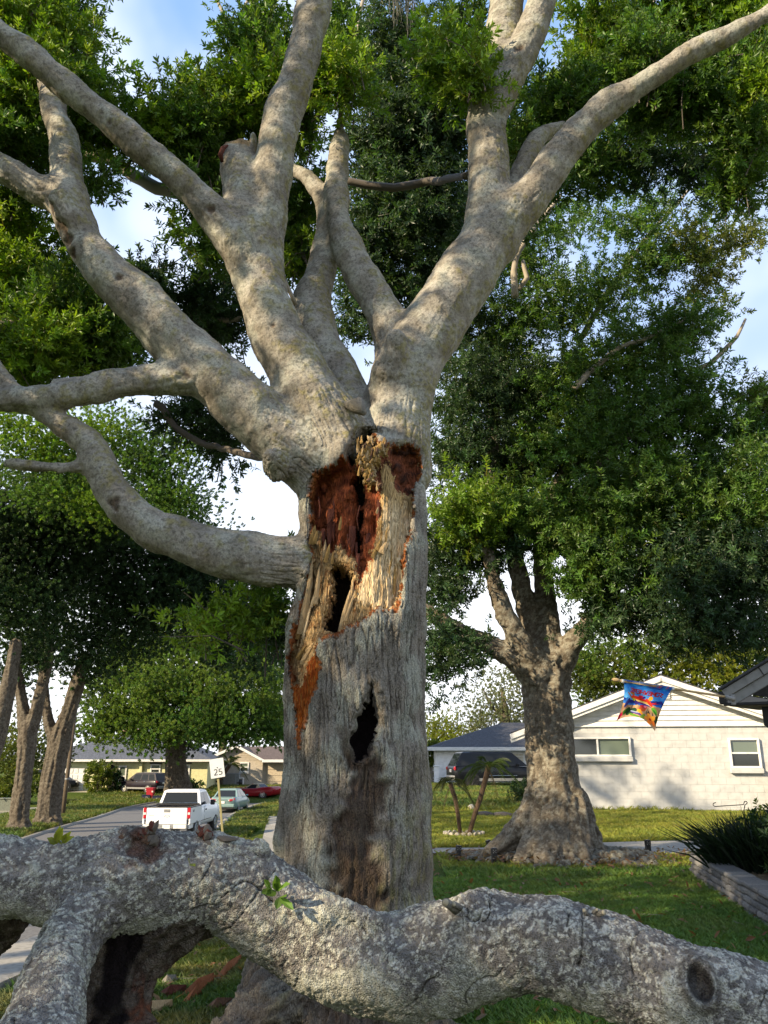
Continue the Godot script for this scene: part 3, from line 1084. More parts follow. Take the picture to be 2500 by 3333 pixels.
# blobs: [x, y, distance, half width, half height (all on the small print), half depth in metres, sprigs, size, tint]
func leafage(called: String, parent: Node3D, blobs: Array, mesh: ArrayMesh, m: Material, seed_n: int, clump_r: float, per_clump: int, more := 1.0, size_by := 1.0, with_twigs := false) -> MultiMeshInstance3D:
	var r := RandomNumberGenerator.new()
	r.seed = seed_n
	var where: Array[Transform3D] = []
	var tint := PackedColorArray()
	var right := Vector3.RIGHT
	var up := Vector3(0, cos(PITCH), sin(PITCH))
	var back := Vector3(0, -sin(PITCH), cos(PITCH))
	var twigs: SurfaceTool = mb() if with_twigs else null
	for b in blobs:
		if b[0] is Vector3:
			# a bough given by its place in metres: [centre, radius, sprigs]
			for i in b[2]:
				var q: Vector3 = Vector3(r.randfn(), r.randfn(), r.randfn()).normalized() * pow(r.randf(), 0.45) * float(b[1])
				var y: Vector3 = (q + Vector3(0, float(b[1]) * 0.5, 0)).normalized()
				var x := y.cross(Vector3(r.randfn(), r.randfn(), r.randfn())).normalized()
				where.append(Transform3D(Basis(x, y, x.cross(y)), b[0] + q))
				tint.append(tints[DEEP][1])
			continue
		var c := op(b[0], b[1], b[2])
		var k := OVER * depth_of(b[1] * OVER, b[2]) / LENS
		var ext := Vector3(b[3] * k, b[4] * k, b[5])
		var clumps := maxi(1, int(b[6] * more / float(per_clump)))
		for ci in clumps:
			var d := Vector3(r.randfn(), r.randfn(), r.randfn()).normalized()
			var rad := pow(r.randf(), 0.45)
			var e := d * ext * rad
			var cc := c + right * e.x + up * e.y + back * e.z
			var cr := clump_r * r.randf_range(0.55, 1.35)
			var bright := r.randf_range(0.0, 1.0)
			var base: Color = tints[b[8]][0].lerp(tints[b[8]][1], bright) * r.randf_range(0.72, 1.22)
			var axis := (d * 0.7 + Vector3(0, 0.45, 0) + Vector3(r.randfn(), r.randfn(), r.randfn()) * 0.35).normalized()
			if twigs != null and r.randf() < 0.4:
				var root := cc - axis * cr * 1.4 - Vector3(0, cr * 0.4, 0)
				tube(twigs, [root, cc - axis * cr * 0.7 + Vector3(r.randfn(), r.randfn(), r.randfn()) * 0.03, cc + axis * cr * 0.7], [0.007, 0.005, 0.002], 4, false)
			for i in per_clump:
				var q := Vector3(r.randfn(), r.randfn() * 0.75, r.randfn())
				q = q.normalized() * pow(r.randf(), 0.5)
				var pos := cc + q * cr * 0.78 + axis * q.dot(axis) * cr * 0.9
				if r.randf() < 0.05:
					pos += axis * cr * 0.8
				var dir := (q * 0.9 + axis * 0.9 + Vector3(r.randfn(), r.randfn(), r.randfn()) * 0.35).normalized()
				var s: float = b[7] * size_by * r.randf_range(0.75, 1.25)
				var y := dir
				var x := y.cross(Vector3(r.randfn(), r.randfn(), r.randfn())).normalized()
				where.append(Transform3D(Basis(x, y, x.cross(y)) * s, pos - dir * s * 0.12))
				var v := r.randf_range(0.72, 1.28)
				tint.append(Color(base.r * v * r.randf_range(0.9, 1.15), base.g * v, base.b * v))
	if twigs != null:
		obj("twigs", twigs, M.twig_dark, parent).set_meta("kind", "stuff")
	return scatter(called, parent, mesh, m, where, tint)


func scatter(called: String, parent: Node, mesh: Mesh, m: Material, where: Array[Transform3D], tint: PackedColorArray) -> MultiMeshInstance3D:
	var mm := MultiMesh.new()
	mm.transform_format = MultiMesh.TRANSFORM_3D
	mm.use_colors = true
	mm.mesh = mesh
	mm.instance_count = where.size()
	for i in where.size():
		mm.set_instance_transform(i, where[i])
		mm.set_instance_color(i, tint[i])
	var o := MultiMeshInstance3D.new()
	o.name = numbered(called) if parent == self else called
	o.multimesh = mm
	o.material_override = m
	parent.add_child(o, true)
	o.set_meta("kind", "stuff")
	return o


func leaf_material(called: String, through: float) -> StandardMaterial3D:
	var m := mat(called, Color.WHITE, 0.42)
	m.vertex_color_use_as_albedo = true
	m.metallic_specular = 0.45
	m.backlight_enabled = true
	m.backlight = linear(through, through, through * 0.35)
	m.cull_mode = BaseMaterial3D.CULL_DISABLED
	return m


var sprig_near: ArrayMesh
var sprig_mid: ArrayMesh
var sprig_far: ArrayMesh
const DEEP := 0
const FRESH := 1
const SHADY := 2
const OLIVE := 3
const MAPLE := 4
const PALE := 5
const LIME := 6
var tints := []


func leaves_setup() -> void:
	sprig_near = sprig_mesh(5, 15, 0.24, 0.085, 0.028, 1.4)
	sprig_mid = sprig_mesh(6, 18, 0.34, 0.12, 0.038, 1.4)
	sprig_far = sprig_mesh(7, 26, 0.60, 0.26, 0.13, 1.4)
	tints = [
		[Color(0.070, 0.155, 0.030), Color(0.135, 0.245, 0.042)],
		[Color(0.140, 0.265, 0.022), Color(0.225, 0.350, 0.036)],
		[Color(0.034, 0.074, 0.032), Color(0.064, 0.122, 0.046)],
		[Color(0.105, 0.155, 0.028), Color(0.180, 0.215, 0.038)],
		[Color(0.110, 0.195, 0.032), Color(0.190, 0.285, 0.050)],
		[Color(0.165, 0.200, 0.100), Color(0.250, 0.270, 0.145)],
		[Color(0.190, 0.250, 0.020), Color(0.280, 0.310, 0.034)],
	]


func big_oak_crown() -> void:
	var blobs := [
		# top left, behind and over the long limb
		[40, 60, 6.6, 120, 110, 0.7, 700, 1.0, FRESH], [110, 30, 7.2, 100, 80, 0.6, 400, 1.0, DEEP], [60, 210, 6.6, 140, 100, 0.6, 800, 1.0, FRESH], [165, 120, 6.9, 50, 60, 0.5, 150, 1.0, FRESH], [190, 250, 6.9, 70, 70, 0.5, 300, 1.0, DEEP],
		[40, 320, 6.7, 90, 70, 0.5, 420, 1.0, DEEP], [20, 430, 7.2, 50, 40, 0.5, 130, 1.0, DEEP], [205, 390, 7.0, 30, 40, 0.3, 70, 1.0, DEEP],
		# the band behind the limb towards the stub
		[310, 290, 7.1, 76, 42, 0.4, 380, 1.0, FRESH], [415, 290, 7.3, 100, 66, 0.6, 600, 1.0, DEEP], [415, 215, 7.3, 50, 40, 0.4, 170, 1.0, FRESH], [455, 370, 7.4, 42, 62, 0.4, 260, 1.0, DEEP], [440, 465, 7.3, 24, 42, 0.3, 90, 1.0, DEEP], [455, 545, 7.4, 30, 28, 0.3, 90, 1.0, DEEP],
		[395, 510, 7.0, 22, 40, 0.2, 30, 1.0, FRESH], [520, 240, 7.2, 60, 70, 0.5, 320, 1.0, FRESH], [560, 130, 7.2, 60, 70, 0.5, 330, 1.0, DEEP], [590, 200, 7.0, 50, 60, 0.4, 240, 1.0, FRESH], [560, 66, 7.4, 46, 36, 0.5, 200, 1.0, DEEP],
		# right of the tall limb
		[730, 170, 6.6, 60, 60, 0.4, 240, 1.0, FRESH], [700, 110, 7.4, 70, 100, 0.5, 400, 1.0, DEEP], [655, 250, 7.2, 40, 70, 0.4, 200, 1.0, DEEP],
		[640, 470, 7.8, 55, 100, 0.5, 420, 1.0, DEEP], [655, 560, 7.8, 55, 60, 0.4, 260, 1.0, FRESH],
		[960, 130, 6.4, 70, 50, 0.4, 260, 1.0, FRESH], [1000, 60, 6.9, 50, 60, 0.4, 190, 1.0, DEEP], [1015, 165, 6.2, 50, 45, 0.3, 160, 1.0, FRESH],
		# top right
		[1310, 60, 7.6, 70, 80, 0.5, 360, 1.0, FRESH], [1270, 130, 7.6, 40, 60, 0.4, 150, 1.0, FRESH], [1290, 190, 7.7, 60, 45, 0.4, 190, 1.0, FRESH], [1200, 250, 7.6, 90, 50, 0.5, 380, 1.0, DEEP], [1140, 330, 7.6, 70, 60, 0.5, 330, 1.0, DEEP], [1190, 210, 7.8, 50, 40, 0.4, 140, 1.0, FRESH],
		[1480, 40, 7.0, 100, 60, 0.4, 480, 1.0, FRESH], [1580, 20, 6.9, 100, 60, 0.4, 460, 1.0, FRESH], [1390, 130, 6.6, 60, 60, 0.4, 260, 1.0, DEEP], [1560, 190, 6.8, 110, 80, 0.5, 640, 1.0, DEEP], [1450, 220, 6.9, 80, 60, 0.5, 340, 1.0, DEEP], [1630, 130, 6.9, 60, 80, 0.4, 330, 1.0, FRESH], [1610, 310, 6.8, 60, 70, 0.4, 300, 1.0, DEEP],
		[1600, 420, 7.2, 60, 30, 0.4, 110, 1.0, DEEP], [1640, 220, 6.6, 40, 60, 0.4, 160, 1.0, FRESH],
		# left, below the big limb
		[40, 520, 7.6, 90, 50, 0.5, 360, 1.0, FRESH], [60, 640, 7.8, 130, 80, 0.6, 640, 1.0, DEEP], [140, 700, 7.0, 90, 70, 0.5, 420, 1.0, DEEP], [60, 760, 6.8, 110, 70, 0.5, 520, 1.0, FRESH], [200, 760, 7.4, 110, 50, 0.5, 420, 1.0, DEEP], [30, 590, 7.2, 80, 60, 0.5, 280, 1.0, FRESH],
		[130, 600, 7.6, 60, 60, 0.4, 200, 1.0, DEEP], [215, 700, 7.2, 50, 50, 0.4, 160, 1.0, DEEP],
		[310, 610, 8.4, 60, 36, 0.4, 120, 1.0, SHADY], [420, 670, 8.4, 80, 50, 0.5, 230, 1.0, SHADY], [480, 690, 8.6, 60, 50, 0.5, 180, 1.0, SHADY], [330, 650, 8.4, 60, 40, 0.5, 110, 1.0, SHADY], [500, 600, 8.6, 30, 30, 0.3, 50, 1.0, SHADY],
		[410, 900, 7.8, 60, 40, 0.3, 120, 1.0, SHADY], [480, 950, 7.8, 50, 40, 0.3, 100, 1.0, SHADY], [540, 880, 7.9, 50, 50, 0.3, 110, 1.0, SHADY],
		# boughs just outside the picture, left and above
		[-190, 240, 5.6, 90, 80, 0.6, 90, 1.0, DEEP], [-220, 560, 5.4, 80, 80, 0.6, 80, 1.0, DEEP], [-200, 800, 5.2, 70, 60, 0.6, 60, 1.0, DEEP], [-420, 420, 5.0, 120, 150, 0.8, 130, 1.0, DEEP], [-330, 60, 5.4, 120, 90, 0.8, 130, 1.0, DEEP], [300, -160, 6.0, 200, 70, 0.8, 160, 1.0, DEEP], [750, -170, 6.4, 220, 80, 0.8, 200, 1.0, DEEP], [1200, -150, 6.4, 220, 80, 0.8, 200, 1.0, DEEP],
		[Vector3(-6.2, 7.6, -3.3), 0.45, 110], [Vector3(-5.9, 8.9, -2.9), 0.5, 130], [Vector3(-6.0, 5.9, -3.3), 0.3, 60], [Vector3(-5.0, 9.6, -2.7), 0.4, 90], [Vector3(-4.5, 11.1, -2.0), 0.5, 120], [Vector3(-4.7, 11.3, -2.7), 0.4, 90], [Vector3(-5.7, 10.6, -2.7), 0.6, 150], [Vector3(-7.0, 10.0, -2.9), 0.5, 110], [Vector3(-6.3, 10.1, -3.2), 0.4, 90], [Vector3(-6.6, 6.6, -3.0), 0.35, 80], [Vector3(-5.2, 8.0, -2.6), 0.35, 70],
		# the low sprays beside the trunk
		[500, 1335, 6.5, 95, 32, 0.2, 90, 0.9, FRESH], [575, 1320, 6.6, 50, 34, 0.2, 70, 0.9, DEEP], [430, 1362, 6.4, 50, 16, 0.15, 20, 0.9, FRESH], [600, 1380, 6.9, 24, 30, 0.15, 40, 0.9, SHADY], [560, 1285, 6.7, 40, 14, 0.15, 16, 0.9, DEEP],
	]
	# the boughs outside the picture hang on branches too
	var ends := [op(-55, 868, 5.8), op(-45, 333, 5.75), op(-65, 38, 5.3), op(-45, 745, 5.8)]
	for b in blobs:
		if b[0] is Vector3:
			var best: Vector3 = ends[0]
			for e in ends:
				if e.distance_to(b[0]) < best.distance_to(b[0]):
					best = e
			var st := mb(true)
			tube(st, [best, best.lerp(b[0], 0.5) + Vector3(0, 0.15, 0), b[0]], [0.05, 0.035, 0.012], 6)
			obj("branch", st, M.twig_dark, oak)
	leafage("crown", oak, blobs, sprig_near, M.leaves, 11, 0.25, 12, 1.5, 0.72, true)


func twig_set(called: String, parent: Node, lists: Array, m: Material) -> void:
	for l in lists:
		var st := mb(true)
		var p := []
		var r := []
		for e in l:
			p.append([op(e[0], e[1], e[2]), opr(e[1], e[2], e[3])])
		var s := spline(p, 0.12 * l[0][2] / 7.0, 0)
		var path := []
		var rad := []
		for i in s.p.size():
			path.append(s.p[i] + Vector3(nz.get_noise_2d(i * 9.0, l[0][0]), nz.get_noise_2d(i * 9.0, l[0][1]), 0) * 0.02 * l[0][2] / 7.0)
			rad.append(s.r[i])
		tube(st, path, rad, 6)
		obj(called, st, m, parent)


# ------------------------------------------------------------------ materials
func materials() -> void:
	var S := FastNoiseLite.TYPE_SIMPLEX_SMOOTH
	var C := FastNoiseLite.TYPE_CELLULAR
	# bark of the trunks: long upright cracks; bark of the limbs: fine mottling and short cracks
	var bark := mat("bark", Color.WHITE, 0.9)
	bark.vertex_color_use_as_albedo = true
	bark.albedo_texture = noise_tex(S, 0.022, -4, [[0.0, grey(1.0)], [0.6, grey(1.0)], [0.80, grey(0.86)], [0.92, grey(0.60)], [1.0, grey(0.40)]], 2, 1024)
	tri_scale(bark, 1.6)
	bark.uv1_scale = Vector3(2.2, 0.75, 2.2)
	bark.heightmap_enabled = true
	bark.heightmap_texture = noise_tex(S, 0.022, -4, [[0.0, grey(1)], [0.5, grey(0.8)], [1.0, grey(0)]], 2, 1024)
	bark.heightmap_scale = 0.9
	bark.metallic_specular = 0.3
	bark.detail_enabled = true
	bark.detail_blend_mode = BaseMaterial3D.BLEND_MODE_MUL
	bark.detail_uv_layer = BaseMaterial3D.DETAIL_UV_2
	bark.detail_albedo = noise_tex(S, 0.05, 5, [[0.0, grey(0.72)], [0.36, grey(0.85)], [0.48, grey(0.98)], [0.62, grey(1.0)], [1.0, grey(1.0)]], 61, 1024)
	bark.uv2_triplanar = true
	bark.uv2_scale = Vector3.ONE * 1.5
	var lbk := mat("smooth_bark", Color.WHITE, 0.9)
	lbk.vertex_color_use_as_albedo = true
	lbk.albedo_texture = noise_tex(S, 0.035, 5, [[0.0, grey(0.80)], [0.36, grey(0.90)], [0.47, grey(0.97)], [0.6, grey(1.0)], [1.0, grey(0.96)]], 62, 1024)
	tri_scale(lbk, 1.5)
	lbk.heightmap_enabled = true
	lbk.heightmap_texture = noise_tex(S, 0.018, 5, [[0.0, grey(0)], [1.0, grey(1)]], 62, 1024)
	lbk.heightmap_scale = 0.35
	lbk.metallic_specular = 0.3
	lbk.detail_enabled = true
	lbk.detail_blend_mode = BaseMaterial3D.BLEND_MODE_MUL
	lbk.detail_uv_layer = BaseMaterial3D.DETAIL_UV_2
	lbk.detail_albedo = noise_tex(S, 0.010, 4, [[0.0, grey(0.62)], [0.35, grey(0.80)], [0.5, grey(0.97)], [0.7, grey(1.0)], [1.0, grey(0.88)]], 63, 1024)
	lbk.uv2_triplanar = true
	lbk.uv2_scale = Vector3.ONE * 2.1
	var torn := mat("torn_wood", Color.WHITE, 0.85)
	torn.vertex_color_use_as_albedo = true
	torn.metallic_specular = 0.25
	torn.albedo_texture = noise_tex(S, 0.03, -4, [[0.0, grey(1.0)], [0.62, grey(1.0)], [0.80, grey(0.80)], [0.93, grey(0.42)], [1.0, grey(0.25)]], 12, 512)
	tri_scale(torn, 1.6)
	torn.uv1_scale = Vector3(5.0, 0.45, 5.0)
	torn.heightmap_enabled = true
	torn.heightmap_texture = noise_tex(S, 0.03, -4, [[0.0, grey(1)], [0.6, grey(0.75)], [1.0, grey(0)]], 12, 512)
	torn.heightmap_scale = 2.4
	var lb := mat("limb_bark", Color.WHITE, 0.92)
	lb.vertex_color_use_as_albedo = true
	lb.metallic_specular = 0.25
	lb.albedo_texture = noise_tex(C, 0.075, 1, [[0.0, grey(0.66)], [0.45, grey(0.9)], [1.0, grey(1.0)]], 8, 1024)
	tri_scale(lb, 2.6)
	lb.heightmap_enabled = true
	lb.heightmap_texture = noise_tex(S, 0.04, 5, [[0.0, grey(0)], [1.0, grey(1)]], 9, 1024)
	lb.heightmap_scale = 0.9
	mat("twig_dark", linear(0.09, 0.075, 0.06), 0.9)
	mat("twig_pale", linear(0.30, 0.26, 0.20), 0.9)
	mat("moss", linear(0.135, 0.135, 0.11), 0.95)
	leaf_material("leaves", 0.95)
	leaf_material("far_leaves", 0.9)
	var g := leaf_material("grass", 0.5)
	g.roughness = 0.6
	M.bark_m = bark
	# the street
	var asphalt := mat("asphalt", Color.WHITE, 0.92)
	asphalt.albedo_texture = noise_tex(S, 0.12, 4, [[0.0, linear(0.075, 0.073, 0.074)], [0.5, linear(0.125, 0.122, 0.122)], [1.0, linear(0.165, 0.16, 0.155)]], 31, 512)
	tri_scale(asphalt, 0.35, true)
	for e in [["concrete", 0.24, 0.225, 0.195], ["concrete_light", 0.28, 0.262, 0.23], ["concrete_warm", 0.36, 0.32, 0.24]]:
		var c := mat(e[0], Color.WHITE, 0.9)
		c.albedo_texture = noise_tex(S, 0.04, 5, [[0.0, linear(e[1] * 0.6, e[2] * 0.6, e[3] * 0.6)], [0.45, linear(e[1], e[2], e[3])], [1.0, linear(e[1] * 1.2, e[2] * 1.2, e[3] * 1.2)]], 33, 512)
		tri_scale(c, 0.5, true)
	var lit := mat("litter", Color.WHITE, 0.95)
	lit.albedo_texture = noise_tex(C, 0.09, 1, [[0.0, linear(0.06, 0.035, 0.02)], [0.4, linear(0.15, 0.095, 0.05)], [0.7, linear(0.20, 0.15, 0.075)], [1.0, linear(0.27, 0.19, 0.10)]], 35, 512)
	tri_scale(lit, 0.8, true)
	lit.heightmap_enabled = true
	lit.heightmap_texture = noise_tex(S, 0.08, 3, [[0.0, grey(0)], [1.0, grey(1)]], 36, 512)
	lit.heightmap_scale = 3.0
	# houses
	var paints := [["block_paint", 0.50, 0.50, 0.49], ["block_paint_b", 0.493, 0.493, 0.483], ["block_paint_c", 0.508, 0.508, 0.497], ["mortar", 0.455, 0.453, 0.44], ["siding", 0.72, 0.70, 0.66], ["white_trim", 0.74, 0.73, 0.70], ["white_wall", 0.86, 0.86, 0.86], ["cream_slat", 0.62, 0.56, 0.44], ["yellow_wall", 0.62, 0.60, 0.33], ["beige_wall", 0.46, 0.40, 0.32], ["beige_door", 0.52, 0.43, 0.31], ["ac_grey", 0.26, 0.27, 0.26], ["grey_trim", 0.26, 0.26, 0.25], ["soffit_stain", 0.16, 0.14, 0.11], ["terracotta", 0.42, 0.24, 0.14], ["weathered_wood", 0.26, 0.23, 0.18], ["edging_white", 0.50, 0.45, 0.37], ["stone_a", 0.23, 0.22, 0.21], ["stone_b", 0.30, 0.285, 0.265], ["stone_c", 0.18, 0.175, 0.17], ["palm_bark", 0.125, 0.078, 0.045], ["pole_wood", 0.13, 0.095, 0.06], ["utility_green", 0.16, 0.175, 0.14], ["splinter_pale", 0.60, 0.42, 0.22], ["splinter_cream", 0.74, 0.58, 0.36], ["splinter_gold", 0.46, 0.28, 0.09], ["splinter_brown", 0.17, 0.09, 0.05], ["splinter_orange", 0.36, 0.11, 0.025], ["rot_red", 0.12, 0.028, 0.013], ["sawn", 0.25, 0.20, 0.13], ["sawn_pale", 0.42, 0.36, 0.24], ["twig_grey", 0.22, 0.20, 0.165], ["pole_pale", 0.50, 0.36, 0.17], ["tan_cloth", 0.42, 0.34, 0.22]]
	var wear := noise_tex(S, 0.02, 5, [[0.0, grey(0.72)], [0.4, grey(0.93)], [1.0, grey(1.0)]], 41, 512)
	var faint := noise_tex(S, 0.008, 5, [[0.0, grey(0.90)], [0.45, grey(0.97)], [1.0, grey(1.0)]], 44, 512)
	var grain := noise_tex(S, 0.06, 4, [[0.0, grey(0)], [1.0, grey(1)]], 42, 512)
	for e in paints:
		var m := mat(e[0], linear(e[1], e[2], e[3]), 0.75)
		m.albedo_texture = wear if not e[0] in ["block_paint", "block_paint_b", "block_paint_c", "mortar", "siding", "white_trim", "white_wall", "yellow_wall", "beige_wall"] else faint
		tri_scale(m, 0.8, true)
		if e[0].begins_with("stone") or e[0].begins_with("splinter") or e[0] in ["palm_bark", "rot_red", "twig_grey", "pole_wood", "weathered_wood", "edging_white"]:
			tri_scale(m, 3.0, true)
			m.roughness = 0.92
			m.heightmap_enabled = true
			m.heightmap_texture = grain
			m.heightmap_scale = 1.2
			if e[0].begins_with("splinter") or e[0] in ["rot_red", "pole_wood"]:
				m.uv1_scale = Vector3(7.0, 0.9, 7.0)
	for e in [["shingles_dark", 0.040, 0.041, 0.048], ["shingles_blue", 0.075, 0.082, 0.100], ["shingles_brown", 0.095, 0.070, 0.062]]:
		var m := mat(e[0], Color.WHITE, 0.85)
		m.albedo_texture = noise_tex(C, 0.06, 1, [[0.0, linear(e[1] * 0.6, e[2] * 0.6, e[3] * 0.6)], [0.5, linear(e[1], e[2], e[3])], [1.0, linear(e[1] * 1.6, e[2] * 1.6, e[3] * 1.6)]], 43, 512)
		tri_scale(m, 0.5, true)
	mat("pane", linear(0.020, 0.024, 0.022), 0.08).metallic_specular = 0.7
	mat("pane_blind", linear(0.115, 0.145, 0.110), 0.12).metallic_specular = 0.7
	mat("dark_opening", linear(0.02, 0.018, 0.015), 0.9)
	mat("black_trim", linear(0.014, 0.013, 0.013), 0.5)
	mat("seam", linear(0.03, 0.03, 0.03), 0.7)
	mat("chrome", linear(0.62, 0.62, 0.62), 0.18, 1.0)
	mat("tyre", linear(0.018, 0.018, 0.018), 0.85)
	mat("rim_silver", linear(0.42, 0.42, 0.42), 0.3, 0.6)
	mat("rim_bright", linear(0.66, 0.62, 0.55), 0.3, 0.4)
	mat("car_glass", linear(0.022, 0.025, 0.028), 0.06).metallic_specular = 0.28
	mat("frosted", linear(0.48, 0.45, 0.40), 0.5)
	mat("lamp_red", linear(0.42, 0.015, 0.025), 0.15)
	mat("lamp_clear", linear(0.62, 0.62, 0.60), 0.12)
	mat("plate_green", linear(0.30, 0.48, 0.36), 0.4)
	mat("sign_white", linear(0.80, 0.80, 0.78), 0.5)
	mat("sign_post", linear(0.36, 0.31, 0.14), 0.6)
	mat("bin_red", linear(0.42, 0.015, 0.03), 0.5)
	mat("crate_blue", linear(0.014, 0.018, 0.06), 0.5)
	for e in [["white_paint", 0.80, 0.80, 0.80], ["silver_paint", 0.20, 0.29, 0.275], ["red_paint", 0.28, 0.012, 0.02], ["plum_paint", 0.010, 0.005, 0.009], ["black_paint", 0.008, 0.009, 0.012], ["bonnet_sheen", 0.30, 0.03, 0.05]]:
		var m := mat(e[0], linear(e[1], e[2], e[3]), 0.35)
		m.metallic_specular = 0.3
		m.clearcoat_enabled = true
		m.clearcoat = 0.25
		m.clearcoat_roughness = 0.05
	var lawn := mat("lawn", Color.WHITE, 0.95)
	lawn.vertex_color_use_as_albedo = true
	lawn.metallic_specular = 0.2
	lawn.albedo_texture = noise_tex(S, 0.06, 4, [[0.0, grey(0.45)], [0.5, grey(0.85)], [1.0, grey(1.0)]], 17, 512)
	tri_scale(lawn, 0.9, true)
	lawn.heightmap_enabled = true
	lawn.heightmap_texture = noise_tex(S, 0.08, 3, [[0.0, grey(0)], [1.0, grey(1)]], 18, 512)
	lawn.heightmap_scale = 3.0


# ------------------------------------------------------------------ the ground
func lawn_color(x: float, z: float) -> Color:
	var a := nz.get_noise_2d(x * 0.35, z * 0.35)
	var b := nz.get_noise_2d(x * 1.7, z * 1.7)
	var c := Vector3(0.062, 0.130, 0.018).lerp(Vector3(0.165, 0.185, 0.028), clampf(0.45 + a * 0.6 + b * 0.35, 0.0, 1.0))
	return Color(c.x, c.y, c.z)


func build_ground() -> void:
	var rows: Array[float] = []
	var d := -14.0
	while d < 60.0:
		rows.append(d)
		d += 0.5 if d < 30.0 else 1.0
	while d < 700.0:
		rows.append(d)
		d *= 1.15
	var st := mb(true)
	var cols := 90
	for i in rows.size():
		var dist := rows[i]
		var half := 16.0 + maxf(dist, 0.0) * 1.3
		for j in cols + 1:
			var x := (j / float(cols) - 0.5) * 2.0
			x = x * half
			st.set_color(lawn_color(x, -dist))
			st.add_vertex(Vector3(x, gh(x, -dist), -dist))
	for i in rows.size() - 1:
		for j in cols:
			var a := i * (cols + 1) + j
			for k in [a, a + cols + 1, a + cols + 2, a, a + cols + 2, a + 1]:
				st.add_index(k)
	st.generate_normals()
	var o := put("lawn", st.commit(), M.lawn)
	o.set_meta("kind", "structure")


# ------------------------------------------------------------------ the second oak, right of the big one
func oak_skin(called: String, chains: Array, cell: float, parent: Node3D, m: Material, times: int, c_lo: Vector3, c_hi: Vector3, c_lich: Vector3, rough := 1.0) -> void:
	var g := skin(chains, cell, cell * 0.9, AABB(), nothing)
	for i in times:
		relax(g, 1)
		subdivide(g)
	var v: PackedVector3Array = g.v
	var n := normals_of(v, g.q)
	var col := PackedColorArray()
	col.resize(v.size())
	for i in v.size():
		var p := v[i]
		var s: int = g.seg[i]
		var ax: Vector3 = g.AX[s]
		var ap: Vector3 = p - g.A[s]
		var h := ap.dot(ax)
		var perp := ap - ax * h
		var q := Vector3(perp.dot(g.U[s]), g.S0[s] + h, perp.dot(g.V[s]))
		var kind: int = g.K[s]
		var fine := nz.get_noise_3d(p.x * 22.0, p.y * 22.0, p.z * 22.0)
		var speck := nz.get_noise_3d(p.x * 11.0, p.y * 11.0, p.z * 11.0)
		var mid := nz.get_noise_3d(p.x * 5.0, p.y * 5.0, p.z * 5.0)
		var large := nz.get_noise_3d(p.x * 1.3, p.y * 1.3, p.z * 1.3)
		var flute := nz.get_noise_3d(q.x * 4.2, q.y * 0.45, q.z * 4.2)
		var rid := absf(nz.get_noise_3d(q.x * 12.0, q.y * 2.0, q.z * 12.0))
		var push := (mid * 0.02 + fine * 0.007 + rid * 0.02) * rough
		if kind == 0:
			push += flute * 0.075 * rough
		elif kind == 2:
			push += mid * 0.018 + fine * 0.012 + speck * 0.015
		var c := mixc(c_lo, c_hi, 0.5 + mid * 0.6 + fine * 0.5)
		c = mixc(c, c_lich, sm(0.05, 0.45, speck + large * 0.5 + fine * 0.4) * 0.75)
		c = mixc(c, c_lo * 0.45, sm(0.10, 0.0, rid) * 0.5)
		if kind == 2:
			c = mixc(c, c_lich * 1.05, sm(0.0, 0.4, speck + mid) * 0.6)
		col[i] = Color(c.x, c.y, c.z)
		v[i] = p + n[i] * push
	g.v = v
	n = normals_of(v, g.q)
	put(called, net_mesh(g, n, col, PackedByteArray(), 0, 0), m, parent)


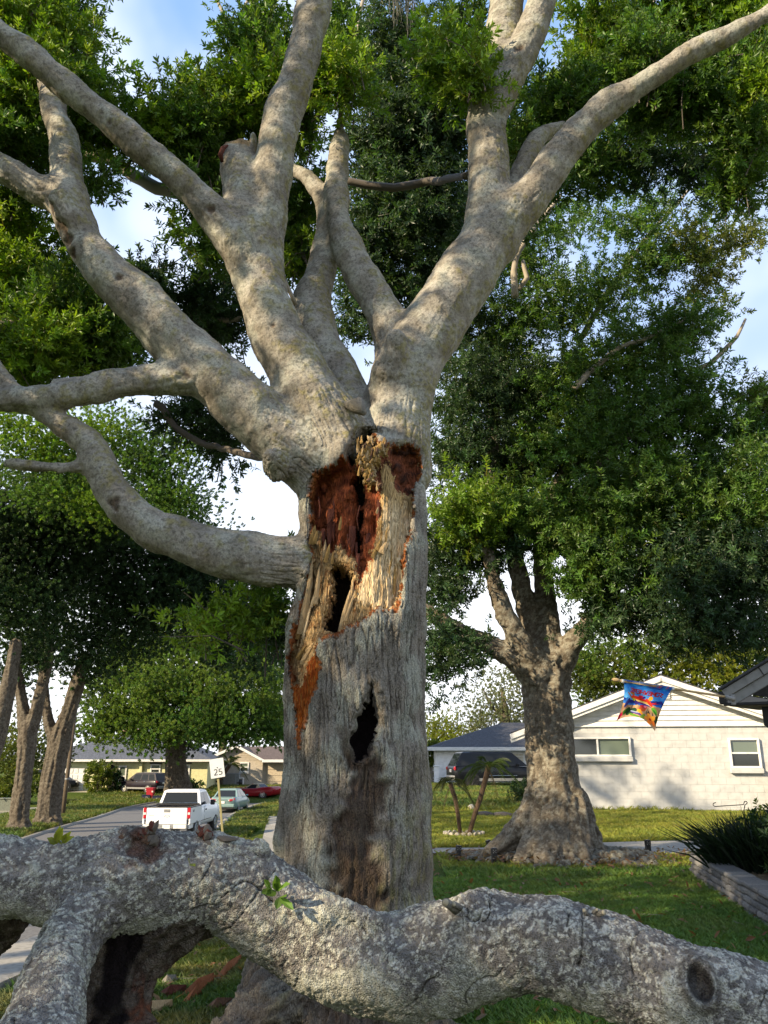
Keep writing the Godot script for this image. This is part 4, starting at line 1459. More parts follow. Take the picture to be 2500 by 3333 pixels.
func build_right_oak() -> void:
	var t := thing("oak_tree", "large oak with a dense dark crown and flared roots beside the grey block house", "tree")
	var ch := [
		chain(0, 0.5, [[1206, 1870, 15.4, 82], [1202, 1790, 15.4, 62], [1197, 1720, 15.4, 54], [1191, 1640, 15.4, 49], [1186, 1560, 15.4, 47], [1180, 1490, 15.4, 46], [1176, 1440, 15.4, 40]]),
		chain(1, 0.4, [[1150, 1455, 15.3, 30], [1110, 1420, 15.2, 24], [1050, 1390, 15.1, 20], [1000, 1368, 15.0, 18], [945, 1334, 14.9, 16], [890, 1300, 14.8, 13], [830, 1270, 14.7, 8]]),
		chain(1, 0.4, [[1165, 1450, 15.2, 30], [1130, 1392, 15.0, 23], [1092, 1330, 14.9, 20], [1070, 1270, 14.8, 17], [1055, 1200, 14.7, 13], [1020, 1130, 14.6, 9], [990, 1060, 14.6, 5]]),
		chain(1, 0.4, [[1170, 1430, 15.5, 29], [1148, 1352, 15.5, 24], [1125, 1262, 15.4, 20], [1107, 1177, 15.4, 17], [1090, 1110, 15.6, 13], [1060, 1040, 16.0, 13]]),
		chain(1, 0.4, [[1186, 1430, 15.4, 30], [1182, 1340, 15.5, 25], [1174, 1250, 15.6, 20], [1170, 1170, 15.7, 16], [1190, 1080, 15.8, 13], [1232, 1000, 15.9, 15], [1300, 930, 16.0, 11]]),
		chain(1, 0.4, [[1205, 1450, 15.3, 28], [1235, 1392, 15.2, 23], [1265, 1355, 15.1, 19], [1300, 1310, 15.0, 15], [1350, 1240, 14.9, 14], [1420, 1180, 14.8, 10]]),
		chain(1, 0.4, [[1060, 1060, 16.2, 15], [1066, 947, 16.4, 14], [1070, 847, 16.6, 12], [1085, 770, 16.8, 9], [1105, 690, 16.9, 7]]),
		chain(1, 0.4, [[1180, 1150, 15.6, 16], [1230, 1097, 15.5, 15], [1268, 1045, 15.4, 13], [1312, 987, 15.3, 11], [1372, 930, 15.2, 8]]),
	]
	for e in [[1105, 1842, -0.4, 0.9], [1060, 1868, 0.1, 1.0], [1130, 1880, 0.6, 1.0], [1190, 1890, 0.9, 0.9], [1240, 1888, 0.8, 1.0], [1290, 1872, 0.5, 1.0], [1335, 1852, 0.2, 0.9], [1300, 1830, -0.4, 0.8], [1160, 1890, 0.9, 0.7], [1268, 1884, 0.8, 0.7]]:
		var far := op(e[0], e[1], 15.4 - e[3])
		var gg := Vector3(far.x, gh(far.x, -15.4 + e[2] * 1.3) + 0.02, -15.4 + e[2] * 1.3)
		var top := op(1200 + (e[0] - 1200) * 0.30, 1740, 15.4)
		top.z += e[2] * 0.25
		var mid := top.lerp(gg, 0.5) + Vector3(0, -0.12, 0)
		ch.append(spline([[top, 0.24], [mid, 0.20], [gg, 0.11], [gg + (gg - mid) * 0.45 - Vector3(0, 0.08, 0), 0.05]], 0.25, 0))
	oak_skin("trunk", ch, 0.06, t, M.smooth_bark, 1, Vector3(0.115, 0.092, 0.066), Vector3(0.225, 0.190, 0.142), Vector3(0.310, 0.290, 0.232))
	# knotted roots with dead leaves caught between them
	var kn := []
	rng.seed = 5
	for i in 58:
		var a := rng.randf() * TAU
		var rad := rng.randf_range(0.65, 1.75)
		var out := Vector3(cos(a) * 0.95, 0, sin(a) * 0.8)
		var p := Vector3(3.28, 0, -15.3) + out * rad
		p.y = gh(p.x, p.z) + 0.17 * maxf(1.75 - rad, 0.0)
		var d := out.normalized().rotated(Vector3.UP, rng.randf_range(-0.55, 0.55)) * rng.randf_range(0.35, 0.75)
		var w := rng.randf_range(0.045, 0.085)
		var bow := Vector3(-d.z, 0, d.x) * rng.randf_range(-0.35, 0.35)
		p.y -= 0.05
		kn.append(spline([[p - d * 0.6 + Vector3(0, 0.06, 0), w * 1.2], [p + bow * 0.6 + Vector3(0, 0.04, 0), w], [p + d * 0.55 + bow + Vector3(0, 0.01, 0), w * 0.8], [p + d + Vector3(0, -0.06, 0), w * 0.5]], 0.14, 2))
	oak_skin("root_mass", kn, 0.032, t, M.smooth_bark, 1, Vector3(0.105, 0.078, 0.055), Vector3(0.20, 0.168, 0.125), Vector3(0.29, 0.285, 0.235))
	twig_set("branch", t, [
		[[1250, 740, 16.5, 7], [1300, 650, 16.4, 7], [1335, 605, 16.3, 6], [1400, 510, 16.2, 5], [1490, 410, 16.1, 3]],
		[[1240, 840, 15.0, 8], [1290, 785, 15.0, 7], [1340, 752, 14.9, 5], [1385, 733, 14.9, 5], [1480, 690, 14.8, 3]],
		[[1480, 800, 15.5, 6], [1530, 790, 15.4, 5], [1575, 745, 15.3, 5], [1612, 690, 15.2, 3]],
		[[1110, 640, 14.0, 8], [1112, 560, 14.0, 7], [1150, 500, 14.0, 6], [1215, 420, 14.0, 4]],
		[[1118, 625, 14.0, 5], [1135, 600, 14.0, 6], [1128, 560, 14.0, 4]],
		[[1600, 330, 12.0, 5], [1500, 345, 12.0, 8], [1430, 325, 12.0, 7], [1380, 320, 12.0, 4]],
		[[1310, 270, 13.0, 3], [1350, 150, 13.0, 5], [1380, 80, 13.0, 4], [1425, -20, 13.0, 4]],
	], M.twig_pale)
	var blobs := [
		[985, 520, 15.5, 85, 90, 1.2, 210, 0.9, SHADY], [1130, 570, 16, 80, 60, 1.0, 150, 0.9, DEEP], [1200, 480, 16, 70, 50, 1.0, 110, 0.9, DEEP], [1330, 470, 15, 90, 50, 1.0, 110, 0.9, DEEP], [1420, 445, 15, 40, 36, 0.8, 46, 0.9, DEEP],
		[1000, 670, 16, 105, 80, 1.3, 270, 0.9, SHADY], [1130, 690, 16, 100, 80, 1.2, 240, 0.9, DEEP], [1260, 640, 15.5, 90, 60, 1.2, 190, 0.9, DEEP], [1390, 590, 15.5, 80, 55, 1.0, 150, 0.9, DEEP], [1480, 530, 15.5, 60, 45, 1.0, 100, 0.9, OLIVE], [1600, 520, 15.5, 60, 36, 0.9, 90, 0.9, OLIVE], [1530, 585, 15.5, 50, 26, 0.8, 60, 0.9, OLIVE],
		[1010, 840, 16, 95, 85, 1.3, 290, 0.9, SHADY], [1125, 850, 16.2, 90, 80, 1.2, 230, 0.9, SHADY], [1240, 800, 15.5, 110, 80, 1.3, 270, 0.9, DEEP], [1375, 760, 15.3, 100, 70, 1.2, 240, 0.9, DEEP], [1465, 715, 15.3, 70, 50, 1.1, 190, 0.9, DEEP], [1540, 650, 15.3, 36, 30, 0.7, 34, 0.9, OLIVE],
		[990, 980, 16, 85, 80, 1.2, 230, 0.9, SHADY], [1110, 985, 16.2, 90, 80, 1.2, 240, 0.9, SHADY], [1240, 950, 15.4, 110, 85, 1.4, 300, 0.9, DEEP], [1375, 915, 15, 110, 85, 1.4, 300, 0.9, DEEP], [1470, 860, 15, 66, 60, 1.2, 190, 0.9, DEEP], [1640, 860, 15, 45, 40, 0.9, 90, 0.9, OLIVE], [1640, 930, 15, 60, 70, 1.2, 160, 0.9, DEEP], [1550, 930, 15, 60, 60, 1.2, 140, 0.9, DEEP],
		[1000, 1110, 14.6, 80, 60, 1.0, 180, 0.9, FRESH], [1090, 1100, 15.6, 75, 60, 1.0, 170, 0.9, DEEP], [1250, 1110, 15, 110, 80, 1.4, 300, 0.9, DEEP], [1390, 1080, 14.6, 110, 90, 1.5, 320, 0.9, DEEP], [1515, 1060, 14.5, 95, 90, 1.4, 290, 0.9, DEEP], [1630, 1070, 14.4, 85, 90, 1.4, 250, 0.9, DEEP],
		[950, 1190, 15.5, 60, 60, 0.9, 140, 0.9, SHADY], [1040, 1190, 15.3, 80, 50, 1.0, 170, 0.9, SHADY], [1300, 1220, 14.5, 100, 80, 1.3, 270, 0.9, DEEP], [1425, 1230, 14.3, 110, 80, 1.4, 300, 0.9, SHADY], [1545, 1225, 14.2, 110, 85, 1.4, 310, 0.9, SHADY], [1650, 1230, 14.2, 80, 90, 1.3, 230, 0.9, SHADY],
		[1195, 1170, 14.6, 60, 46, 0.7, 120, 0.9, DEEP], [1140, 1110, 14.8, 60, 46, 0.7, 120, 0.9, DEEP], [1240, 1250, 14.4, 40, 40, 0.6, 70, 0.9, DEEP], [1020, 1130, 14.4, 60, 40, 0.6, 90, 0.9, FRESH],
		[960, 1270, 15.2, 55, 50, 0.9, 120, 0.9, SHADY], [1315, 1320, 14.4, 70, 45, 1.0, 120, 0.9, SHADY], [1440, 1340, 14.2, 110, 55, 1.3, 220, 0.9, SHADY], [1570, 1340, 14.1, 110, 55, 1.3, 220, 0.9, SHADY],
		[945, 1395, 14.2, 45, 45, 0.6, 70, 0.9, SHADY], [1000, 1415, 14.2, 55, 28, 0.6, 60, 0.9, SHADY], [950, 1450, 14.2, 25, 45, 0.5, 36, 0.9, SHADY],
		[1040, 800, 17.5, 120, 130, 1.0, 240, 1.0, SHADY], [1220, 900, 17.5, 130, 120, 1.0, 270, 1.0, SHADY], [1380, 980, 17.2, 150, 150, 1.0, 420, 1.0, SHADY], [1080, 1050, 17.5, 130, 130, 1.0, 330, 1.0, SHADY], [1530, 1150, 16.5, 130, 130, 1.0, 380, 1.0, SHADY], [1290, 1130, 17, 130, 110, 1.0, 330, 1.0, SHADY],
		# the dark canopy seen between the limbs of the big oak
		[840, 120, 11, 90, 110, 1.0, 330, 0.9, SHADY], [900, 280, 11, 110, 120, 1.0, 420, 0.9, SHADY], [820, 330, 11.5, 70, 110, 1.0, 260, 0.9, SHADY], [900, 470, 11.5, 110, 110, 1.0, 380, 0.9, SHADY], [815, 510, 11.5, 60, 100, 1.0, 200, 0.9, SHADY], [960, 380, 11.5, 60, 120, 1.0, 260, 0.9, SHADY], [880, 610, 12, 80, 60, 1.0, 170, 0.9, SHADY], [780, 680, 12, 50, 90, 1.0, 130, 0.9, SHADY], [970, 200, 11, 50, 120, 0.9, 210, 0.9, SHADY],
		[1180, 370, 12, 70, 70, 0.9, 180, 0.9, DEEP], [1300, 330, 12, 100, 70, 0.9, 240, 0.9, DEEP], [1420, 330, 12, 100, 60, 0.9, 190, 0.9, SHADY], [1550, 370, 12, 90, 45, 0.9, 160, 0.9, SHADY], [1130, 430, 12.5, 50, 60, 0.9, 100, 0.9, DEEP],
	]
	leafage("crown", t, blobs, sprig_mid, M.leaves, 31, 0.40, 11, 2.35, 0.80)


# ------------------------------------------------------------------ trees that stand farther off
func far_tree(label: String, trunks: Array, blobs: Array, seed_n: int, clump: float, group := "", mesh: ArrayMesh = null, cut := 1.0, dense := false, step_back := 0.0) -> Node3D:
	var t := thing("oak_tree" if mesh == null else "tree", label, "tree", Vector3.ZERO, 0.0, group)
	for l in trunks:
		for e in l:
			e[2] += step_back
	for e in blobs:
		e[2] += step_back
	if trunks:
		var ch := []
		for l in trunks:
			ch.append(chain(0 if l[0][3] > 10 else 1, 0.5, l))
		oak_skin("trunk", ch, 0.085 * cut, t, M.smooth_bark, 1, Vector3(0.075, 0.060, 0.044), Vector3(0.150, 0.125, 0.095), Vector3(0.195, 0.172, 0.135), 1.0)
	if blobs:
		leafage("crown", t, blobs, sprig_far if mesh == null else mesh, M.far_leaves, seed_n, clump * (0.50 if dense else 0.8), 15 if dense else 10, 4.2 * (1.35 if dense else 1.6), 0.46 * (1.1 if dense else 1.0))
	return t


func build_far_trees() -> void:
	# the three street oaks on the left
	far_tree("street oak with a forked straight trunk, left of the other forked street oak", [
		[[38, 1800, 35.5, 28], [42, 1770, 35.5, 20], [50, 1690, 35.5, 17.5], [58, 1600, 35.5, 17], [52, 1545, 35.6, 12], [42, 1480, 35.7, 10], [30, 1400, 35.8, 8]],
		[[60, 1600, 35.5, 14], [76, 1545, 35.4, 12.5], [92, 1480, 35.3, 11], [110, 1400, 35.2, 8]],
		[[40, 1790, 35.3, 14], [25, 1800, 34.9, 7]], [[45, 1790, 35.3, 14], [60, 1803, 34.9, 7]],
	], [
		[60, 1180, 34, 130, 110, 2.5, 330, 0.8, SHADY], [30, 1320, 34, 90, 90, 2.2, 150, 0.8, SHADY], [190, 1120, 34, 120, 110, 2.5, 330, 0.8, SHADY], [80, 1410, 34, 70, 40, 2.0, 60, 0.8, SHADY], [130, 1240, 34.5, 90, 80, 2.2, 170, 0.8, SHADY], [20, 1190, 34, 80, 90, 2.2, 170, 0.8, SHADY],
	], 41, 1.2, "oaks along the street on the left", null, 1.0, false, 6.0)
	far_tree("street oak with a leaning two stemmed trunk beside the wooden pole", [
		[[102, 1790, 37.8, 34], [104, 1760, 37.8, 24], [114, 1680, 37.8, 22], [128, 1610, 37.8, 22], [140, 1565, 37.7, 18], [160, 1500, 37.6, 15], [182, 1420, 37.4, 12]],
		[[124, 1620, 37.8, 16], [106, 1560, 37.9, 11], [96, 1490, 38.0, 8], [90, 1420, 38.0, 6]],
		[[110, 1785, 37.5, 16], [135, 1795, 37.0, 8]], [[100, 1785, 37.5, 16], [82, 1790, 37.0, 8]],
	], [
		[250, 1270, 36, 140, 100, 2.5, 360, 0.8, SHADY], [330, 1150, 36, 130, 100, 2.5, 330, 0.8, SHADY], [170, 1380, 36, 110, 70, 2.2, 170, 0.8, SHADY], [430, 1200, 36, 100, 90, 2.2, 230, 0.8, SHADY], [400, 1310, 36, 90, 70, 2.2, 170, 0.8, SHADY], [280, 1390, 36, 70, 40, 2.0, 70, 0.8, SHADY], [120, 1330, 39, 130, 60, 2.2, 190, 0.8, SHADY], [300, 1330, 39, 130, 60, 2.2, 190, 0.8, SHADY], [80, 1400, 39, 100, 40, 2.0, 110, 0.8, SHADY], [200, 1440, 38, 60, 36, 2.0, 60, 0.8, SHADY], [30, 1460, 38, 60, 40, 2.0, 60, 0.8, SHADY], [520, 1330, 37, 90, 70, 2.2, 210, 0.8, SHADY], [480, 1400, 37, 60, 40, 2.0, 80, 0.8, SHADY], [560, 1400, 37, 60, 60, 2.0, 120, 0.8, SHADY], [330, 1280, 36.5, 110, 80, 2.2, 260, 0.8, SHADY], [230, 1180, 36.5, 110, 80, 2.2, 240, 0.8, SHADY], [430, 1260, 36.5, 90, 80, 2.2, 200, 0.8, SHADY], [560, 1290, 37, 60, 40, 2.0, 90, 0.8, SHADY],
	], 42, 1.2, "oaks along the street on the left", null, 1.0, false, 7.5)
	far_tree("street oak cut off by the left edge of the picture, leaning right", [
		[[-60, 1760, 33.0, 26], [-38, 1700, 33.0, 19], [-14, 1620, 33.0, 18], [6, 1540, 33.0, 16], [20, 1470, 33.0, 14], [34, 1390, 33.0, 11]],
	], [
		[0, 1090, 32, 120, 90, 2.2, 240, 0.8, SHADY], [100, 1130, 33, 120, 60, 2.2, 240, 0.8, SHADY], [240, 1110, 33, 120, 60, 2.2, 240, 0.8, SHADY], [60, 1280, 33, 90, 70, 2.2, 150, 0.8, SHADY], [-30, 1240, 32, 80, 90, 2.2, 130, 0.8, SHADY], [140, 1030, 32, 90, 80, 2.0, 170, 0.8, DEEP],
		[80, 960, 28.5, 110, 60, 1.6, 230, 0.62, FRESH], [220, 940, 28.5, 90, 60, 1.6, 180, 0.62, FRESH], [310, 990, 28.5, 90, 60, 1.6, 220, 0.62, DEEP], [370, 1060, 28.5, 70, 60, 1.5, 170, 0.62, DEEP], [120, 1050, 28.5, 110, 50, 1.6, 190, 0.62, DEEP], [400, 960, 28.5, 40, 40, 1.2, 60, 0.62, FRESH], [230, 1090, 28.5, 80, 40, 1.4, 120, 0.62, FRESH], [30, 900, 28.5, 60, 40, 1.4, 70, 0.62, FRESH], [390, 1110, 28.5, 50, 30, 1.2, 60, 0.62, DEEP],
	], 43, 1.2, "oaks along the street on the left", null, 1.0, false, 5.5)
	# the spreading tree before the yellow house
	far_tree("broad spreading shade tree in front of the yellow house", [
		[[384, 1702, 71, 30], [382, 1680, 71, 24], [380, 1640, 71, 21], [378, 1600, 71, 21], [368, 1560, 71, 15], [350, 1520, 70.5, 11], [320, 1480, 70, 8]],
		[[382, 1605, 71, 16], [394, 1560, 71, 14], [410, 1510, 71.5, 10], [440, 1460, 72, 7]],
	], [
		[235, 1555, 66, 60, 45, 3, 170, 1.0, MAPLE], [300, 1500, 67, 80, 60, 4, 260, 1.0, MAPLE], [400, 1470, 69, 90, 60, 4, 290, 1.0, MAPLE], [500, 1480, 69, 90, 60, 4, 280, 1.0, MAPLE], [340, 1570, 66, 90, 40, 4, 230, 1.0, MAPLE], [440, 1550, 67, 80, 50, 4, 240, 1.0, DEEP], [310, 1590, 65, 46, 20, 3, 70, 1.0, DEEP], [540, 1560, 70, 70, 50, 3.5, 210, 1.0, DEEP], [585, 1520, 72, 50, 70, 3.5, 180, 1.0, MAPLE], [200, 1575, 66, 40, 22, 3, 60, 1.0, MAPLE], [420, 1590, 72, 60, 30, 2, 80, 1.0, SHADY], [480, 1540, 72, 70, 40, 2, 110, 1.0, SHADY], [330, 1540, 69, 60, 40, 2, 100, 1.0, SHADY], [300, 1405, 71, 60, 40, 3, 110, 1.0, MAPLE], [465, 1395, 72, 60, 40, 3, 120, 1.0, MAPLE], [545, 1430, 72, 50, 50, 3, 130, 1.0, MAPLE], [210, 1500, 68, 50, 40, 3, 90, 1.0, MAPLE], [380, 1400, 72, 70, 40, 3, 150, 1.0, MAPLE], [260, 1440, 70, 60, 40, 3, 130, 1.0, MAPLE], [590, 1575, 71, 40, 20, 3, 60, 1.0, DEEP], [500, 1580, 70, 40, 18, 3, 50, 1.0, DEEP],
	], 45, 2.2, "", null, 2.0, true)
	far_tree("tall tree mass behind the far houses on the left", [
		[[480, 1700, 110, 10], [480, 1560, 110, 9], [470, 1450, 110, 6]],
	], [
		[470, 1400, 110, 120, 80, 7, 300, 1.9, MAPLE], [590, 1430, 112, 60, 120, 7, 220, 1.9, MAPLE], [310, 1440, 110, 100, 80, 7, 230, 1.9, MAPLE], [600, 1560, 105, 50, 30, 6, 90, 1.7, DEEP], [480, 1560, 105, 70, 34, 6, 120, 1.7, MAPLE],
	], 46, 3.6, "", null, 3.0, true)
	far_tree("rounded yellow green tree by the left edge behind the forked oaks", [
		[[40, 1690, 60, 8], [42, 1650, 60, 6], [44, 1620, 60, 4]],
	], [
		[45, 1600, 58, 70, 55, 3, 190, 0.75, OLIVE], [20, 1650, 58, 60, 30, 3, 110, 0.75, OLIVE], [95, 1640, 59, 40, 40, 3, 90, 0.75, OLIVE],
	], 47, 1.4, "", sprig_far, 2.0)
	# right side
	far_tree("thin crowned pale leaved tree behind the white hip roofed house", [
		[[1100, 1640, 66, 8], [1095, 1560, 66, 7], [1085, 1490, 66, 5]],
		[[1096, 1570, 66, 5], [1060, 1520, 66, 4], [1040, 1480, 66, 2]],
	], [
		[1080, 1500, 66, 70, 55, 3, 130, 0.75, PALE], [1040, 1555, 66, 60, 35, 3, 130, 0.75, PALE], [1120, 1550, 66, 50, 45, 3, 120, 0.75, PALE], [1000, 1590, 67, 40, 22, 2.5, 50, 0.75, PALE], [1110, 1460, 66, 30, 30, 2.5, 40, 0.75, PALE],
	], 51, 1.5, "", sprig_far, 2.0)
	far_tree("round lime green tree behind the left end of the white house", [
		[[945, 1660, 62, 7], [945, 1610, 62, 5]],
	], [
		[945, 1590, 62, 52, 38, 2.6, 230, 0.62, LIME], [980, 1600, 62, 30, 25, 2.2, 70, 0.62, LIME], [935, 1640, 61, 40, 25, 2.2, 80, 0.62, OLIVE],
	], 52, 1.0, "", sprig_far, 2.0)
	far_tree("wide yellow green tree behind the gable of the grey block house", [
		[[1500, 1640, 44, 12], [1495, 1560, 44, 10], [1500, 1440, 44, 7]],
	], [
		[1300, 1460, 43, 80, 45, 2.5, 240, 0.62, OLIVE], [1420, 1450, 43, 90, 50, 2.5, 280, 0.62, LIME], [1540, 1440, 43, 90, 55, 2.5, 290, 0.62, LIME], [1640, 1430, 43, 60, 55, 2.5, 180, 0.62, OLIVE], [1260, 1420, 43, 50, 40, 2.5, 110, 0.62, MAPLE], [1350, 1405, 43, 70, 35, 2.5, 120, 0.62, MAPLE], [1470, 1385, 43, 90, 40, 2.5, 160, 0.62, OLIVE], [1290, 1510, 44, 60, 30, 2, 110, 0.62, MAPLE], [1600, 1490, 44, 70, 30, 2, 130, 0.62, OLIVE],
	], 53, 1.0, "", sprig_far, 1.4, true)
	# trees left of the camera, outside the frame: their crowns shade the lower half of the scene
	for e in [[Vector3(-9.8, 0, 2.0), 4.2, 6.6, "garden oak left of the camera, nearest of the four outside the picture"], [Vector3(-11.2, 0, -2.5), 3.6, 7.2, "garden oak left of the camera, second of the four outside the picture"], [Vector3(-13.5, 0, -6.0), 3.4, 9.0, "tall garden oak left of the camera, third of the four outside the picture"], [Vector3(-14.5, 0, -14.0), 5.2, 11.0, "tallest garden oak, farthest of the four outside the picture at left"]]:
		shade_tree(e[0], e[1], e[2], e[3])


func shade_tree(where: Vector3, half: float, mid: float, label: String) -> void:
	var t := thing("oak_tree", label, "tree", Vector3.ZERO, 0.0, "oaks left of the camera")
	where.y = gh(where.x, where.z)
	var st := mb(true)
	tube(st, [where, where + Vector3(0.1, 1.2, 0), where + Vector3(0, mid, 0.1)], [0.32, 0.24, 0.14], 10)
	obj("trunk", st, M.twig_dark, t)
	var r := RandomNumberGenerator.new()
	r.seed = int(absf(where.z) * 10.0) + 3
	var list: Array[Transform3D] = []
	var tint := PackedColorArray()
	for c in 95:
		var d := Vector3(r.randfn(), r.randfn(), r.randfn()).normalized() * pow(r.randf(), 0.4)
		var cc := where + Vector3(0, mid, 0) + d * Vector3(half * 0.8, half * 0.62, half * 1.15)
		for k in 12:
			var q := Vector3(r.randfn(), r.randfn(), r.randfn()) * 0.42
			var y := (q + Vector3(0, 0.3, 0)).normalized()
			var x := y.cross(Vector3(r.randfn(), r.randfn(), r.randfn())).normalized()
			list.append(Transform3D(Basis(x, y, x.cross(y)) * 1.3, cc + q))
			tint.append(Color(0.04, 0.08, 0.016))
	scatter("crown", t, sprig_mid, M.far_leaves, list, tint)


# ------------------------------------------------------------------ moss
func build_moss() -> void:
	for e in [
		["strand of pale moss hanging from the canopy at the top centre", 862, -20, 7.4, 30, 75, 26], ["thinner moss strand hanging right of the first at the top centre", 886, -20, 7.3, 16, 115, 16],
		["long grey moss drape in the dark trees left of the trunk", 488, 1200, 43, 30, 110, 14], ["broad grey moss drape in the dark street trees at left", 395, 1320, 43, 26, 120, 16], ["thin moss drape near the left sky gaps", 105, 1250, 40, 20, 80, 10],
		["moss tuft hanging from a branch at the right edge", 1556, 330, 12, 14, 70, 14], ["moss drape at the far right edge high in the crown", 1648, 360, 11.5, 12, 90, 14], ["moss drape in front of the spreading tree", 520, 1330, 43, 16, 90, 10],
	]:
		var r := RandomNumberGenerator.new()
		r.seed = int(e[1]) + 1
		var st := mb(true)
		for i in e[6] * 2:
			var x: float = e[1] + r.randfn() * e[4] * 0.5
			var l: float = e[5] * r.randf_range(0.4, 1.0) * (1.0 - minf(absf(x - e[1]) / e[4], 0.8) * 0.6)
			var p := []
			var w := []
			var zz := r.randfn() * 0.12
			for k in 7:
				var q := op(x + sin(k * 1.7 + i) * e[4] * 0.06, e[2] + l * k / 6.0, e[3])
				q.z += zz
				p.append(q)
				w.append(opr(e[2], e[3], 1.0) * (1.15 - k / 7.0) * (0.45 if e[3] > 20 else 0.8))
			tube(st, p, w, 3, false)
		var o := obj("spanish_moss", st, M.moss)
		tag(o, e[0], "moss", "moss hanging in the trees")


# ------------------------------------------------------------------ roads, paths and other flat ground
func edge_points(list: Array, n: int) -> PackedVector3Array:
	var c := []
	for e in list:
		c.append([ground_at(e[0], e[1]), 1.0])
	var s := spline(c, 0.5, 0)
	var P: PackedVector3Array = s.p
	var total := 0.0
	for i in P.size() - 1:
		total += P[i].distance_to(P[i + 1])
	var out := PackedVector3Array()
	var k := 0
	var run := 0.0
	for i in n + 1:
		var want := total * i / n
		while k < P.size() - 2 and run + P[k].distance_to(P[k + 1]) < want:
			run += P[k].distance_to(P[k + 1])
			k += 1
		out.append(P[k].lerp(P[k + 1], clampf((want - run) / maxf(P[k].distance_to(P[k + 1]), 1e-4), 0, 1)))
	return out


func drape(called: String, a: Array, b: Array, lift: float, m: Material, n := 60, across := 8) -> MeshInstance3D:
	return drape_points(called, edge_points(a, n), edge_points(b, n), lift, m, across)


func drape_points(called: String, A: PackedVector3Array, B: PackedVector3Array, lift: float, m: Material, across := 8) -> MeshInstance3D:
	var st := mb(true)
	var n := A.size()
	for i in n:
		for j in across + 1:
			var p := A[i].lerp(B[i], float(j) / across)
			p.y = gh(p.x, p.z) + lift
			st.set_uv(Vector2(p.x, p.z))
			st.add_vertex(p)
	for i in n - 1:
		for j in across:
			var q := i * (across + 1) + j
			for k in [q, q + across + 1, q + across + 2, q, q + across + 2, q + 1]:
				st.add_index(k)
	st.generate_normals()
	var o := put(called, st.commit(), m)
	o.set_meta("kind", "structure")
	return o


func raised(called: String, A: PackedVector3Array, wide: float, tall: float, sgn: float, m: Material) -> void:
	# a rounded kerb along a line
	var st := mb(true)
	var prof := [Vector2(0, 0.0), Vector2(0.05, tall * 0.8), Vector2(0.14, tall), Vector2(wide, tall), Vector2(wide + 0.02, 0.0)]
	for i in A.size():
		var f := (A[mini(i + 1, A.size() - 1)] - A[maxi(i - 1, 0)]).normalized()
		var s := Vector3(-f.z, 0, f.x).normalized() * sgn
		for e in prof:
			var p: Vector3 = A[i] + s * e.x
			p.y = gh(p.x, p.z) + e.y
			st.add_vertex(p)
	for i in A.size() - 1:
		for j in 4:
			var q := i * 5 + j
			for k in [q, q + 5, q + 6, q, q + 6, q + 1]:
				st.add_index(k)
	st.generate_normals()
	put(called, st.commit(), m).set_meta("kind", "structure")


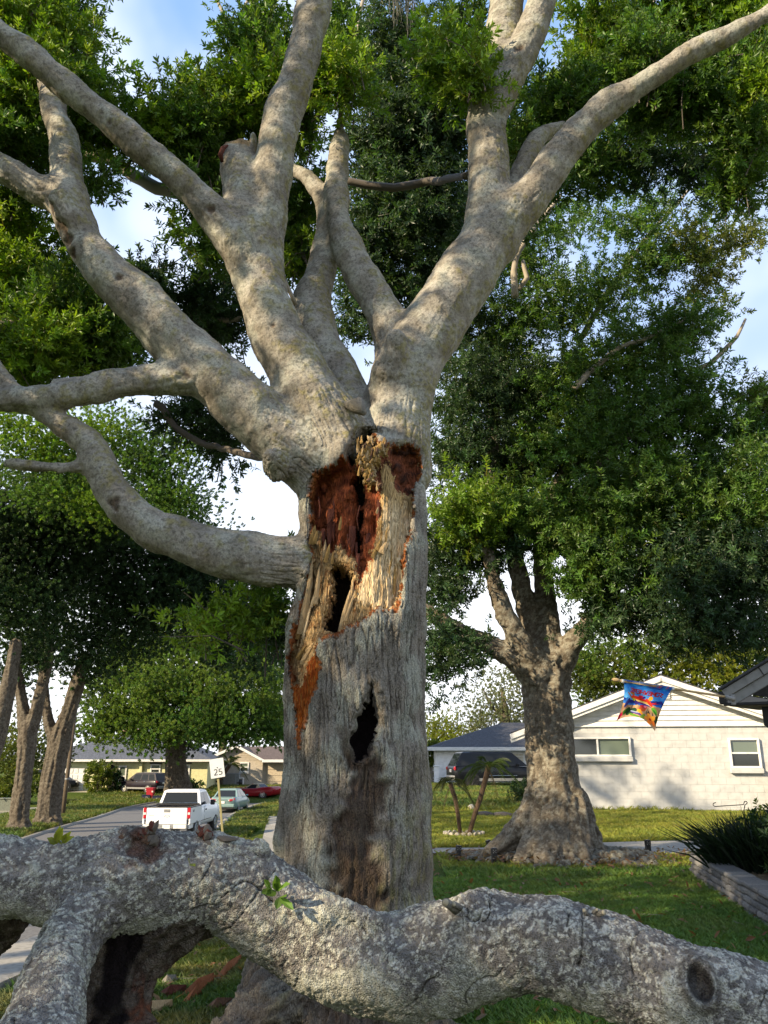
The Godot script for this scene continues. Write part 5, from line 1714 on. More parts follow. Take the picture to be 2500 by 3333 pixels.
func build_streets() -> void:
	var far_edge := [[-500, 2860], [-200, 2800], [22, 2748], [188, 2695], [301, 2664], [400, 2632], [512, 2611], [610, 2594], [720, 2588], [860, 2591], [1000, 2594], [1300, 2598]]
	var near_edge := [[200, 3200], [480, 2900], [640, 2790], [705, 2722], [750, 2668], [775, 2650], [830, 2626], [880, 2613], [930, 2607], [985, 2605], [1080, 2606], [1300, 2611]]
	var FE := edge_points(far_edge, 90)
	var NE := edge_points(near_edge, 90)
	drape_points("road", FE, NE, 0.03, M.asphalt, 14)
	raised("kerb", FE, 0.35, 0.10, 1.0, M.concrete)
	raised("kerb", NE, 0.30, 0.10, -1.0, M.concrete)
	# concrete gutters
	var GF := PackedVector3Array()
	var GN := PackedVector3Array()
	for i in FE.size():
		GF.append(FE[i].lerp(NE[i], clampf(0.55 / FE[i].distance_to(NE[i]), 0, 0.4)))
		GN.append(NE[i].lerp(FE[i], clampf(0.45 / FE[i].distance_to(NE[i]), 0, 0.4)))
	drape_points("gutter", FE, GF, 0.036, M.concrete, 2)
	drape_points("gutter", NE, GN, 0.036, M.concrete, 2)
	# pavement on the near side: slabs
	var SL := edge_points([[-100, 3150], [150, 3055], [400, 2955], [690, 2850], [838, 2790], [852, 2745], [871, 2668], [872, 2640], [905, 2616], [1000, 2611]], 26)
	var SR := edge_points([[-100, 3270], [250, 3125], [500, 2990], [790, 2870], [905, 2790], [912, 2745], [917, 2668], [925, 2640], [955, 2622], [1040, 2616]], 26)
	var walk := Node3D.new()
	walk.name = "pavement"
	add_child(walk)
	walk.set_meta("kind", "structure")
	for i in SL.size() - 1:
		var st := mb(false)
		var e := 0.012
		var f := 1.0 - e
		var k: Array[Vector3] = [SL[i].lerp(SL[i + 1], e), SL[i].lerp(SL[i + 1], f), SR[i].lerp(SR[i + 1], f), SR[i].lerp(SR[i + 1], e)]
		for j in 4:
			k[j].y = gh(k[j].x, k[j].z) + 0.06
		var d := Vector3(0, -0.12, 0)
		quad(st, k[0], k[1], k[2], k[3])
		for j in 4:
			var l := (j + 1) % 4
			quad(st, k[j], k[j] + d, k[l] + d, k[l])
		obj("slab", st, M.concrete if i % 3 else M.concrete_light, walk)
	drape("far_pavement", [[-60, 2658], [90, 2632], [215, 2630], [345, 2641]], [[-60, 2690], [90, 2656], [215, 2651], [330, 2657]], 0.05, M.concrete_light, 24, 4)
	drape("garden_path", [[186, 2628], [280, 2606], [352, 2597]], [[232, 2632], [296, 2611], [356, 2601]], 0.045, M.concrete, 24, 4)
	drape("driveway", [[120, 2572], [300, 2568], [420, 2572], [570, 2577]], [[120, 2578], [300, 2585], [420, 2600], [560, 2607]], 0.045, M.concrete_warm, 30, 8)
	drape("front_path", [[1330, 2770], [1500, 2767], [1650, 2764], [2000, 2748], [2300, 2742], [2560, 2742]], [[1330, 2786], [1500, 2786], [1650, 2787], [2000, 2790], [2300, 2791], [2560, 2792]], 0.045, M.concrete, 40, 6)
	# bare earth under the street oaks, round the palms and along the house
	drape("leaf_litter", [[-40, 2690], [60, 2685], [150, 2672], [240, 2680], [300, 2668]], [[-60, 2745], [40, 2735], [120, 2715], [200, 2690], [300, 2669]], 0.035, M.litter, 30, 8)
	drape("leaf_litter", [[1890, 2640], [2000, 2641], [2200, 2643], [2420, 2648]], [[1890, 2662], [2000, 2659], [2200, 2655], [2420, 2655]], 0.02, M.litter, 30, 4)
	drape("leaf_litter", [[1560, 2640], [1640, 2636], [1730, 2634]], [[1545, 2705], [1640, 2712], [1730, 2718]], 0.03, M.litter, 20, 6)
	drape("leaf_litter", [[1470, 2775], [1650, 2772], [1850, 2772], [1985, 2780]], [[1560, 2806], [1650, 2812], [1850, 2812], [1950, 2802]], 0.05, M.litter, 24, 6)
	drape("leaf_litter", [[400, 3250], [520, 3210], [700, 3180], [900, 3200]], [[300, 3400], [520, 3400], [700, 3400], [1000, 3400]], 0.03, M.litter, 24, 8)


# ------------------------------------------------------------------ houses
func plane_x(px: float, d: float) -> float:
	return at(px, 2463.0, d).x


func plane_y(py: float, d: float) -> float:
	return at(1250.0, py, d).y


# a sash or sliding window that stands on the wall plane z
func window_on(parent: Node3D, x0: float, x1: float, y0: float, y1: float, z: float, upright: bool, split: bool, frame: Material, sill: bool, w := 0.06) -> void:
	var n := Node3D.new()
	n.name = "window" if not parent.has_node("window") else "window_%03d" % parent.find_children("window*", "Node3D", false, false).size()
	parent.add_child(n, true)
	var st := mb()
	var c := Vector3((x0 + x1) / 2, (y0 + y1) / 2, z)
	for s in [-1.0, 1.0]:
		bx(st, Vector3(c.x + s * ((x1 - x0) / 2 - w / 2), c.y, z + 0.02), Vector3(w, y1 - y0, 0.09), 0.006)
		bx(st, Vector3(c.x, c.y + s * ((y1 - y0) / 2 - w / 2), z + 0.021), Vector3(x1 - x0 - 2 * w, w, 0.088), 0.006)
	if split:
		if upright:
			bx(st, Vector3(c.x, c.y, z + 0.012), Vector3(x1 - x0 - 2 * w, w * 0.8, 0.07), 0.005)
		else:
			bx(st, Vector3(c.x, c.y, z + 0.012), Vector3(w * 0.9, y1 - y0 - 2 * w, 0.07), 0.005)
	obj("frame", st, frame, n)
	for k in 2 if split else 1:
		var a := Vector2(x0 + w, y0 + w)
		var b := Vector2(x1 - w, y1 - w)
		if split:
			if upright:
				if k == 0: b.y = c.y - w * 0.4
				else: a.y = c.y + w * 0.4
			else:
				if k == 0: b.x = c.x - w * 0.45
				else: a.x = c.x + w * 0.45
		var g := mb()
		bx(g, Vector3((a.x + b.x) / 2, (a.y + b.y) / 2, z - 0.004 - 0.012 * k), Vector3(b.x - a.x, b.y - a.y, 0.012))
		obj("pane", g, M.pane if k == 0 else M.pane_blind, n)
	if sill:
		var s := mb()
		bx(s, Vector3(c.x, y0 - 0.075, z + 0.03), Vector3(x1 - x0 + 0.06, 0.14, 0.14), 0.015)
		obj("sill", s, M.block_paint, n)


# the block house stands turned ten degrees, its right end nearer
func house_x(px: float, d: float) -> float:
	var x0 := plane_x(1721, d)
	var m := plane_x(px, d) / d
	return x0 + (d * m - x0) / (cos(0.175) + sin(0.175) * m)


func house_turn() -> Transform3D:
	var p := Vector3(plane_x(1721, 26.0), 0, -26.0)
	var q := Basis(Vector3.UP, -0.175)
	return Transform3D(q, p - q * p)


func build_block_house() -> void:
	var d := 26.0
	var x0 := plane_x(1721, d)
	var x1 := house_x(2619, d)
	var yb := 0.14
	var yt := plane_y(2366, d)
	var z := -d
	var t := thing("house", "grey painted concrete block house with a white sided gable on the right", "house", Vector3(0, 0, 0))
	t.transform = house_turn()
	var st := mb()
	bx(st, Vector3((x0 + x1) / 2, (yb + yt) / 2, z - 4.0), Vector3(x1 - x0, yt - yb, 8.0))
	obj("wall", st, M.mortar, t)
	var wins := [[house_x(1840, d), house_x(2056, d), plane_y(2463, d), plane_y(2400, d)], [house_x(2374, d), house_x(2475, d), plane_y(2499, d), plane_y(2405, d)]]
	var bw := 0.405
	var bh := 0.2025
	var mesh: ArrayMesh = null
	var half: ArrayMesh = null
	var rows := int((yt - yb) / bh)
	bh = (yt - yb) / rows
	for k in 2:
		var s := mb()
		bx(s, Vector3.ZERO, Vector3((bw if k == 0 else bw * 0.5) - 0.007, bh - 0.007, 0.05), 0.0)
		if k == 0: mesh = done(s)
		else: half = done(s)
	var r := RandomNumberGenerator.new()
	r.seed = 3
	var count := 0
	var rest := mb()
	for j in rows:
		var x := x0 + (0.0 if j % 2 == 0 else -bw / 2)
		while x < x1:
			var cx := x + bw / 2
			var cy := yb + (j + 0.5) * bh
			x += bw
			var hidden := false
			for w in wins:
				if cx > w[0] - 0.02 and cx < w[1] + 0.02 and cy > w[2] - 0.05 and cy < w[3] + 0.05:
					hidden = true
			if hidden or cx < x0 + 0.1 or cx > x1 - 0.1:
				continue
			if cx > house_x(2500, d) + 0.5 or cx < house_x(1860, d) or count > 298:
				bx(rest, Vector3(cx, cy, z - 0.020 + r.randf() * 0.002), Vector3(bw - 0.007, bh - 0.007, 0.05), 0.0)
				continue
			count += 1
			var o := put("block", mesh, [M.block_paint, M.block_paint_b, M.block_paint_c][r.randi() % 3], t)
			o.position = Vector3(cx, cy, z - 0.0205 + r.randf() * 0.0025)
	obj("blockwork", rest, M.block_paint, t).set_meta("kind", "stuff")
	# windows
	window_on(t, wins[0][0], wins[0][1], wins[0][2], wins[0][3], z + 0.035, false, true, M.white_trim, true)
	window_on(t, wins[1][0], wins[1][1], wins[1][2], wins[1][3], z + 0.035, true, true, M.white_trim, true)
	# gable boards
	var px := house_x(2170, d)
	var py := plane_y(2222, d)
	var slope := (py - plane_y(2402, d)) / (px - house_x(1668, d))
	var nb := 11
	var eh := 0.148
	for k in nb:
		var y := yt + 0.02 + k * eh
		var hw := (py - y - 0.05) / slope
		var hw2 := (py - y - eh - 0.05) / slope
		if hw < 0.15:
			break
		var l := maxf(x0, px - hw)
		var rr := minf(x1, px + hw)
		var l2 := maxf(x0, px - maxf(hw2, 0.02))
		var r2 := minf(x1, px + maxf(hw2, 0.02))
		var s := mb()
		var zf := z + 0.055
		var zb := z + 0.020
		var a := Vector3(l, y, zf)
		var b := Vector3(rr, y, zf)
		var c := Vector3(r2, y + eh, zb)
		var e := Vector3(l2, y + eh, zb)
		quad(s, a, e, c, b)
		var ab := Vector3(l, y, z)
		var bb := Vector3(rr, y, z)
		quad(s, a, b, bb, ab)
		obj("siding_board", s, M.siding, t)
	var tb := mb()
	tri(tb, Vector3(x0, yt, z + 0.004), Vector3(px, py - 0.05, z + 0.004), Vector3(x1, yt, z + 0.004))
	obj("gable_backing", tb, M.siding, t)
	var strip := mb()
	bx(strip, Vector3((x0 + x1) / 2, yt + 0.006, z + 0.035), Vector3(x1 - x0, 0.05, 0.07), 0.008)
	obj("drip_strip", strip, M.white_trim, t)
	var vent := mb()
	for k in 6:
		bx(vent, Vector3(house_x(2182, d), plane_y(2278, d) + 0.06 * k, z + 0.08), Vector3(0.30, 0.025, 0.04), 0.0, Basis(Vector3.RIGHT, 0.5))
	obj("gable_vent", vent, M.white_trim, t)
	# roof: two slopes with overhang, white barge boards
	var roof := mb()
	var run := px - house_x(1668, d)
	var over := 0.38
	for sg in [-1.0, 1.0]:
		var a := Vector3(px, py + 0.16, z + over)
		var b := Vector3(px + sg * run, py + 0.16 - run * slope, z + over)
		var q := Vector3(0, 0, -9.0)
		quad(roof, a, b, b + q, a + q)
		var dn := Vector3(0, -0.05, 0)
		quad(roof, a, a + dn, b + dn, b)
		quad(roof, a + dn, a + dn + q, b + dn + q, b + dn)
		var bg := mb()
		for k in 2:
			var w: float = [0.155, 0.12][k]
			var y: float = [-0.125, -0.245][k]
			var zz: float = z + over - 0.012 - 0.05 * k
			var mid := (a + b) / 2 + Vector3(0, y, 0)
			mid.z = zz
			bx(bg, mid, Vector3(Vector2(run, run * slope).length() + 0.05, w, 0.035), 0.005, Basis(Vector3.BACK, -sg * atan(slope)))
		obj("barge_board", bg, M.white_trim, t)
		var sf := mb()
		var u := a + Vector3(0, -0.20, -0.03)
		var w2 := b + Vector3(0, -0.20, -0.03)
		quad(sf, u, w2, w2 + Vector3(0, 0, -over), u + Vector3(0, 0, -over))
		obj("soffit", sf, M.white_trim, t)
	obj("roof", roof, M.shingles_dark, t)
	# corner board at the left end, side eave
	var cb := mb()
	bx(cb, Vector3(x0 - 0.03, (yb + yt) / 2, z + 0.01), Vector3(0.09, yt - yb, 0.12), 0.01)
	obj("corner_board", cb, M.white_trim, t)
	# white gate at the right end
	var gate := thing("gate", "white panelled gate at the right end of the grey block house", "gate", Vector3.ZERO)
	gate.transform = house_turn()
	var gx := house_x(2487, d)
	var gy := plane_y(2464, d)
	var gs := mb()
	bx(gs, Vector3(gx + 0.05, (gy + yb) / 2, z + 0.55), Vector3(0.10, gy - yb, 0.10), 0.008)
	obj("post", gs, M.white_trim, gate)
	var gp := mb()
	bx(gp, Vector3(gx + 0.72, (gy + yb) / 2, z + 0.55), Vector3(1.2, gy - yb - 0.1, 0.04), 0.005)
	obj("panel", gp, M.siding, gate)
	var gr := mb()
	bx(gr, Vector3(gx + 0.72, gy - 0.1, z + 0.58), Vector3(1.2, 0.13, 0.05), 0.006)
	bx(gr, Vector3(gx + 0.72, yb + 0.3, z + 0.58), Vector3(1.2, 0.13, 0.05), 0.006)
	obj("rail", gr, M.white_trim, gate)


func hip_roof(t: Node3D, x0: float, x1: float, z0: float, z1: float, ye: float, yr: float, m: Material, inset0: float, inset1: float) -> void:
	var st := mb()
	var zm := (z0 + z1) / 2
	var a := Vector3(x0, ye, z0)
	var b := Vector3(x1, ye, z0)
	var c := Vector3(x1, ye, z1)
	var e := Vector3(x0, ye, z1)
	var r0 := Vector3(x0 + inset0, yr, zm)
	var r1 := Vector3(x1 - inset1, yr, zm)
	quad(st, a, r0, r1, b)
	tri(st, b, r1, c)
	quad(st, c, r1, r0, e)
	tri(st, e, r0, a)
	quad(st, a, b, c, e)
	obj("roof", st, m, t)
	var f := mb()
	bx(f, Vector3((x0 + x1) / 2, ye - 0.08, z0 - 0.02), Vector3(x1 - x0, 0.20, 0.04), 0.006)
	bx(f, Vector3(x0 + 0.02, ye - 0.08, zm), Vector3(0.04, 0.20, absf(z1 - z0) - 0.06), 0.006)
	bx(f, Vector3(x1 - 0.02, ye - 0.08, zm), Vector3(0.04, 0.20, absf(z1 - z0) - 0.06), 0.006)
	obj("fascia", f, M.white_trim, t)


func build_white_house() -> void:
	var d := 50.0
	var t := thing("house", "small white house with a dark hip roof behind the black car", "house")
	var x0 := plane_x(1420, d)
	var x1 := plane_x(1790, d)
	var yt := plane_y(2440, d)
	var yb := 0.05
	var st := mb()
	bx(st, Vector3((x0 + x1) / 2, (yb + yt) / 2, -d - 4.5), Vector3(x1 - x0, yt - yb, 9))
	obj("wall", st, M.white_wall, t)
	hip_roof(t, plane_x(1387, d), x1 + 0.6, -d + 0.6, -d - 9.6, yt + 0.12, plane_y(2356, d - 0) + 0.25, M.shingles_dark, 5.2, 1.0)
	for e in [[1480, 1538], [1642, 1706]]:
		var n := Node3D.new()
		n.name = "window" if not t.has_node("window") else "window_001"
		t.add_child(n, true)
		var a := plane_x(e[0], d)
		var b := plane_x(e[1], d)
		var y0 := plane_y(2493, d)
		var y1 := plane_y(2448, d)
		var f := mb()
		bx(f, Vector3((a + b) / 2, (y0 + y1) / 2, -d + 0.02), Vector3(b - a, y1 - y0, 0.06), 0.01)
		obj("frame", f, M.white_trim, n)
		for k in 4:
			var s := mb()
			var hh := (y1 - y0 - 0.16) / 4
			bx(s, Vector3((a + b) / 2, y0 + 0.08 + hh * (k + 0.5), -d + 0.06), Vector3(b - a - 0.14, hh - 0.04, 0.03), 0.0, Basis(Vector3.RIGHT, -0.18))
			obj("slat", s, M.cream_slat, n)
		var sl := mb()
		bx(sl, Vector3((a + b) / 2, y0 - 0.08, -d + 0.07), Vector3(b - a + 0.1, 0.12, 0.14), 0.01)
		obj("sill", sl, M.white_trim, n)
	var p := thing("fence_post", "short white masonry post at the left corner of the white house", "post")
	var ps := mb()
	bx(ps, Vector3(plane_x(1418, d), 0.55, -d + 0.7), Vector3(0.3, 1.3, 0.3), 0.02)
	obj("shaft", ps, M.white_wall, p)
	var pc := mb()
	bx(pc, Vector3(plane_x(1418, d), 1.23, -d + 0.7), Vector3(0.38, 0.08, 0.38), 0.02)
	obj("cap", pc, M.white_trim, p)
	# picket fence and hedge beyond its left end
	var f := thing("picket_fence", "weathered picket fence left of the white house", "fence")
	for k in 9:
		var s := mb()
		bx(s, Vector3(plane_x(1398, d) - 0.13 * k + 0.3, 0.55, -d - 0.6), Vector3(0.09, 1.2 + 0.06 * sin(k * 2.0), 0.03), 0.008)
		obj("picket", s, M.weathered_wood, f)
	var rl := mb()
	for y in [0.3, 0.9]:
		bx(rl, Vector3(plane_x(1398, d) - 0.2, y, -d - 0.64), Vector3(1.4, 0.08, 0.04), 0.005)
	obj("rail", rl, M.weathered_wood, f)


func build_yellow_house() -> void:
	var d := 79.0
	var t := thing("house", "pale yellow house with an arched entry and blue grey roof far left", "house")
	var xl := plane_x(120, d)
	var x1 := plane_x(678, d)
	var base := gh(plane_x(400, d), -d) - 0.1
	var yt := plane_y(2477, d)
	var st := mb()
	bx(st, Vector3((xl + x1) / 2, (base + yt) / 2, -d - 5), Vector3(x1 - xl, yt - base, 10))
	obj("wall", st, M.yellow_wall, t)
	hip_roof(t, xl - 0.7, x1 + 0.6, -d + 0.7, -d - 10.7, yt + 0.12, yt + 2.5, M.shingles_blue, 6, 6)
	# garage door with raised panels
	var g := mb()
	var ga := plane_x(212, d)
	var gb := plane_x(281, d)
	var gt := plane_y(2500, d)
	bx(g, Vector3((ga + gb) / 2, (base + gt) / 2, -d + 0.03), Vector3(gb - ga, gt - base, 0.06), 0.01)
	var gd := obj("garage_door", g, M.white_trim, t)
	for i in 4:
		for j in 4:
			var s := mb()
			bx(s, Vector3(lerpf(ga, gb, (i + 0.5) / 4), lerpf(base, gt, (j + 0.5) / 4), -d + 0.07), Vector3((gb - ga) / 4 - 0.16, (gt - base) / 4 - 0.14, 0.04), 0.02)
			obj("door_panel", s, M.white_trim, gd)
	# arches and entry: dark openings with white reveals
	for e in [[317, 345, 2487], [356, 383, 2487]]:
		var a := plane_x(e[0], d)
		var b := plane_x(e[1], d)
		var top := plane_y(e[2], d)
		var rr := (b - a) / 2
		var s := mb()
		var c := Vector3((a + b) / 2, top - rr, -d + 0.02)
		for k in 12:
			var p := Vector3(cos(PI * k / 12), sin(PI * k / 12), 0) * rr
			var q := Vector3(cos(PI * (k + 1) / 12), sin(PI * (k + 1) / 12), 0) * rr
			tri(s, c, c + p, c + q)
		quad(s, Vector3(a, base, c.z), Vector3(a, c.y, c.z), Vector3(b, c.y, c.z), Vector3(b, base, c.z))
		var ar := obj("arch", s, M.dark_opening, t)
		var rim := mb(true)
		var path := [Vector3(a, base, c.z + 0.02)]
		for k in 13:
			path.append(c + Vector3(-cos(PI * k / 12), sin(PI * k / 12), 0.02 / rr) * rr)
		path.append(Vector3(b, base, c.z + 0.02))
		var w := []
		for k in path.size(): w.append(0.07)
		tube(rim, path, w, 6)
		obj("arch_trim", rim, M.yellow_wall, ar)
	for e in [[391, 417, 2492, 2561], [493, 526, 2487, 2519], [596, 621, 2489, 2528]]:
		window_on(t, plane_x(e[0], d), plane_x(e[1], d), plane_y(e[3], d), plane_y(e[2], d), -d + 0.03, true, true, M.white_trim, e[3] < 2550, 0.12)
	for e in [[491, 530], [592, 626]]:
		var s := mb()
		bx(s, Vector3((plane_x(e[0], d) + plane_x(e[1], d)) / 2, plane_y(2484, d), -d + 0.08), Vector3(plane_x(e[1], d) - plane_x(e[0], d), 0.14, 0.12), 0.01)
		obj("shutter_box", s, M.black_trim, t)
	# shallow return where the bedroom wing stands forward
	var wing := mb()
	var wa := plane_x(464, d)
	bx(wing, Vector3(wa, (base + yt) / 2, -d + 0.12), Vector3(0.25, yt - base, 0.3), 0.02)
	obj("wall_corner", wing, M.yellow_wall, t)
	var ch := mb()
	bx(ch, Vector3(plane_x(362, d), yt + 2.6, -d - 6), Vector3(1.6, 0.9, 1.2), 0.05)
	obj("tiled_dormer", ch, M.terracotta, t)


func build_beige_house() -> void:
	var d := 85.0
	var t := thing("house", "beige gabled house with a garage door behind the red sports car", "house")
	var x0 := plane_x(668, d)
	var x1 := plane_x(856, d)
	var base := gh(plane_x(770, d), -d) - 0.1
	var yt := plane_y(2476, d)
	var px := plane_x(771, d)
	var py := plane_y(2431, d)
	var st := mb()
	bx(st, Vector3((x0 + x1) / 2, (base + yt) / 2, -d - 4), Vector3(x1 - x0, yt - base, 8))
	var s2 := st
	tri(s2, Vector3(x0, yt, -d + 0.001), Vector3(px, py, -d + 0.001), Vector3(x1, yt, -d + 0.001))
	obj("wall", st, M.beige_wall, t)
	var gx1 := plane_x(1010, d)
	var g := mb()
	bx(g, Vector3((x1 + gx1) / 2, (base + yt) / 2, -d - 4.4), Vector3(gx1 - x1, yt - base, 8))
	obj("garage_wall", g, M.beige_wall, t)
	var roof := mb()
	var q := Vector3(0, 0, -9)
	var a := Vector3(px, py + 0.12, -d + 0.4)
	var l := Vector3(x0 - 0.3, yt - 0.05, -d + 0.4)
	var r := Vector3(x1 + 0.3, yt - 0.05, -d + 0.4)
	quad(roof, a, l, l + q, a + q)
	quad(roof, r, a, a + q, r + q)
	quad(roof, Vector3(x1 - 0.2, yt, -d + 0.55), Vector3(px + 0.4, py + 0.1, -d - 4.5), Vector3(gx1, py + 0.1, -d - 4.5), Vector3(gx1, yt, -d + 0.55))
	obj("roof", roof, M.shingles_brown, t)
	for e in [[a, l], [a, r]]:
		var b := mb()
		var m: Vector3 = (e[0] + e[1]) / 2
		var dv: Vector3 = e[1] - e[0]
		bx(b, m + Vector3(0, -0.05, 0.03), Vector3(dv.length(), 0.24, 0.05), 0.006, Basis(Vector3.BACK, atan2(dv.y, dv.x)))
		obj("barge_board", b, M.white_trim, t)
	var fa := mb()
	bx(fa, Vector3((x1 + gx1) / 2, yt - 0.02, -d + 0.57), Vector3(gx1 - x1, 0.26, 0.05), 0.006)
	obj("fascia", fa, M.white_trim, t)
	var dv := mb()
	for k in 5:
		bx(dv, Vector3(px, yt + 0.1 + 0.2 * k, -d + 0.02), Vector3((x1 - x0) * (1 - 0.17 * k) * 0.92, 0.03, 0.03))
	obj("gable_seam", dv, M.beige_wall, t)
	window_on(t, plane_x(782, d), plane_x(812, d), plane_y(2513, d), plane_y(2481, d), -d + 0.03, true, true, M.white_trim, true, 0.12)
	var ga := plane_x(868, d)
	var gb := plane_x(940, d)
	var gt := plane_y(2486, d)
	var gn := Node3D.new()
	gn.name = "garage_door"
	t.add_child(gn)
	for k in 4:
		var s := mb()
		var hh := (gt - base) / 4
		bx(s, Vector3((ga + gb) / 2, base + hh * (k + 0.5), -d - 0.36), Vector3(gb - ga, hh - 0.03, 0.06), 0.01)
		obj("door_panel", s, M.beige_door, gn)
	var ac := thing("air_conditioner", "grey air conditioning unit against the beige gable wall", "air conditioner")
	var s := mb()
	bx(s, Vector3(plane_x(757, d), base + 0.75, -d + 0.7), Vector3(1.25, 1.3, 0.9), 0.03)
	bx(s, Vector3(plane_x(773, d), base + 0.75, -d + 0.68), Vector3(0.9, 1.3, 0.86), 0.03)
	obj("cabinet", s, M.ac_grey, ac)
	var gr := mb()
	for k in 8:
		bx(gr, Vector3(plane_x(757, d), base + 0.25 + 0.13 * k, -d + 1.16), Vector3(1.1, 0.03, 0.02))
	obj("grille", gr, M.ac_grey, ac)
	var pump := thing("hose_reel", "white and black hose reel beside the air conditioner", "hose reel")
	var rs := mb()
	for sx in [-0.3, 0.3]:
		bx(rs, Vector3(plane_x(790, d) + sx, base + 0.5, -d + 0.8), Vector3(0.08, 0.9, 0.4), 0.01)
	bx(rs, Vector3(plane_x(790, d), base + 0.95, -d + 0.8), Vector3(0.7, 0.08, 0.4), 0.01)
	obj("frame", rs, M.white_trim, pump)
	var rr := mb(true)
	tube(rr, [Vector3(plane_x(790, d) - 0.26, base + 0.5, -d + 0.8), Vector3(plane_x(790, d) + 0.26, base + 0.5, -d + 0.8)], [0.32, 0.32], 14)
	obj("hose", rr, M.black_trim, pump)
	# low walls between the two houses
	var f := thing("fence", "white vinyl fence panel between the yellow and beige houses", "fence")
	var fs := mb()
	bx(fs, Vector3(plane_x(661, d), base + 1.1, -d + 0.5), Vector3(0.68 * 1.0, 1.8, 0.06), 0.01)
	obj("panel", fs, M.white_trim, f)
	var fp := mb()
	bx(fp, Vector3(plane_x(673, d), base + 0.95, -d + 0.5), Vector3(0.13, 2.0, 0.13), 0.02)
	obj("post", fp, M.white_trim, f)
	var w := thing("garden_wall", "beige rendered garden wall joining the beige house on its left", "wall")
	var ws := mb()
	bx(ws, Vector3(plane_x(684, d), base + 0.95, -d + 0.2), Vector3(1.3, 2.2, 0.2), 0.02)
	obj("wall_face", ws, M.beige_wall, w)
	var wc := mb()
	bx(wc, Vector3(plane_x(684, d), base + 2.08, -d + 0.2), Vector3(1.36, 0.08, 0.26), 0.01)
	obj("coping", wc, M.beige_wall, w)


# the corner of the roof that juts in at the right edge
func build_eave() -> void:
	var d := 10.0
	# built round the tip of the barge board; the gutter runs away to the right, the gable rises towards the camera
	var t := thing("house", "corner of a roof with grey barge boards jutting in at the right edge", "house", at(2366, 2272, d), -0.71)
	var tip := Vector3.ZERO
	var slope := 0.52
	var L := 3.0
	var end := tip + Vector3(L, L * slope, 0)
	var q := Basis(Vector3.BACK, atan(slope))
	var ln := Vector2(L, L * slope).length()
	for k in 2:
		var s := mb()
		bx(s, (tip + end) / 2 + q * Vector3(0, [0.055, -0.05][k], [0.0, -0.03][k]), Vector3(ln, [0.10, 0.11][k], 0.03), 0.004, q)
		obj("barge_board", s, M.grey_trim, t)
	var seam := mb()
	bx(seam, tip + q * Vector3(0.52, 0.055, 0.016), Vector3(0.012, 0.11, 0.012), 0.0, q)
	obj("board_joint", seam, M.black_trim, t)
	var cap := mb()
	bx(cap, (tip + end) / 2 + q * Vector3(0, 0.125, -1.95), Vector3(ln, 0.025, 4.0), 0.004, q)
	obj("roof", cap, M.shingles_dark, t)
	var edge := mb()
	bx(edge, (tip + end) / 2 + q * Vector3(0, 0.115, 0.02), Vector3(ln, 0.014, 0.05), 0.0, q)
	obj("drip_edge", edge, M.black_trim, t)
	var sof := mb()
	bx(sof, tip + Vector3(1.5, -0.085, -0.6), Vector3(3.0, 0.02, 1.1), 0.0)
	obj("soffit", sof, M.soffit_stain, t)
	var gt := mb()
	bx(gt, tip + Vector3(-0.05, 0.005, -2.0), Vector3(0.10, 0.15, 4.0), 0.012)
	obj("gutter", gt, M.black_trim, t)
	var fr := mb()
	bx(fr, Vector3(tip.x + 1.4, -0.075, -0.02), Vector3(2.9, 0.035, 0.04), 0.006)
	obj("beam", fr, M.black_trim, t)
	var dp := mb()
	bx(dp, Vector3(0.30, -0.20, -0.45), Vector3(0.085, 0.24, 0.07), 0.012)
	bx(dp, Vector3(0.43, -0.36, -0.45), Vector3(0.30, 0.085, 0.07), 0.012, Basis(Vector3.BACK, -0.45))
	obj("downpipe", dp, M.black_trim, t)
	var wl := mb()
	bx(wl, Vector3(3.0, -1.3, -2.6), Vector3(3.6, 2.4, 4.0))
	obj("wall", wl, M.siding, t)


# ------------------------------------------------------------------ vehicles (forward is -z)
func loft(st: SurfaceTool, stations: Array) -> void:
	# station: [z, floor, belt, half width at floor, half width at the middle, half width at belt]
	var rings := []
	for s in stations:
		var m: float = lerpf(s[1], s[2], 0.55)
		var r: Array[Vector3] = []
		var half := [Vector2(s[3], s[1]), Vector2(s[3] + (s[4] - s[3]) * 0.7, lerpf(s[1], m, 0.35)), Vector2(s[4], m), Vector2(lerpf(s[4], s[5], 0.55), lerpf(m, s[2], 0.75)), Vector2(s[5], s[2] - 0.012), Vector2(s[5] - 0.05, s[2])]
		for h in half: r.append(Vector3(h.x, h.y, s[0]))
		half.reverse()
		for h in half: r.append(Vector3(-h.x, h.y, s[0]))
		rings.append(r)
	var n: int = rings[0].size()
	for i in rings.size() - 1:
		for k in n:
			var l := (k + 1) % n
			quad(st, rings[i][k], rings[i + 1][k], rings[i + 1][l], rings[i][l])
	for e in [0, rings.size() - 1]:
		var c := Vector3.ZERO
		for p in rings[e]: c += p
		c /= n
		for k in n:
			var l := (k + 1) % n
			if e == 0: tri(st, c, rings[e][k], rings[e][l])
			else: tri(st, c, rings[e][l], rings[e][k])


func panel(st: SurfaceTool, a: Vector3, b: Vector3, c: Vector3, d: Vector3, in_u: float, in_v: float, out: float) -> void:
	# a sheet inset within the four corners and lifted off them
	var n := (c - a).cross(b - a).normalized()
	var p := a.lerp(b, in_u).lerp(d.lerp(c, in_u), in_v) + n * out
	var q := a.lerp(b, 1 - in_u).lerp(d.lerp(c, 1 - in_u), in_v) + n * out
	var r := a.lerp(b, 1 - in_u).lerp(d.lerp(c, 1 - in_u), 1 - in_v) + n * out
	var s := a.lerp(b, in_u).lerp(d.lerp(c, in_u), 1 - in_v) + n * out
	quad(st, p, q, r, s)


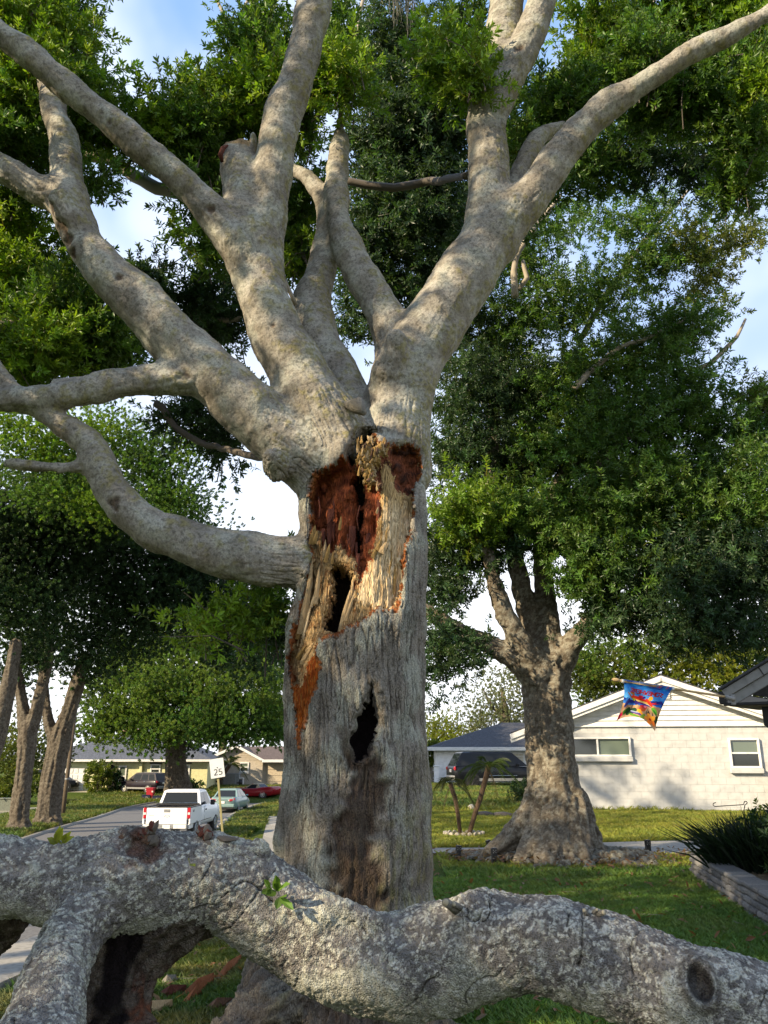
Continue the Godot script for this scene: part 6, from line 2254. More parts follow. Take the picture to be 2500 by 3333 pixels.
# cabin: base corners and roof corners; glass on the four sides
func cabin(t: Node3D, z0: float, z1: float, y0: float, w0: float, z2: float, z3: float, y1: float, w1: float, paint: Material, panes: Array, roof_mat: Material = null) -> void:
	var st := mb(true)
	var ym := y1 - 0.05
	var rings := [
		[Vector3(w0, y0, z0), Vector3(w0, y0, z1), Vector3(-w0, y0, z1), Vector3(-w0, y0, z0)],
		[Vector3(w1, ym, z2), Vector3(w1, ym, z3), Vector3(-w1, ym, z3), Vector3(-w1, ym, z2)],
		[Vector3(w1 - 0.10, y1, z2 + 0.14), Vector3(w1 - 0.10, y1, z3 - 0.12), Vector3(-w1 + 0.10, y1, z3 - 0.12), Vector3(-w1 + 0.10, y1, z2 + 0.14)],
	]
	st.set_smooth_group(-1)
	for i in 2:
		for k in 4:
			var l := (k + 1) % 4
			quad(st, rings[i][k], rings[i + 1][k], rings[i + 1][l], rings[i][l])
	quad(st, rings[2][0], rings[2][3], rings[2][2], rings[2][1])
	obj("cabin", st, roof_mat if roof_mat else paint, t)
	var g: Array = rings[0]
	var r: Array = rings[1]
	# windscreen (front, smaller z) and rear window
	var w := mb()
	panel(w, r[0], r[3], g[3], g[0], 0.06, 0.08, 0.012)
	obj("windscreen", w, M.car_glass, t)
	w = mb()
	panel(w, r[2], r[1], g[1], g[2], 0.07, 0.10, 0.012)
	obj("rear_window", w, M.car_glass, t)
	for s in [0, 1]:
		var a: Vector3 = g[0] if s == 0 else g[3]
		var b: Vector3 = g[1] if s == 0 else g[2]
		var c: Vector3 = r[1] if s == 0 else r[2]
		var d: Vector3 = r[0] if s == 0 else r[3]
		for p in panes:
			w = mb()
			var out := Vector3(0.008 if s == 0 else -0.008, 0.002, 0)
			var k0 := a.lerp(b, p[0]).lerp(d.lerp(c, p[1]), 0.06) + out
			var k1 := a.lerp(b, p[2]).lerp(d.lerp(c, p[3]), 0.06) + out
			var k2 := a.lerp(b, p[2]).lerp(d.lerp(c, p[3]), 0.90) + out
			var k3 := a.lerp(b, p[0]).lerp(d.lerp(c, p[1]), 0.90) + out
			if s == 0: quad(w, k0, k1, k2, k3)
			else: quad(w, k0, k3, k2, k1)
			obj("window", w, M.car_glass, t)


func wheel(t: Node3D, x: float, z: float, r: float, wide: float, rim_mat: Material) -> void:
	var st := mb(true)
	var sg := signf(x)
	st.set_smooth_group(-1)
	tube(st, [Vector3(x - sg * wide, r, z), Vector3(x - sg * 0.02, r, z), Vector3(x, r, z)], [r, r, r * 0.93], 22)
	var w := obj("wheel", st, M.tyre, t)
	var rm := mb()
	var c := Vector3(x + sg * 0.004, r, z)
	for k in 7:
		var a := TAU * k / 7
		var d := Vector3(0, cos(a), sin(a))
		bx(rm, c + d * r * 0.36, Vector3(0.02, r * 0.56, r * 0.17), 0.004, Basis(Vector3.RIGHT, a))
	tube(rm, [c - Vector3(sg * 0.01, 0, 0), c + Vector3(sg * 0.016, 0, 0)], [r * 0.16, r * 0.13], 12)
	var ring := mb(true)
	var path := []
	var rad := []
	for k in 19:
		path.append(c + Vector3(0, cos(TAU * k / 18), sin(TAU * k / 18)) * r * 0.66)
		rad.append(r * 0.05)
	tube(rm, path, rad, 5, false)
	obj("rim", rm, rim_mat, w)
	# the dark well round the wheel
	var well := mb()
	tube(well, [Vector3(x - sg * (wide + 0.05), r + 0.02, z), Vector3(x - sg * 0.012, r + 0.02, z)], [r * 1.2, r * 1.2], 20)
	obj("wheel_arch", well, M.black_trim, t)


func slab(called: String, t: Node3D, c: Vector3, s: Vector3, m: Material, b := 0.01, q := Basis.IDENTITY) -> MeshInstance3D:
	var st := mb()
	bx(st, c, s, b, q)
	return obj(called, st, m, t)


func lettering(t: Node3D, called: String, text: String, size: float, where: Vector3, turn: Basis, m: Material, font_name := "Droid Sans") -> void:
	var tm := TextMesh.new()
	var f := SystemFont.new()
	f.font_names = PackedStringArray([font_name])
	tm.font = f
	tm.text = text
	tm.font_size = 64
	tm.pixel_size = size / 46.0
	tm.depth = 0.004
	tm.curve_step = 2.0
	var o := put(called, tm, m, t)
	o.transform = Transform3D(turn, where)


func build_truck() -> void:
	var g := at(543, 2650, 35.6)
	g.y = gh(g.x, g.z)
	var t := thing("pickup_truck", "white pickup truck parked at the near kerb seen from behind", "truck", g + Vector3(0, 0.03, 0), deg_to_rad(-1.0))
	t.position.z -= 2.9
	t.position.x += 0.05
	var P: Material = M.white_paint
	var st := mb(true)
	loft(st, [[-2.95, 0.55, 1.08, 0.80, 0.88, 0.78], [-2.85, 0.50, 1.18, 0.92, 0.98, 0.86], [-2.2, 0.50, 1.26, 0.97, 1.0, 0.90], [-1.35, 0.50, 1.29, 0.97, 1.0, 0.92], [0.9, 0.50, 1.30, 0.97, 1.0, 0.93], [0.98, 0.50, 1.30, 0.97, 1.0, 0.93]])
	obj("body", st, P, t)
	cabin(t, -1.45, 0.95, 1.27, 0.93, -0.55, 0.66, 1.93, 0.78, P, [[0.20, 0.04, 0.60, 0.55], [0.64, 0.60, 0.95, 0.90]])
	# open bed
	for s in [-1.0, 1.0]:
		slab("bed_side", t, Vector3(s * 0.955, 0.99, 1.92), Vector3(0.09, 0.66, 1.9), P, 0.03)
		slab("bed_rail", t, Vector3(s * 0.945, 1.325, 1.92), Vector3(0.13, 0.03, 1.9), M.black_trim, 0.008)
		slab("rocker", t, Vector3(s * 0.93, 0.58, 1.92), Vector3(0.06, 0.20, 1.9), P, 0.02)
		slab("tail_light", t, Vector3(s * 0.915, 1.10, 2.875), Vector3(0.125, 0.42, 0.03), M.lamp_red, 0.012)
		slab("tail_light_clear", t, Vector3(s * 0.915, 1.08, 2.892), Vector3(0.10, 0.09, 0.012), M.lamp_clear, 0.004)
		slab("mirror", t, Vector3(s * 1.12, 1.36, -0.55), Vector3(0.20, 0.22, 0.12), M.black_trim, 0.03)
		slab("door_handle", t, Vector3(s * 1.0, 1.10, 0.12), Vector3(0.03, 0.06, 0.16), M.black_trim, 0.01)
		slab("door_seam", t, Vector3(s * 0.992, 0.95, 0.40), Vector3(0.012, 0.62, 0.012), M.seam, 0.0)
		slab("side_strip", t, Vector3(s * 0.995, 0.68, 0.0), Vector3(0.02, 0.02, 1.9), M.seam, 0.0)
	slab("bed_floor", t, Vector3(0, 0.80, 1.92), Vector3(1.82, 0.04, 1.9), M.black_trim, 0.0)
	slab("bed_front", t, Vector3(0, 1.06, 1.0), Vector3(1.8, 0.45, 0.04), M.grey_trim, 0.0)
	slab("tonneau_cover", t, Vector3(0, 1.35, 1.16), Vector3(1.82, 0.07, 0.36), M.black_trim, 0.02)
	slab("bed_bar", t, Vector3(0, 1.41, 1.16), Vector3(1.86, 0.025, 0.10), M.chrome, 0.008)
	slab("tailgate", t, Vector3(0, 0.99, 2.86), Vector3(1.70, 0.66, 0.07), P, 0.03)
	slab("tailgate_lip", t, Vector3(0, 1.32, 2.85), Vector3(1.72, 0.03, 0.09), M.black_trim, 0.01)
	slab("tailgate_handle", t, Vector3(0.0, 1.19, 2.90), Vector3(0.26, 0.12, 0.02), M.grey_trim, 0.02)
	var em := mb(true)
	var path := []
	var rad := []
	for k in 17:
		path.append(Vector3(cos(TAU * k / 16) * 0.115, 0.99 + sin(TAU * k / 16) * 0.042, 2.902))
		rad.append(0.009)
	tube(em, path, rad, 5, false)
	obj("oval_badge_rim", em, M.chrome, t)
	var ov := mb()
	for k in 16:
		var a := TAU * k / 16
		var b := TAU * (k + 1) / 16
		tri(ov, Vector3(0, 0.99, 2.901), Vector3(cos(a) * 0.11, 0.99 + sin(a) * 0.04, 2.899), Vector3(cos(b) * 0.11, 0.99 + sin(b) * 0.04, 2.899))
	obj("oval_badge", ov, M.white_trim, t)
	slab("badge_bar", t, Vector3(-0.63, 1.02, 2.897), Vector3(0.22, 0.022, 0.006), M.grey_trim, 0.002)
	slab("badge_bar", t, Vector3(-0.69, 0.76, 2.897), Vector3(0.10, 0.018, 0.006), M.grey_trim, 0.002)
	lettering(t, "lettering", "4x4", 0.10, Vector3(1.003, 1.17, 2.45), Basis(Vector3.UP, PI / 2), M.seam)
	slab("bumper", t, Vector3(0, 0.58, 2.95), Vector3(1.86, 0.20, 0.16), M.grey_trim, 0.04)
	for x in [-0.66, 0.60]:
		slab("bumper_cap", t, Vector3(x, 0.59, 3.035), Vector3(0.52, 0.16, 0.02), M.white_trim, 0.008)
	slab("licence_plate", t, Vector3(0.05, 0.58, 3.035), Vector3(0.31, 0.15, 0.012), M.white_trim, 0.003)
	slab("third_brake_light", t, Vector3(0, 1.91, 0.60), Vector3(0.36, 0.035, 0.05), M.lamp_clear, 0.006)
	for s in [-1.0, 1.0]:
		for z in [-1.95, 1.80]:
			wheel(t, s * 1.0, z, 0.39, 0.24, M.rim_silver)


func build_sedan() -> void:
	var g := ground_at(727, 2648)
	var t := thing("sedan", "silver green sedan parked ahead of the white pickup", "car", g + Vector3(0, 0.03, 0), deg_to_rad(-2.0))
	t.position.z -= 2.4
	var P: Material = M.silver_paint
	var st := mb(true)
	loft(st, [[-2.45, 0.30, 0.66, 0.70, 0.82, 0.66], [-2.3, 0.24, 0.76, 0.80, 0.90, 0.74], [-1.3, 0.22, 0.92, 0.86, 0.92, 0.80], [1.3, 0.22, 0.98, 0.86, 0.92, 0.82], [2.1, 0.24, 1.00, 0.84, 0.91, 0.78], [2.38, 0.34, 0.98, 0.78, 0.88, 0.72], [2.46, 0.46, 0.90, 0.74, 0.84, 0.68]])
	obj("body", st, P, t)
	cabin(t, -1.25, 1.75, 0.94, 0.82, -0.35, 1.05, 1.47, 0.62, P, [[0.10, 0.03, 0.48, 0.45], [0.52, 0.50, 0.86, 0.95]])
	for s in [-1.0, 1.0]:
		var l := slab("tail_light", t, Vector3(s * 0.64, 0.82, 2.44), Vector3(0.40, 0.15, 0.06), M.lamp_red, 0.03, Basis(Vector3.BACK, s * 0.22) * Basis(Vector3.UP, s * 0.25))
		slab("tail_light_clear", l, Vector3(s * 0.46, 0.785, 2.485), Vector3(0.16, 0.06, 0.02), M.lamp_clear, 0.008)
		slab("mirror", t, Vector3(s * 0.98, 1.0, -0.75), Vector3(0.18, 0.12, 0.12), P, 0.03)
		for z in [-1.5, 1.45]:
			wheel(t, s * 0.90, z, 0.33, 0.2, M.rim_silver)
	slab("boot_seam", t, Vector3(0, 0.965, 2.405), Vector3(1.2, 0.012, 0.02), M.seam, 0.0)
	slab("chrome_strip", t, Vector3(0, 0.84, 2.475), Vector3(0.62, 0.035, 0.03), M.chrome, 0.008)
	slab("licence_plate", t, Vector3(0, 0.66, 2.48), Vector3(0.31, 0.15, 0.03), M.white_trim, 0.004)
	slab("bumper", t, Vector3(0, 0.46, 2.42), Vector3(1.66, 0.26, 0.16), P, 0.07)
	slab("lower_valance", t, Vector3(0, 0.29, 2.40), Vector3(1.5, 0.12, 0.14), M.black_trim, 0.03)


func build_sports_car() -> void:
	var g := ground_at(829, 2598)
	var t := thing("sports_car", "low red sports car with a tan soft top parked across the street", "car", g + Vector3(0, 0.03, 0), deg_to_rad(66))
	var P: Material = M.red_paint
	var st := mb(true)
	loft(st, [[-2.25, 0.30, 0.46, 0.62, 0.72, 0.50], [-2.05, 0.20, 0.58, 0.78, 0.88, 0.66], [-1.45, 0.18, 0.74, 0.84, 0.92, 0.74], [-0.7, 0.17, 0.80, 0.84, 0.90, 0.78], [0.5, 0.17, 0.82, 0.84, 0.92, 0.80], [1.3, 0.18, 0.94, 0.86, 0.96, 0.82], [1.95, 0.24, 0.96, 0.82, 0.94, 0.80], [2.2, 0.36, 0.90, 0.74, 0.88, 0.72]])
	obj("body", st, P, t)
	cabin(t, -0.85, 1.05, 0.78, 0.80, 0.05, 0.62, 1.20, 0.56, M.tan_cloth, [[0.22, 0.03, 0.74, 0.90]], M.tan_cloth)
	slab("windscreen_frame", t, Vector3(0, 1.165, 0.02), Vector3(1.1, 0.04, 0.06), P, 0.01)
	for s in [-1.0, 1.0]:
		slab("headlight", t, Vector3(s * 0.66, 0.50, -2.06), Vector3(0.30, 0.10, 0.10), M.lamp_clear, 0.03, Basis(Vector3.UP, s * 0.5))
		slab("side_vent", t, Vector3(s * 0.905, 0.50, -0.55), Vector3(0.03, 0.16, 0.30), M.black_trim, 0.01)
		slab("side_crease", t, Vector3(s * 0.915, 0.46, 0.35), Vector3(0.02, 0.03, 1.3), P, 0.01)
		slab("mirror", t, Vector3(s * 0.98, 0.88, -0.35), Vector3(0.18, 0.10, 0.10), P, 0.03)
		slab("tail_light", t, Vector3(s * 0.5, 0.72, 2.2), Vector3(0.3, 0.14, 0.05), M.lamp_red, 0.04)
		for z in [-1.35, 1.35]:
			wheel(t, s * 0.93, z, 0.335, 0.24, M.rim_silver)
	slab("licence_plate", t, Vector3(0, 0.36, -2.27), Vector3(0.32, 0.14, 0.02), M.plate_green, 0.004)
	for s in [-0.36, 0.36]:
		slab("bonnet_line", t, Vector3(s, 0.775, -1.1), Vector3(0.16, 0.03, 1.4), M.bonnet_sheen, 0.012, Basis(Vector3.RIGHT, 0.09))


func make_suv(t: Node3D, P: Material, long: float, roof: float, rim: Material) -> void:
	var h := long / 2
	var st := mb(true)
	loft(st, [[-h, 0.42, 0.80, 0.74, 0.84, 0.70], [-h + 0.2, 0.34, 0.94, 0.86, 0.93, 0.80], [-h + 1.2, 0.32, 1.06, 0.90, 0.95, 0.86], [h - 1.2, 0.32, 1.10, 0.90, 0.95, 0.88], [h - 0.25, 0.36, 1.12, 0.88, 0.94, 0.85], [h, 0.48, 1.06, 0.82, 0.90, 0.80]])
	obj("body", st, P, t)
	cabin(t, -h + 1.15, h - 0.06, 1.08, 0.88, -h + 1.95, h - 0.42, roof, 0.70, P, [[0.16, 0.03, 0.44, 0.34], [0.47, 0.38, 0.70, 0.66], [0.74, 0.70, 0.94, 0.94]])
	for s in [-1.0, 1.0]:
		slab("tail_light", t, Vector3(s * 0.80, 0.98, h - 0.02), Vector3(0.26, 0.20, 0.10), M.lamp_red, 0.04)
		slab("headlight", t, Vector3(s * 0.70, 0.82, -h + 0.06), Vector3(0.28, 0.14, 0.12), M.lamp_clear, 0.04)
		slab("mirror", t, Vector3(s * 1.02, 1.16, -h + 1.75), Vector3(0.2, 0.14, 0.12), P, 0.03)
		slab("cladding", t, Vector3(s * 0.925, 0.42, 0), Vector3(0.05, 0.16, long * 0.52), M.grey_trim, 0.02)
		slab("door_handle", t, Vector3(s * 0.955, 0.98, 0.05), Vector3(0.03, 0.04, 0.18), M.chrome, 0.01)
		slab("door_handle", t, Vector3(s * 0.955, 0.99, 0.95), Vector3(0.03, 0.04, 0.18), M.chrome, 0.01)
		slab("roof_rail", t, Vector3(s * 0.60, roof + 0.03, 0.5), Vector3(0.04, 0.03, long * 0.45), M.grey_trim, 0.01)
		for z in [-h + 0.92, h - 0.98]:
			wheel(t, s * 0.95, z, 0.37, 0.22, rim)
	slab("bumper", t, Vector3(0, 0.50, h - 0.01), Vector3(1.66, 0.26, 0.12), M.grey_trim, 0.05)
	slab("licence_plate", t, Vector3(0, 0.86, h + 0.005), Vector3(0.32, 0.15, 0.03), M.white_trim, 0.004)


func build_suvs() -> void:
	var g := ground_at(466, 2582)
	var t := thing("suv", "dark plum SUV parked in the driveway of the yellow house", "car", g + Vector3(0, 0.05, 0), deg_to_rad(62))
	make_suv(t, M.plum_paint, 4.7, 1.72, M.rim_bright)
	g = ground_at(160, 2577)
	t = thing("suv", "black SUV half hidden behind the forked street oaks at left", "car", g + Vector3(0, 0.05, 0), deg_to_rad(-80))
	make_suv(t, M.black_paint, 5.0, 1.85, M.rim_silver)
	g = ground_at(1616, 2579)
	t = thing("suv", "glossy black SUV parked in front of the white house behind the palms", "car", Vector3(at(1622, 2579, 45).x, gh(3, -45) + 0.02, -45), deg_to_rad(-80))
	make_suv(t, M.black_paint, 5.1, 1.80, M.black_trim)
	slab("chrome_strip", t, Vector3(0.975, 0.62, 0.1), Vector3(0.02, 0.03, 1.7), M.chrome, 0.006)
	slab("chrome_strip", t, Vector3(-0.975, 0.62, 0.1), Vector3(0.02, 0.03, 1.7), M.chrome, 0.006)


# ------------------------------------------------------------------ small things along the street
func build_sign() -> void:
	var d := 29.0
	var t := thing("speed_sign", "white 25 speed sign on a leaning post beside the pavement", "sign")
	var top := at(707, 2500, d)
	var foot := at(733, 2745, d + 0.3)
	foot.y = gh(foot.x, foot.z)
	var up := (top - foot).normalized()
	var face := Basis(Vector3.BACK, 0.16)
	var side := up.cross(Vector3.BACK).normalized()
	var q := Basis(side, up, side.cross(up)) * Basis(Vector3.UP, 0.12)
	var st := mb()
	bx(st, (top + foot) / 2 - Vector3(0, 0, 0.02), Vector3(0.07, (top - foot).length() + 0.5, 0.035), 0.006, q)
	obj("post", st, M.sign_post, t)
	var n := q * Basis(Vector3.BACK, 0.30)
	var pl := mb()
	bx(pl, top + q.z * 0.02, Vector3(0.47, 0.63, 0.006), 0.0, q * Basis(Vector3.BACK, 0.02))
	obj("plate", pl, M.sign_white, t)
	var fq := q * Basis(Vector3.BACK, 0.02)
	lettering(t, "digits", "25", 0.20, top + fq * Vector3(0.02, -0.13, 0.026), fq, M.seam)
	var bolt := mb()
	for y in [0.02]:
		tube(bolt, [top + fq * Vector3(0, y, 0.024), top + fq * Vector3(0, y, 0.034)], [0.022, 0.018], 10)
	obj("bolt", bolt, M.chrome, t)


func build_bins() -> void:
	var g := ground_at(488, 2604)
	var t := thing("wheelie_bin", "red wheeled rubbish bin at the end of the driveway", "bin", g)
	var st := mb()
	var rings := []
	for e in [[0.0, 0.22, 0.25], [0.9, 0.30, 0.34]]:
		rings.append([Vector3(-e[1], e[0], -e[2]), Vector3(e[1], e[0], -e[2]), Vector3(e[1], e[0], e[2]), Vector3(-e[1], e[0], e[2])])
	for k in 4:
		quad(st, rings[0][k], rings[0][(k + 1) % 4], rings[1][(k + 1) % 4], rings[1][k])
	obj("body", st, M.bin_red, t)
	slab("lid", t, Vector3(0, 0.95, 0), Vector3(0.68, 0.10, 0.76), M.bin_red, 0.03)
	slab("handle", t, Vector3(0, 0.90, -0.42), Vector3(0.5, 0.04, 0.05), M.black_trim, 0.01)
	slab("label", t, Vector3(0.24, 0.70, 0.32), Vector3(0.12, 0.12, 0.02), M.white_trim, 0.0)
	for x in [-0.24, 0.24]:
		var w := mb(true)
		tube(w, [Vector3(x - 0.03, 0.10, -0.26), Vector3(x + 0.03, 0.10, -0.26)], [0.11, 0.11], 12)
		obj("wheel", w, M.black_trim, t)
	for e in [[480, 2603, "dark blue recycling crate standing before the red bin"], [514, 2607, "dark blue recycling crate by the roof of the white pickup"]]:
		var p := ground_at(e[0], e[1])
		var c := thing("recycling_crate", e[2], "crate", p + Vector3(0, 0.0, 0.35), 0.1, "blue recycling crates")
		var s := mb()
		for w in [[Vector3(0, 0.2, 0.24), Vector3(0.66, 0.4, 0.03)], [Vector3(0, 0.2, -0.24), Vector3(0.66, 0.4, 0.03)], [Vector3(0.33, 0.2, 0), Vector3(0.03, 0.4, 0.46)], [Vector3(-0.33, 0.2, 0), Vector3(0.03, 0.4, 0.46)], [Vector3(0, 0.02, 0), Vector3(0.64, 0.03, 0.46)]]:
			bx(s, w[0], w[1], 0.006)
		obj("body", s, M.crate_blue, c)
		var rim := mb()
		bx(rim, Vector3(0, 0.40, 0.255), Vector3(0.70, 0.05, 0.04), 0.008)
		bx(rim, Vector3(0, 0.40, -0.255), Vector3(0.70, 0.05, 0.04), 0.008)
		obj("rim", rim, M.crate_blue, c)
		var mk := mb()
		for k in 3:
			bx(mk, Vector3(0.05 + cos(k * 2.1) * 0.06, 0.2 + sin(k * 2.1) * 0.06, 0.262), Vector3(0.10, 0.03, 0.008), 0.0, Basis(Vector3.BACK, k * 2.1 + 1.2))
		obj("recycling_mark", mk, M.white_trim, c)
	g = ground_at(18, 2642)
	var u := thing("utility_box", "low grey green utility cabinet cut off by the left edge", "utility box", g)
	slab("cabinet", u, Vector3(0, 0.42, 0), Vector3(1.25, 0.8, 0.9), M.utility_green, 0.03)
	slab("lid", u, Vector3(0, 0.85, 0), Vector3(1.32, 0.08, 0.98), M.utility_green, 0.03)
	slab("pad", u, Vector3(0, 0.03, 0), Vector3(1.5, 0.10, 1.1), M.concrete, 0.02)
	g = ground_at(203, 2657)
	var wp := thing("wooden_pole", "slender leaning brown wooden pole beside the forked street oaks", "pole")
	var tp := at(238, 2380, -g.z)
	var s := mb(true)
	tube(s, [g - Vector3(0, 0.2, 0), g.lerp(tp, 0.5), tp.lerp(g, -0.6)], [0.15, 0.125, 0.10], 10)
	obj("shaft", s, M.pole_wood, wp)
	s = mb(true)
	var bp := g.lerp(tp, 0.42)
	tube(s, [bp, bp + (tp - g).normalized() * 0.12], [0.14, 0.14], 10)
	obj("band", s, M.grey_trim, wp)


func frond(st: SurfaceTool, base: Vector3, dir: Vector3, length: float, droop: float, leaflets: int, llen: float, c: Color, thick := 0.007) -> void:
	var pts := []
	var w := []
	st.set_color(c)
	for k in 9:
		var s := k / 8.0
		pts.append(base + dir * length * s + Vector3(0, -droop * s * s * length, 0))
		w.append(thick * (1.15 - s))
	tube(st, pts, w, 4, false)
	for k in leaflets:
		var s := lerpf(0.18, 1.0, float(k) / leaflets)
		var i := mini(int(s * 8), 7)
		var p: Vector3 = pts[i].lerp(pts[i + 1], s * 8 - i)
		var f: Vector3 = (pts[i + 1] - pts[i]).normalized()
		var side := f.cross(Vector3.UP).normalized()
		for sg in [-1.0, 1.0]:
			var d: Vector3 = (f * 0.75 + side * sg * 0.75 + Vector3(0, -0.25 - 0.3 * absf(sin(k * 1.3)), 0)).normalized()
			var l := llen * (1.0 - 0.55 * absf(s - 0.45))
			var nn: Vector3 = d.cross(side).normalized() * 0.006 * llen / 0.25
			st.set_color(c * (0.8 + 0.4 * absf(sin(k * 2.7 + sg))))
			tri(st, p + nn, p - nn, p + d * l)


func palm(label: String, path: Array, r0: float, fronds: int, flen: float, droop: float, group: String, dead: int, green: Color, seed_n: int, bark_c: Material) -> void:
	var t := thing("palm", label, "palm", Vector3.ZERO, 0.0, group)
	var r := RandomNumberGenerator.new()
	r.seed = seed_n
	var st := mb(true)
	var rad := []
	for i in path.size():
		rad.append(r0 * (1.0 + 0.35 * float(i) / path.size()))
	tube(st, path, rad, 9)
	obj("trunk", st, bark_c, t)
	var bs := mb()
	for k in 70:
		var s := pow(r.randf(), 0.6) * (path.size() - 1.01)
		var i := int(s)
		var p: Vector3 = path[i].lerp(path[i + 1], s - i)
		var a := r.randf() * TAU
		var o := Vector3(cos(a), 0.1, sin(a)) * r0 * 1.15
		var u: Vector3 = (path[i + 1] - path[i]).normalized()
		var sd := u.cross(o).normalized() * r0 * 0.4
		tri(bs, p + o * 0.8 - sd, p + o * 0.8 + sd, p + o * 1.35 + u * r0 * 1.6)
	obj("leaf_bases", bs, bark_c, t).set_meta("kind", "stuff")
	var top: Vector3 = path[-1]
	for k in fronds:
		var a := k * 2.4 + r.randf() * 0.6
		var lift := r.randf_range(0.25, 1.3)
		var d := Vector3(cos(a) * cos(lift), sin(lift), sin(a) * cos(lift))
		var f := mb()
		frond(f, top, d, flen * r.randf_range(0.8, 1.15), droop * r.randf_range(0.7, 1.3), 34, flen * 0.30, green * r.randf_range(0.75, 1.25))
		obj("frond", f, M.leaves, t)
	for k in dead:
		var a := k * 2.9 + 0.8
		var f := mb()
		frond(f, top - Vector3(0, r0, 0), Vector3(cos(a) * 0.35, -0.3, sin(a) * 0.35), flen * 0.8, 0.7, 12, flen * 0.22, Color(0.17, 0.12, 0.06))
		obj("dead_frond", f, M.leaves, t)


func build_palms() -> void:
	var c := ground_at(1510, 2727)
	var d := -c.z
	var ring := thing("edging_ring", "ring of white scalloped edging stones round the two small palms", "garden edging", c)
	var st := mb()
	bx(st, Vector3(0, 0.04, 0), Vector3(0.9, 0.10, 0.6), 0.04)
	var soil := mb(true)
	for k in 20:
		var a := TAU * k / 20
		var b := TAU * (k + 1) / 20
		tri(soil, Vector3(0, 0.12, 0), Vector3(cos(a) * 0.42, 0.06, sin(a) * 0.31), Vector3(cos(b) * 0.42, 0.06, sin(b) * 0.31))
	obj("mulch", soil, M.litter, ring)
	var sm_ := mb()
	bx(sm_, Vector3(0, 0.06, 0), Vector3(0.105, 0.12, 0.05), 0.02)
	var cap := mb(true)
	tube(sm_, [Vector3(0, 0.11, -0.025), Vector3(0, 0.11, 0.025)], [0.05, 0.05], 10)
	var smesh := done(sm_)
	for k in 19:
		var a := TAU * k / 19
		var o := put("stone", smesh, M.edging_white, ring)
		o.position = Vector3(cos(a) * 0.44, -0.02, sin(a) * 0.33)
		o.rotation.y = PI / 2 - a + 0.08 * sin(k * 3.0)
	var p1 := []
	for e in [[1498, 2716], [1492, 2660], [1481, 2595], [1466, 2553]]:
		p1.append(at(e[0], e[1], d))
	palm("thin left palm with drooping bare fronds in the white ring", p1, 0.042, 8, 0.72, 1.0, "small palms in the white ring", 3, Color(0.050, 0.060, 0.022), 61, M.palm_bark)
	var p2 := []
	for e in [[1528, 2712], [1546, 2650], [1566, 2590], [1582, 2530], [1590, 2498]]:
		p2.append(at(e[0], e[1], d))
	palm("bushier right palm leaning right in the white ring", p2, 0.052, 18, 0.72, 0.75, "small palms in the white ring", 4, Color(0.055, 0.085, 0.020), 62, M.palm_bark)
	var pf := []
	for e in [[706, 2547], [718, 2533], [733, 2512], [747, 2492]]:
		pf.append(at(e[0], e[1], 83))
	palm("leaning palm with a round head against the beige gable", pf, 0.16, 18, 2.2, 0.6, "", 0, Color(0.045, 0.060, 0.018), 63, M.palm_bark)
	var stone := thing("boulder", "small white stone at the end of the timber edging", "stone", ground_at(1538, 2644))
	var bs := SphereMesh.new()
	bs.radius = 0.16
	bs.height = 0.26
	bs.radial_segments = 9
	bs.rings = 5
	var bo := put("rock", bs, M.edging_white, stone)
	bo.position.y = 0.10
	bo.rotation = Vector3(0.2, 0.5, 0.1)
	var lg := thing("timber_edging", "dark rotten timber edging along the bed left of the second oak", "edging")
	var a := ground_at(1550, 2662)
	var b := ground_at(1735, 2668)
	for k in 3:
		var s := mb(true)
		var u := a.lerp(b, k / 3.0) + Vector3(0, 0.06, 0)
		var v := a.lerp(b, (k + 0.96) / 3.0) + Vector3(0, 0.05, 0)
		tube(s, [u, u.lerp(v, 0.5) + Vector3(0, 0.02, 0), v], [0.10, 0.11, 0.09], 7)
		obj("log", s, M.twig_dark, lg)


func bush(called: String, label: String, where: Vector3, half: Vector3, n: int, tint: int, size: float, seed_n: int, mesh: ArrayMesh, cat := "shrub", group := "") -> void:
	var t := thing(called, label, cat, Vector3.ZERO, 0.0, group)
	var st := mb(true)
	for k in 4:
		tube(st, [where, where + Vector3(sin(k * 1.7) * half.x * 0.5, half.y * 1.1, cos(k * 1.7) * half.z * 0.5)], [0.03, 0.015], 5)
	obj("stem", st, M.twig_dark, t)
	var r := RandomNumberGenerator.new()
	r.seed = seed_n
	var list: Array[Transform3D] = []
	var col := PackedColorArray()
	for k in n:
		var q := Vector3(r.randfn(), r.randfn(), r.randfn()).normalized() * pow(r.randf(), 0.4)
		var y := (q + Vector3(0, 0.5, 0) + Vector3(r.randfn(), r.randfn(), r.randfn()) * 0.3).normalized()
		var x := y.cross(Vector3(r.randfn(), r.randfn(), r.randfn())).normalized()
		list.append(Transform3D(Basis(x, y, x.cross(y)) * size * r.randf_range(0.7, 1.3), where + Vector3(0, half.y, 0) + q * half))
		var c: Color = tints[tint][0].lerp(tints[tint][1], r.randf())
		col.append(c)
	scatter("foliage", t, mesh, M.leaves, list, col)


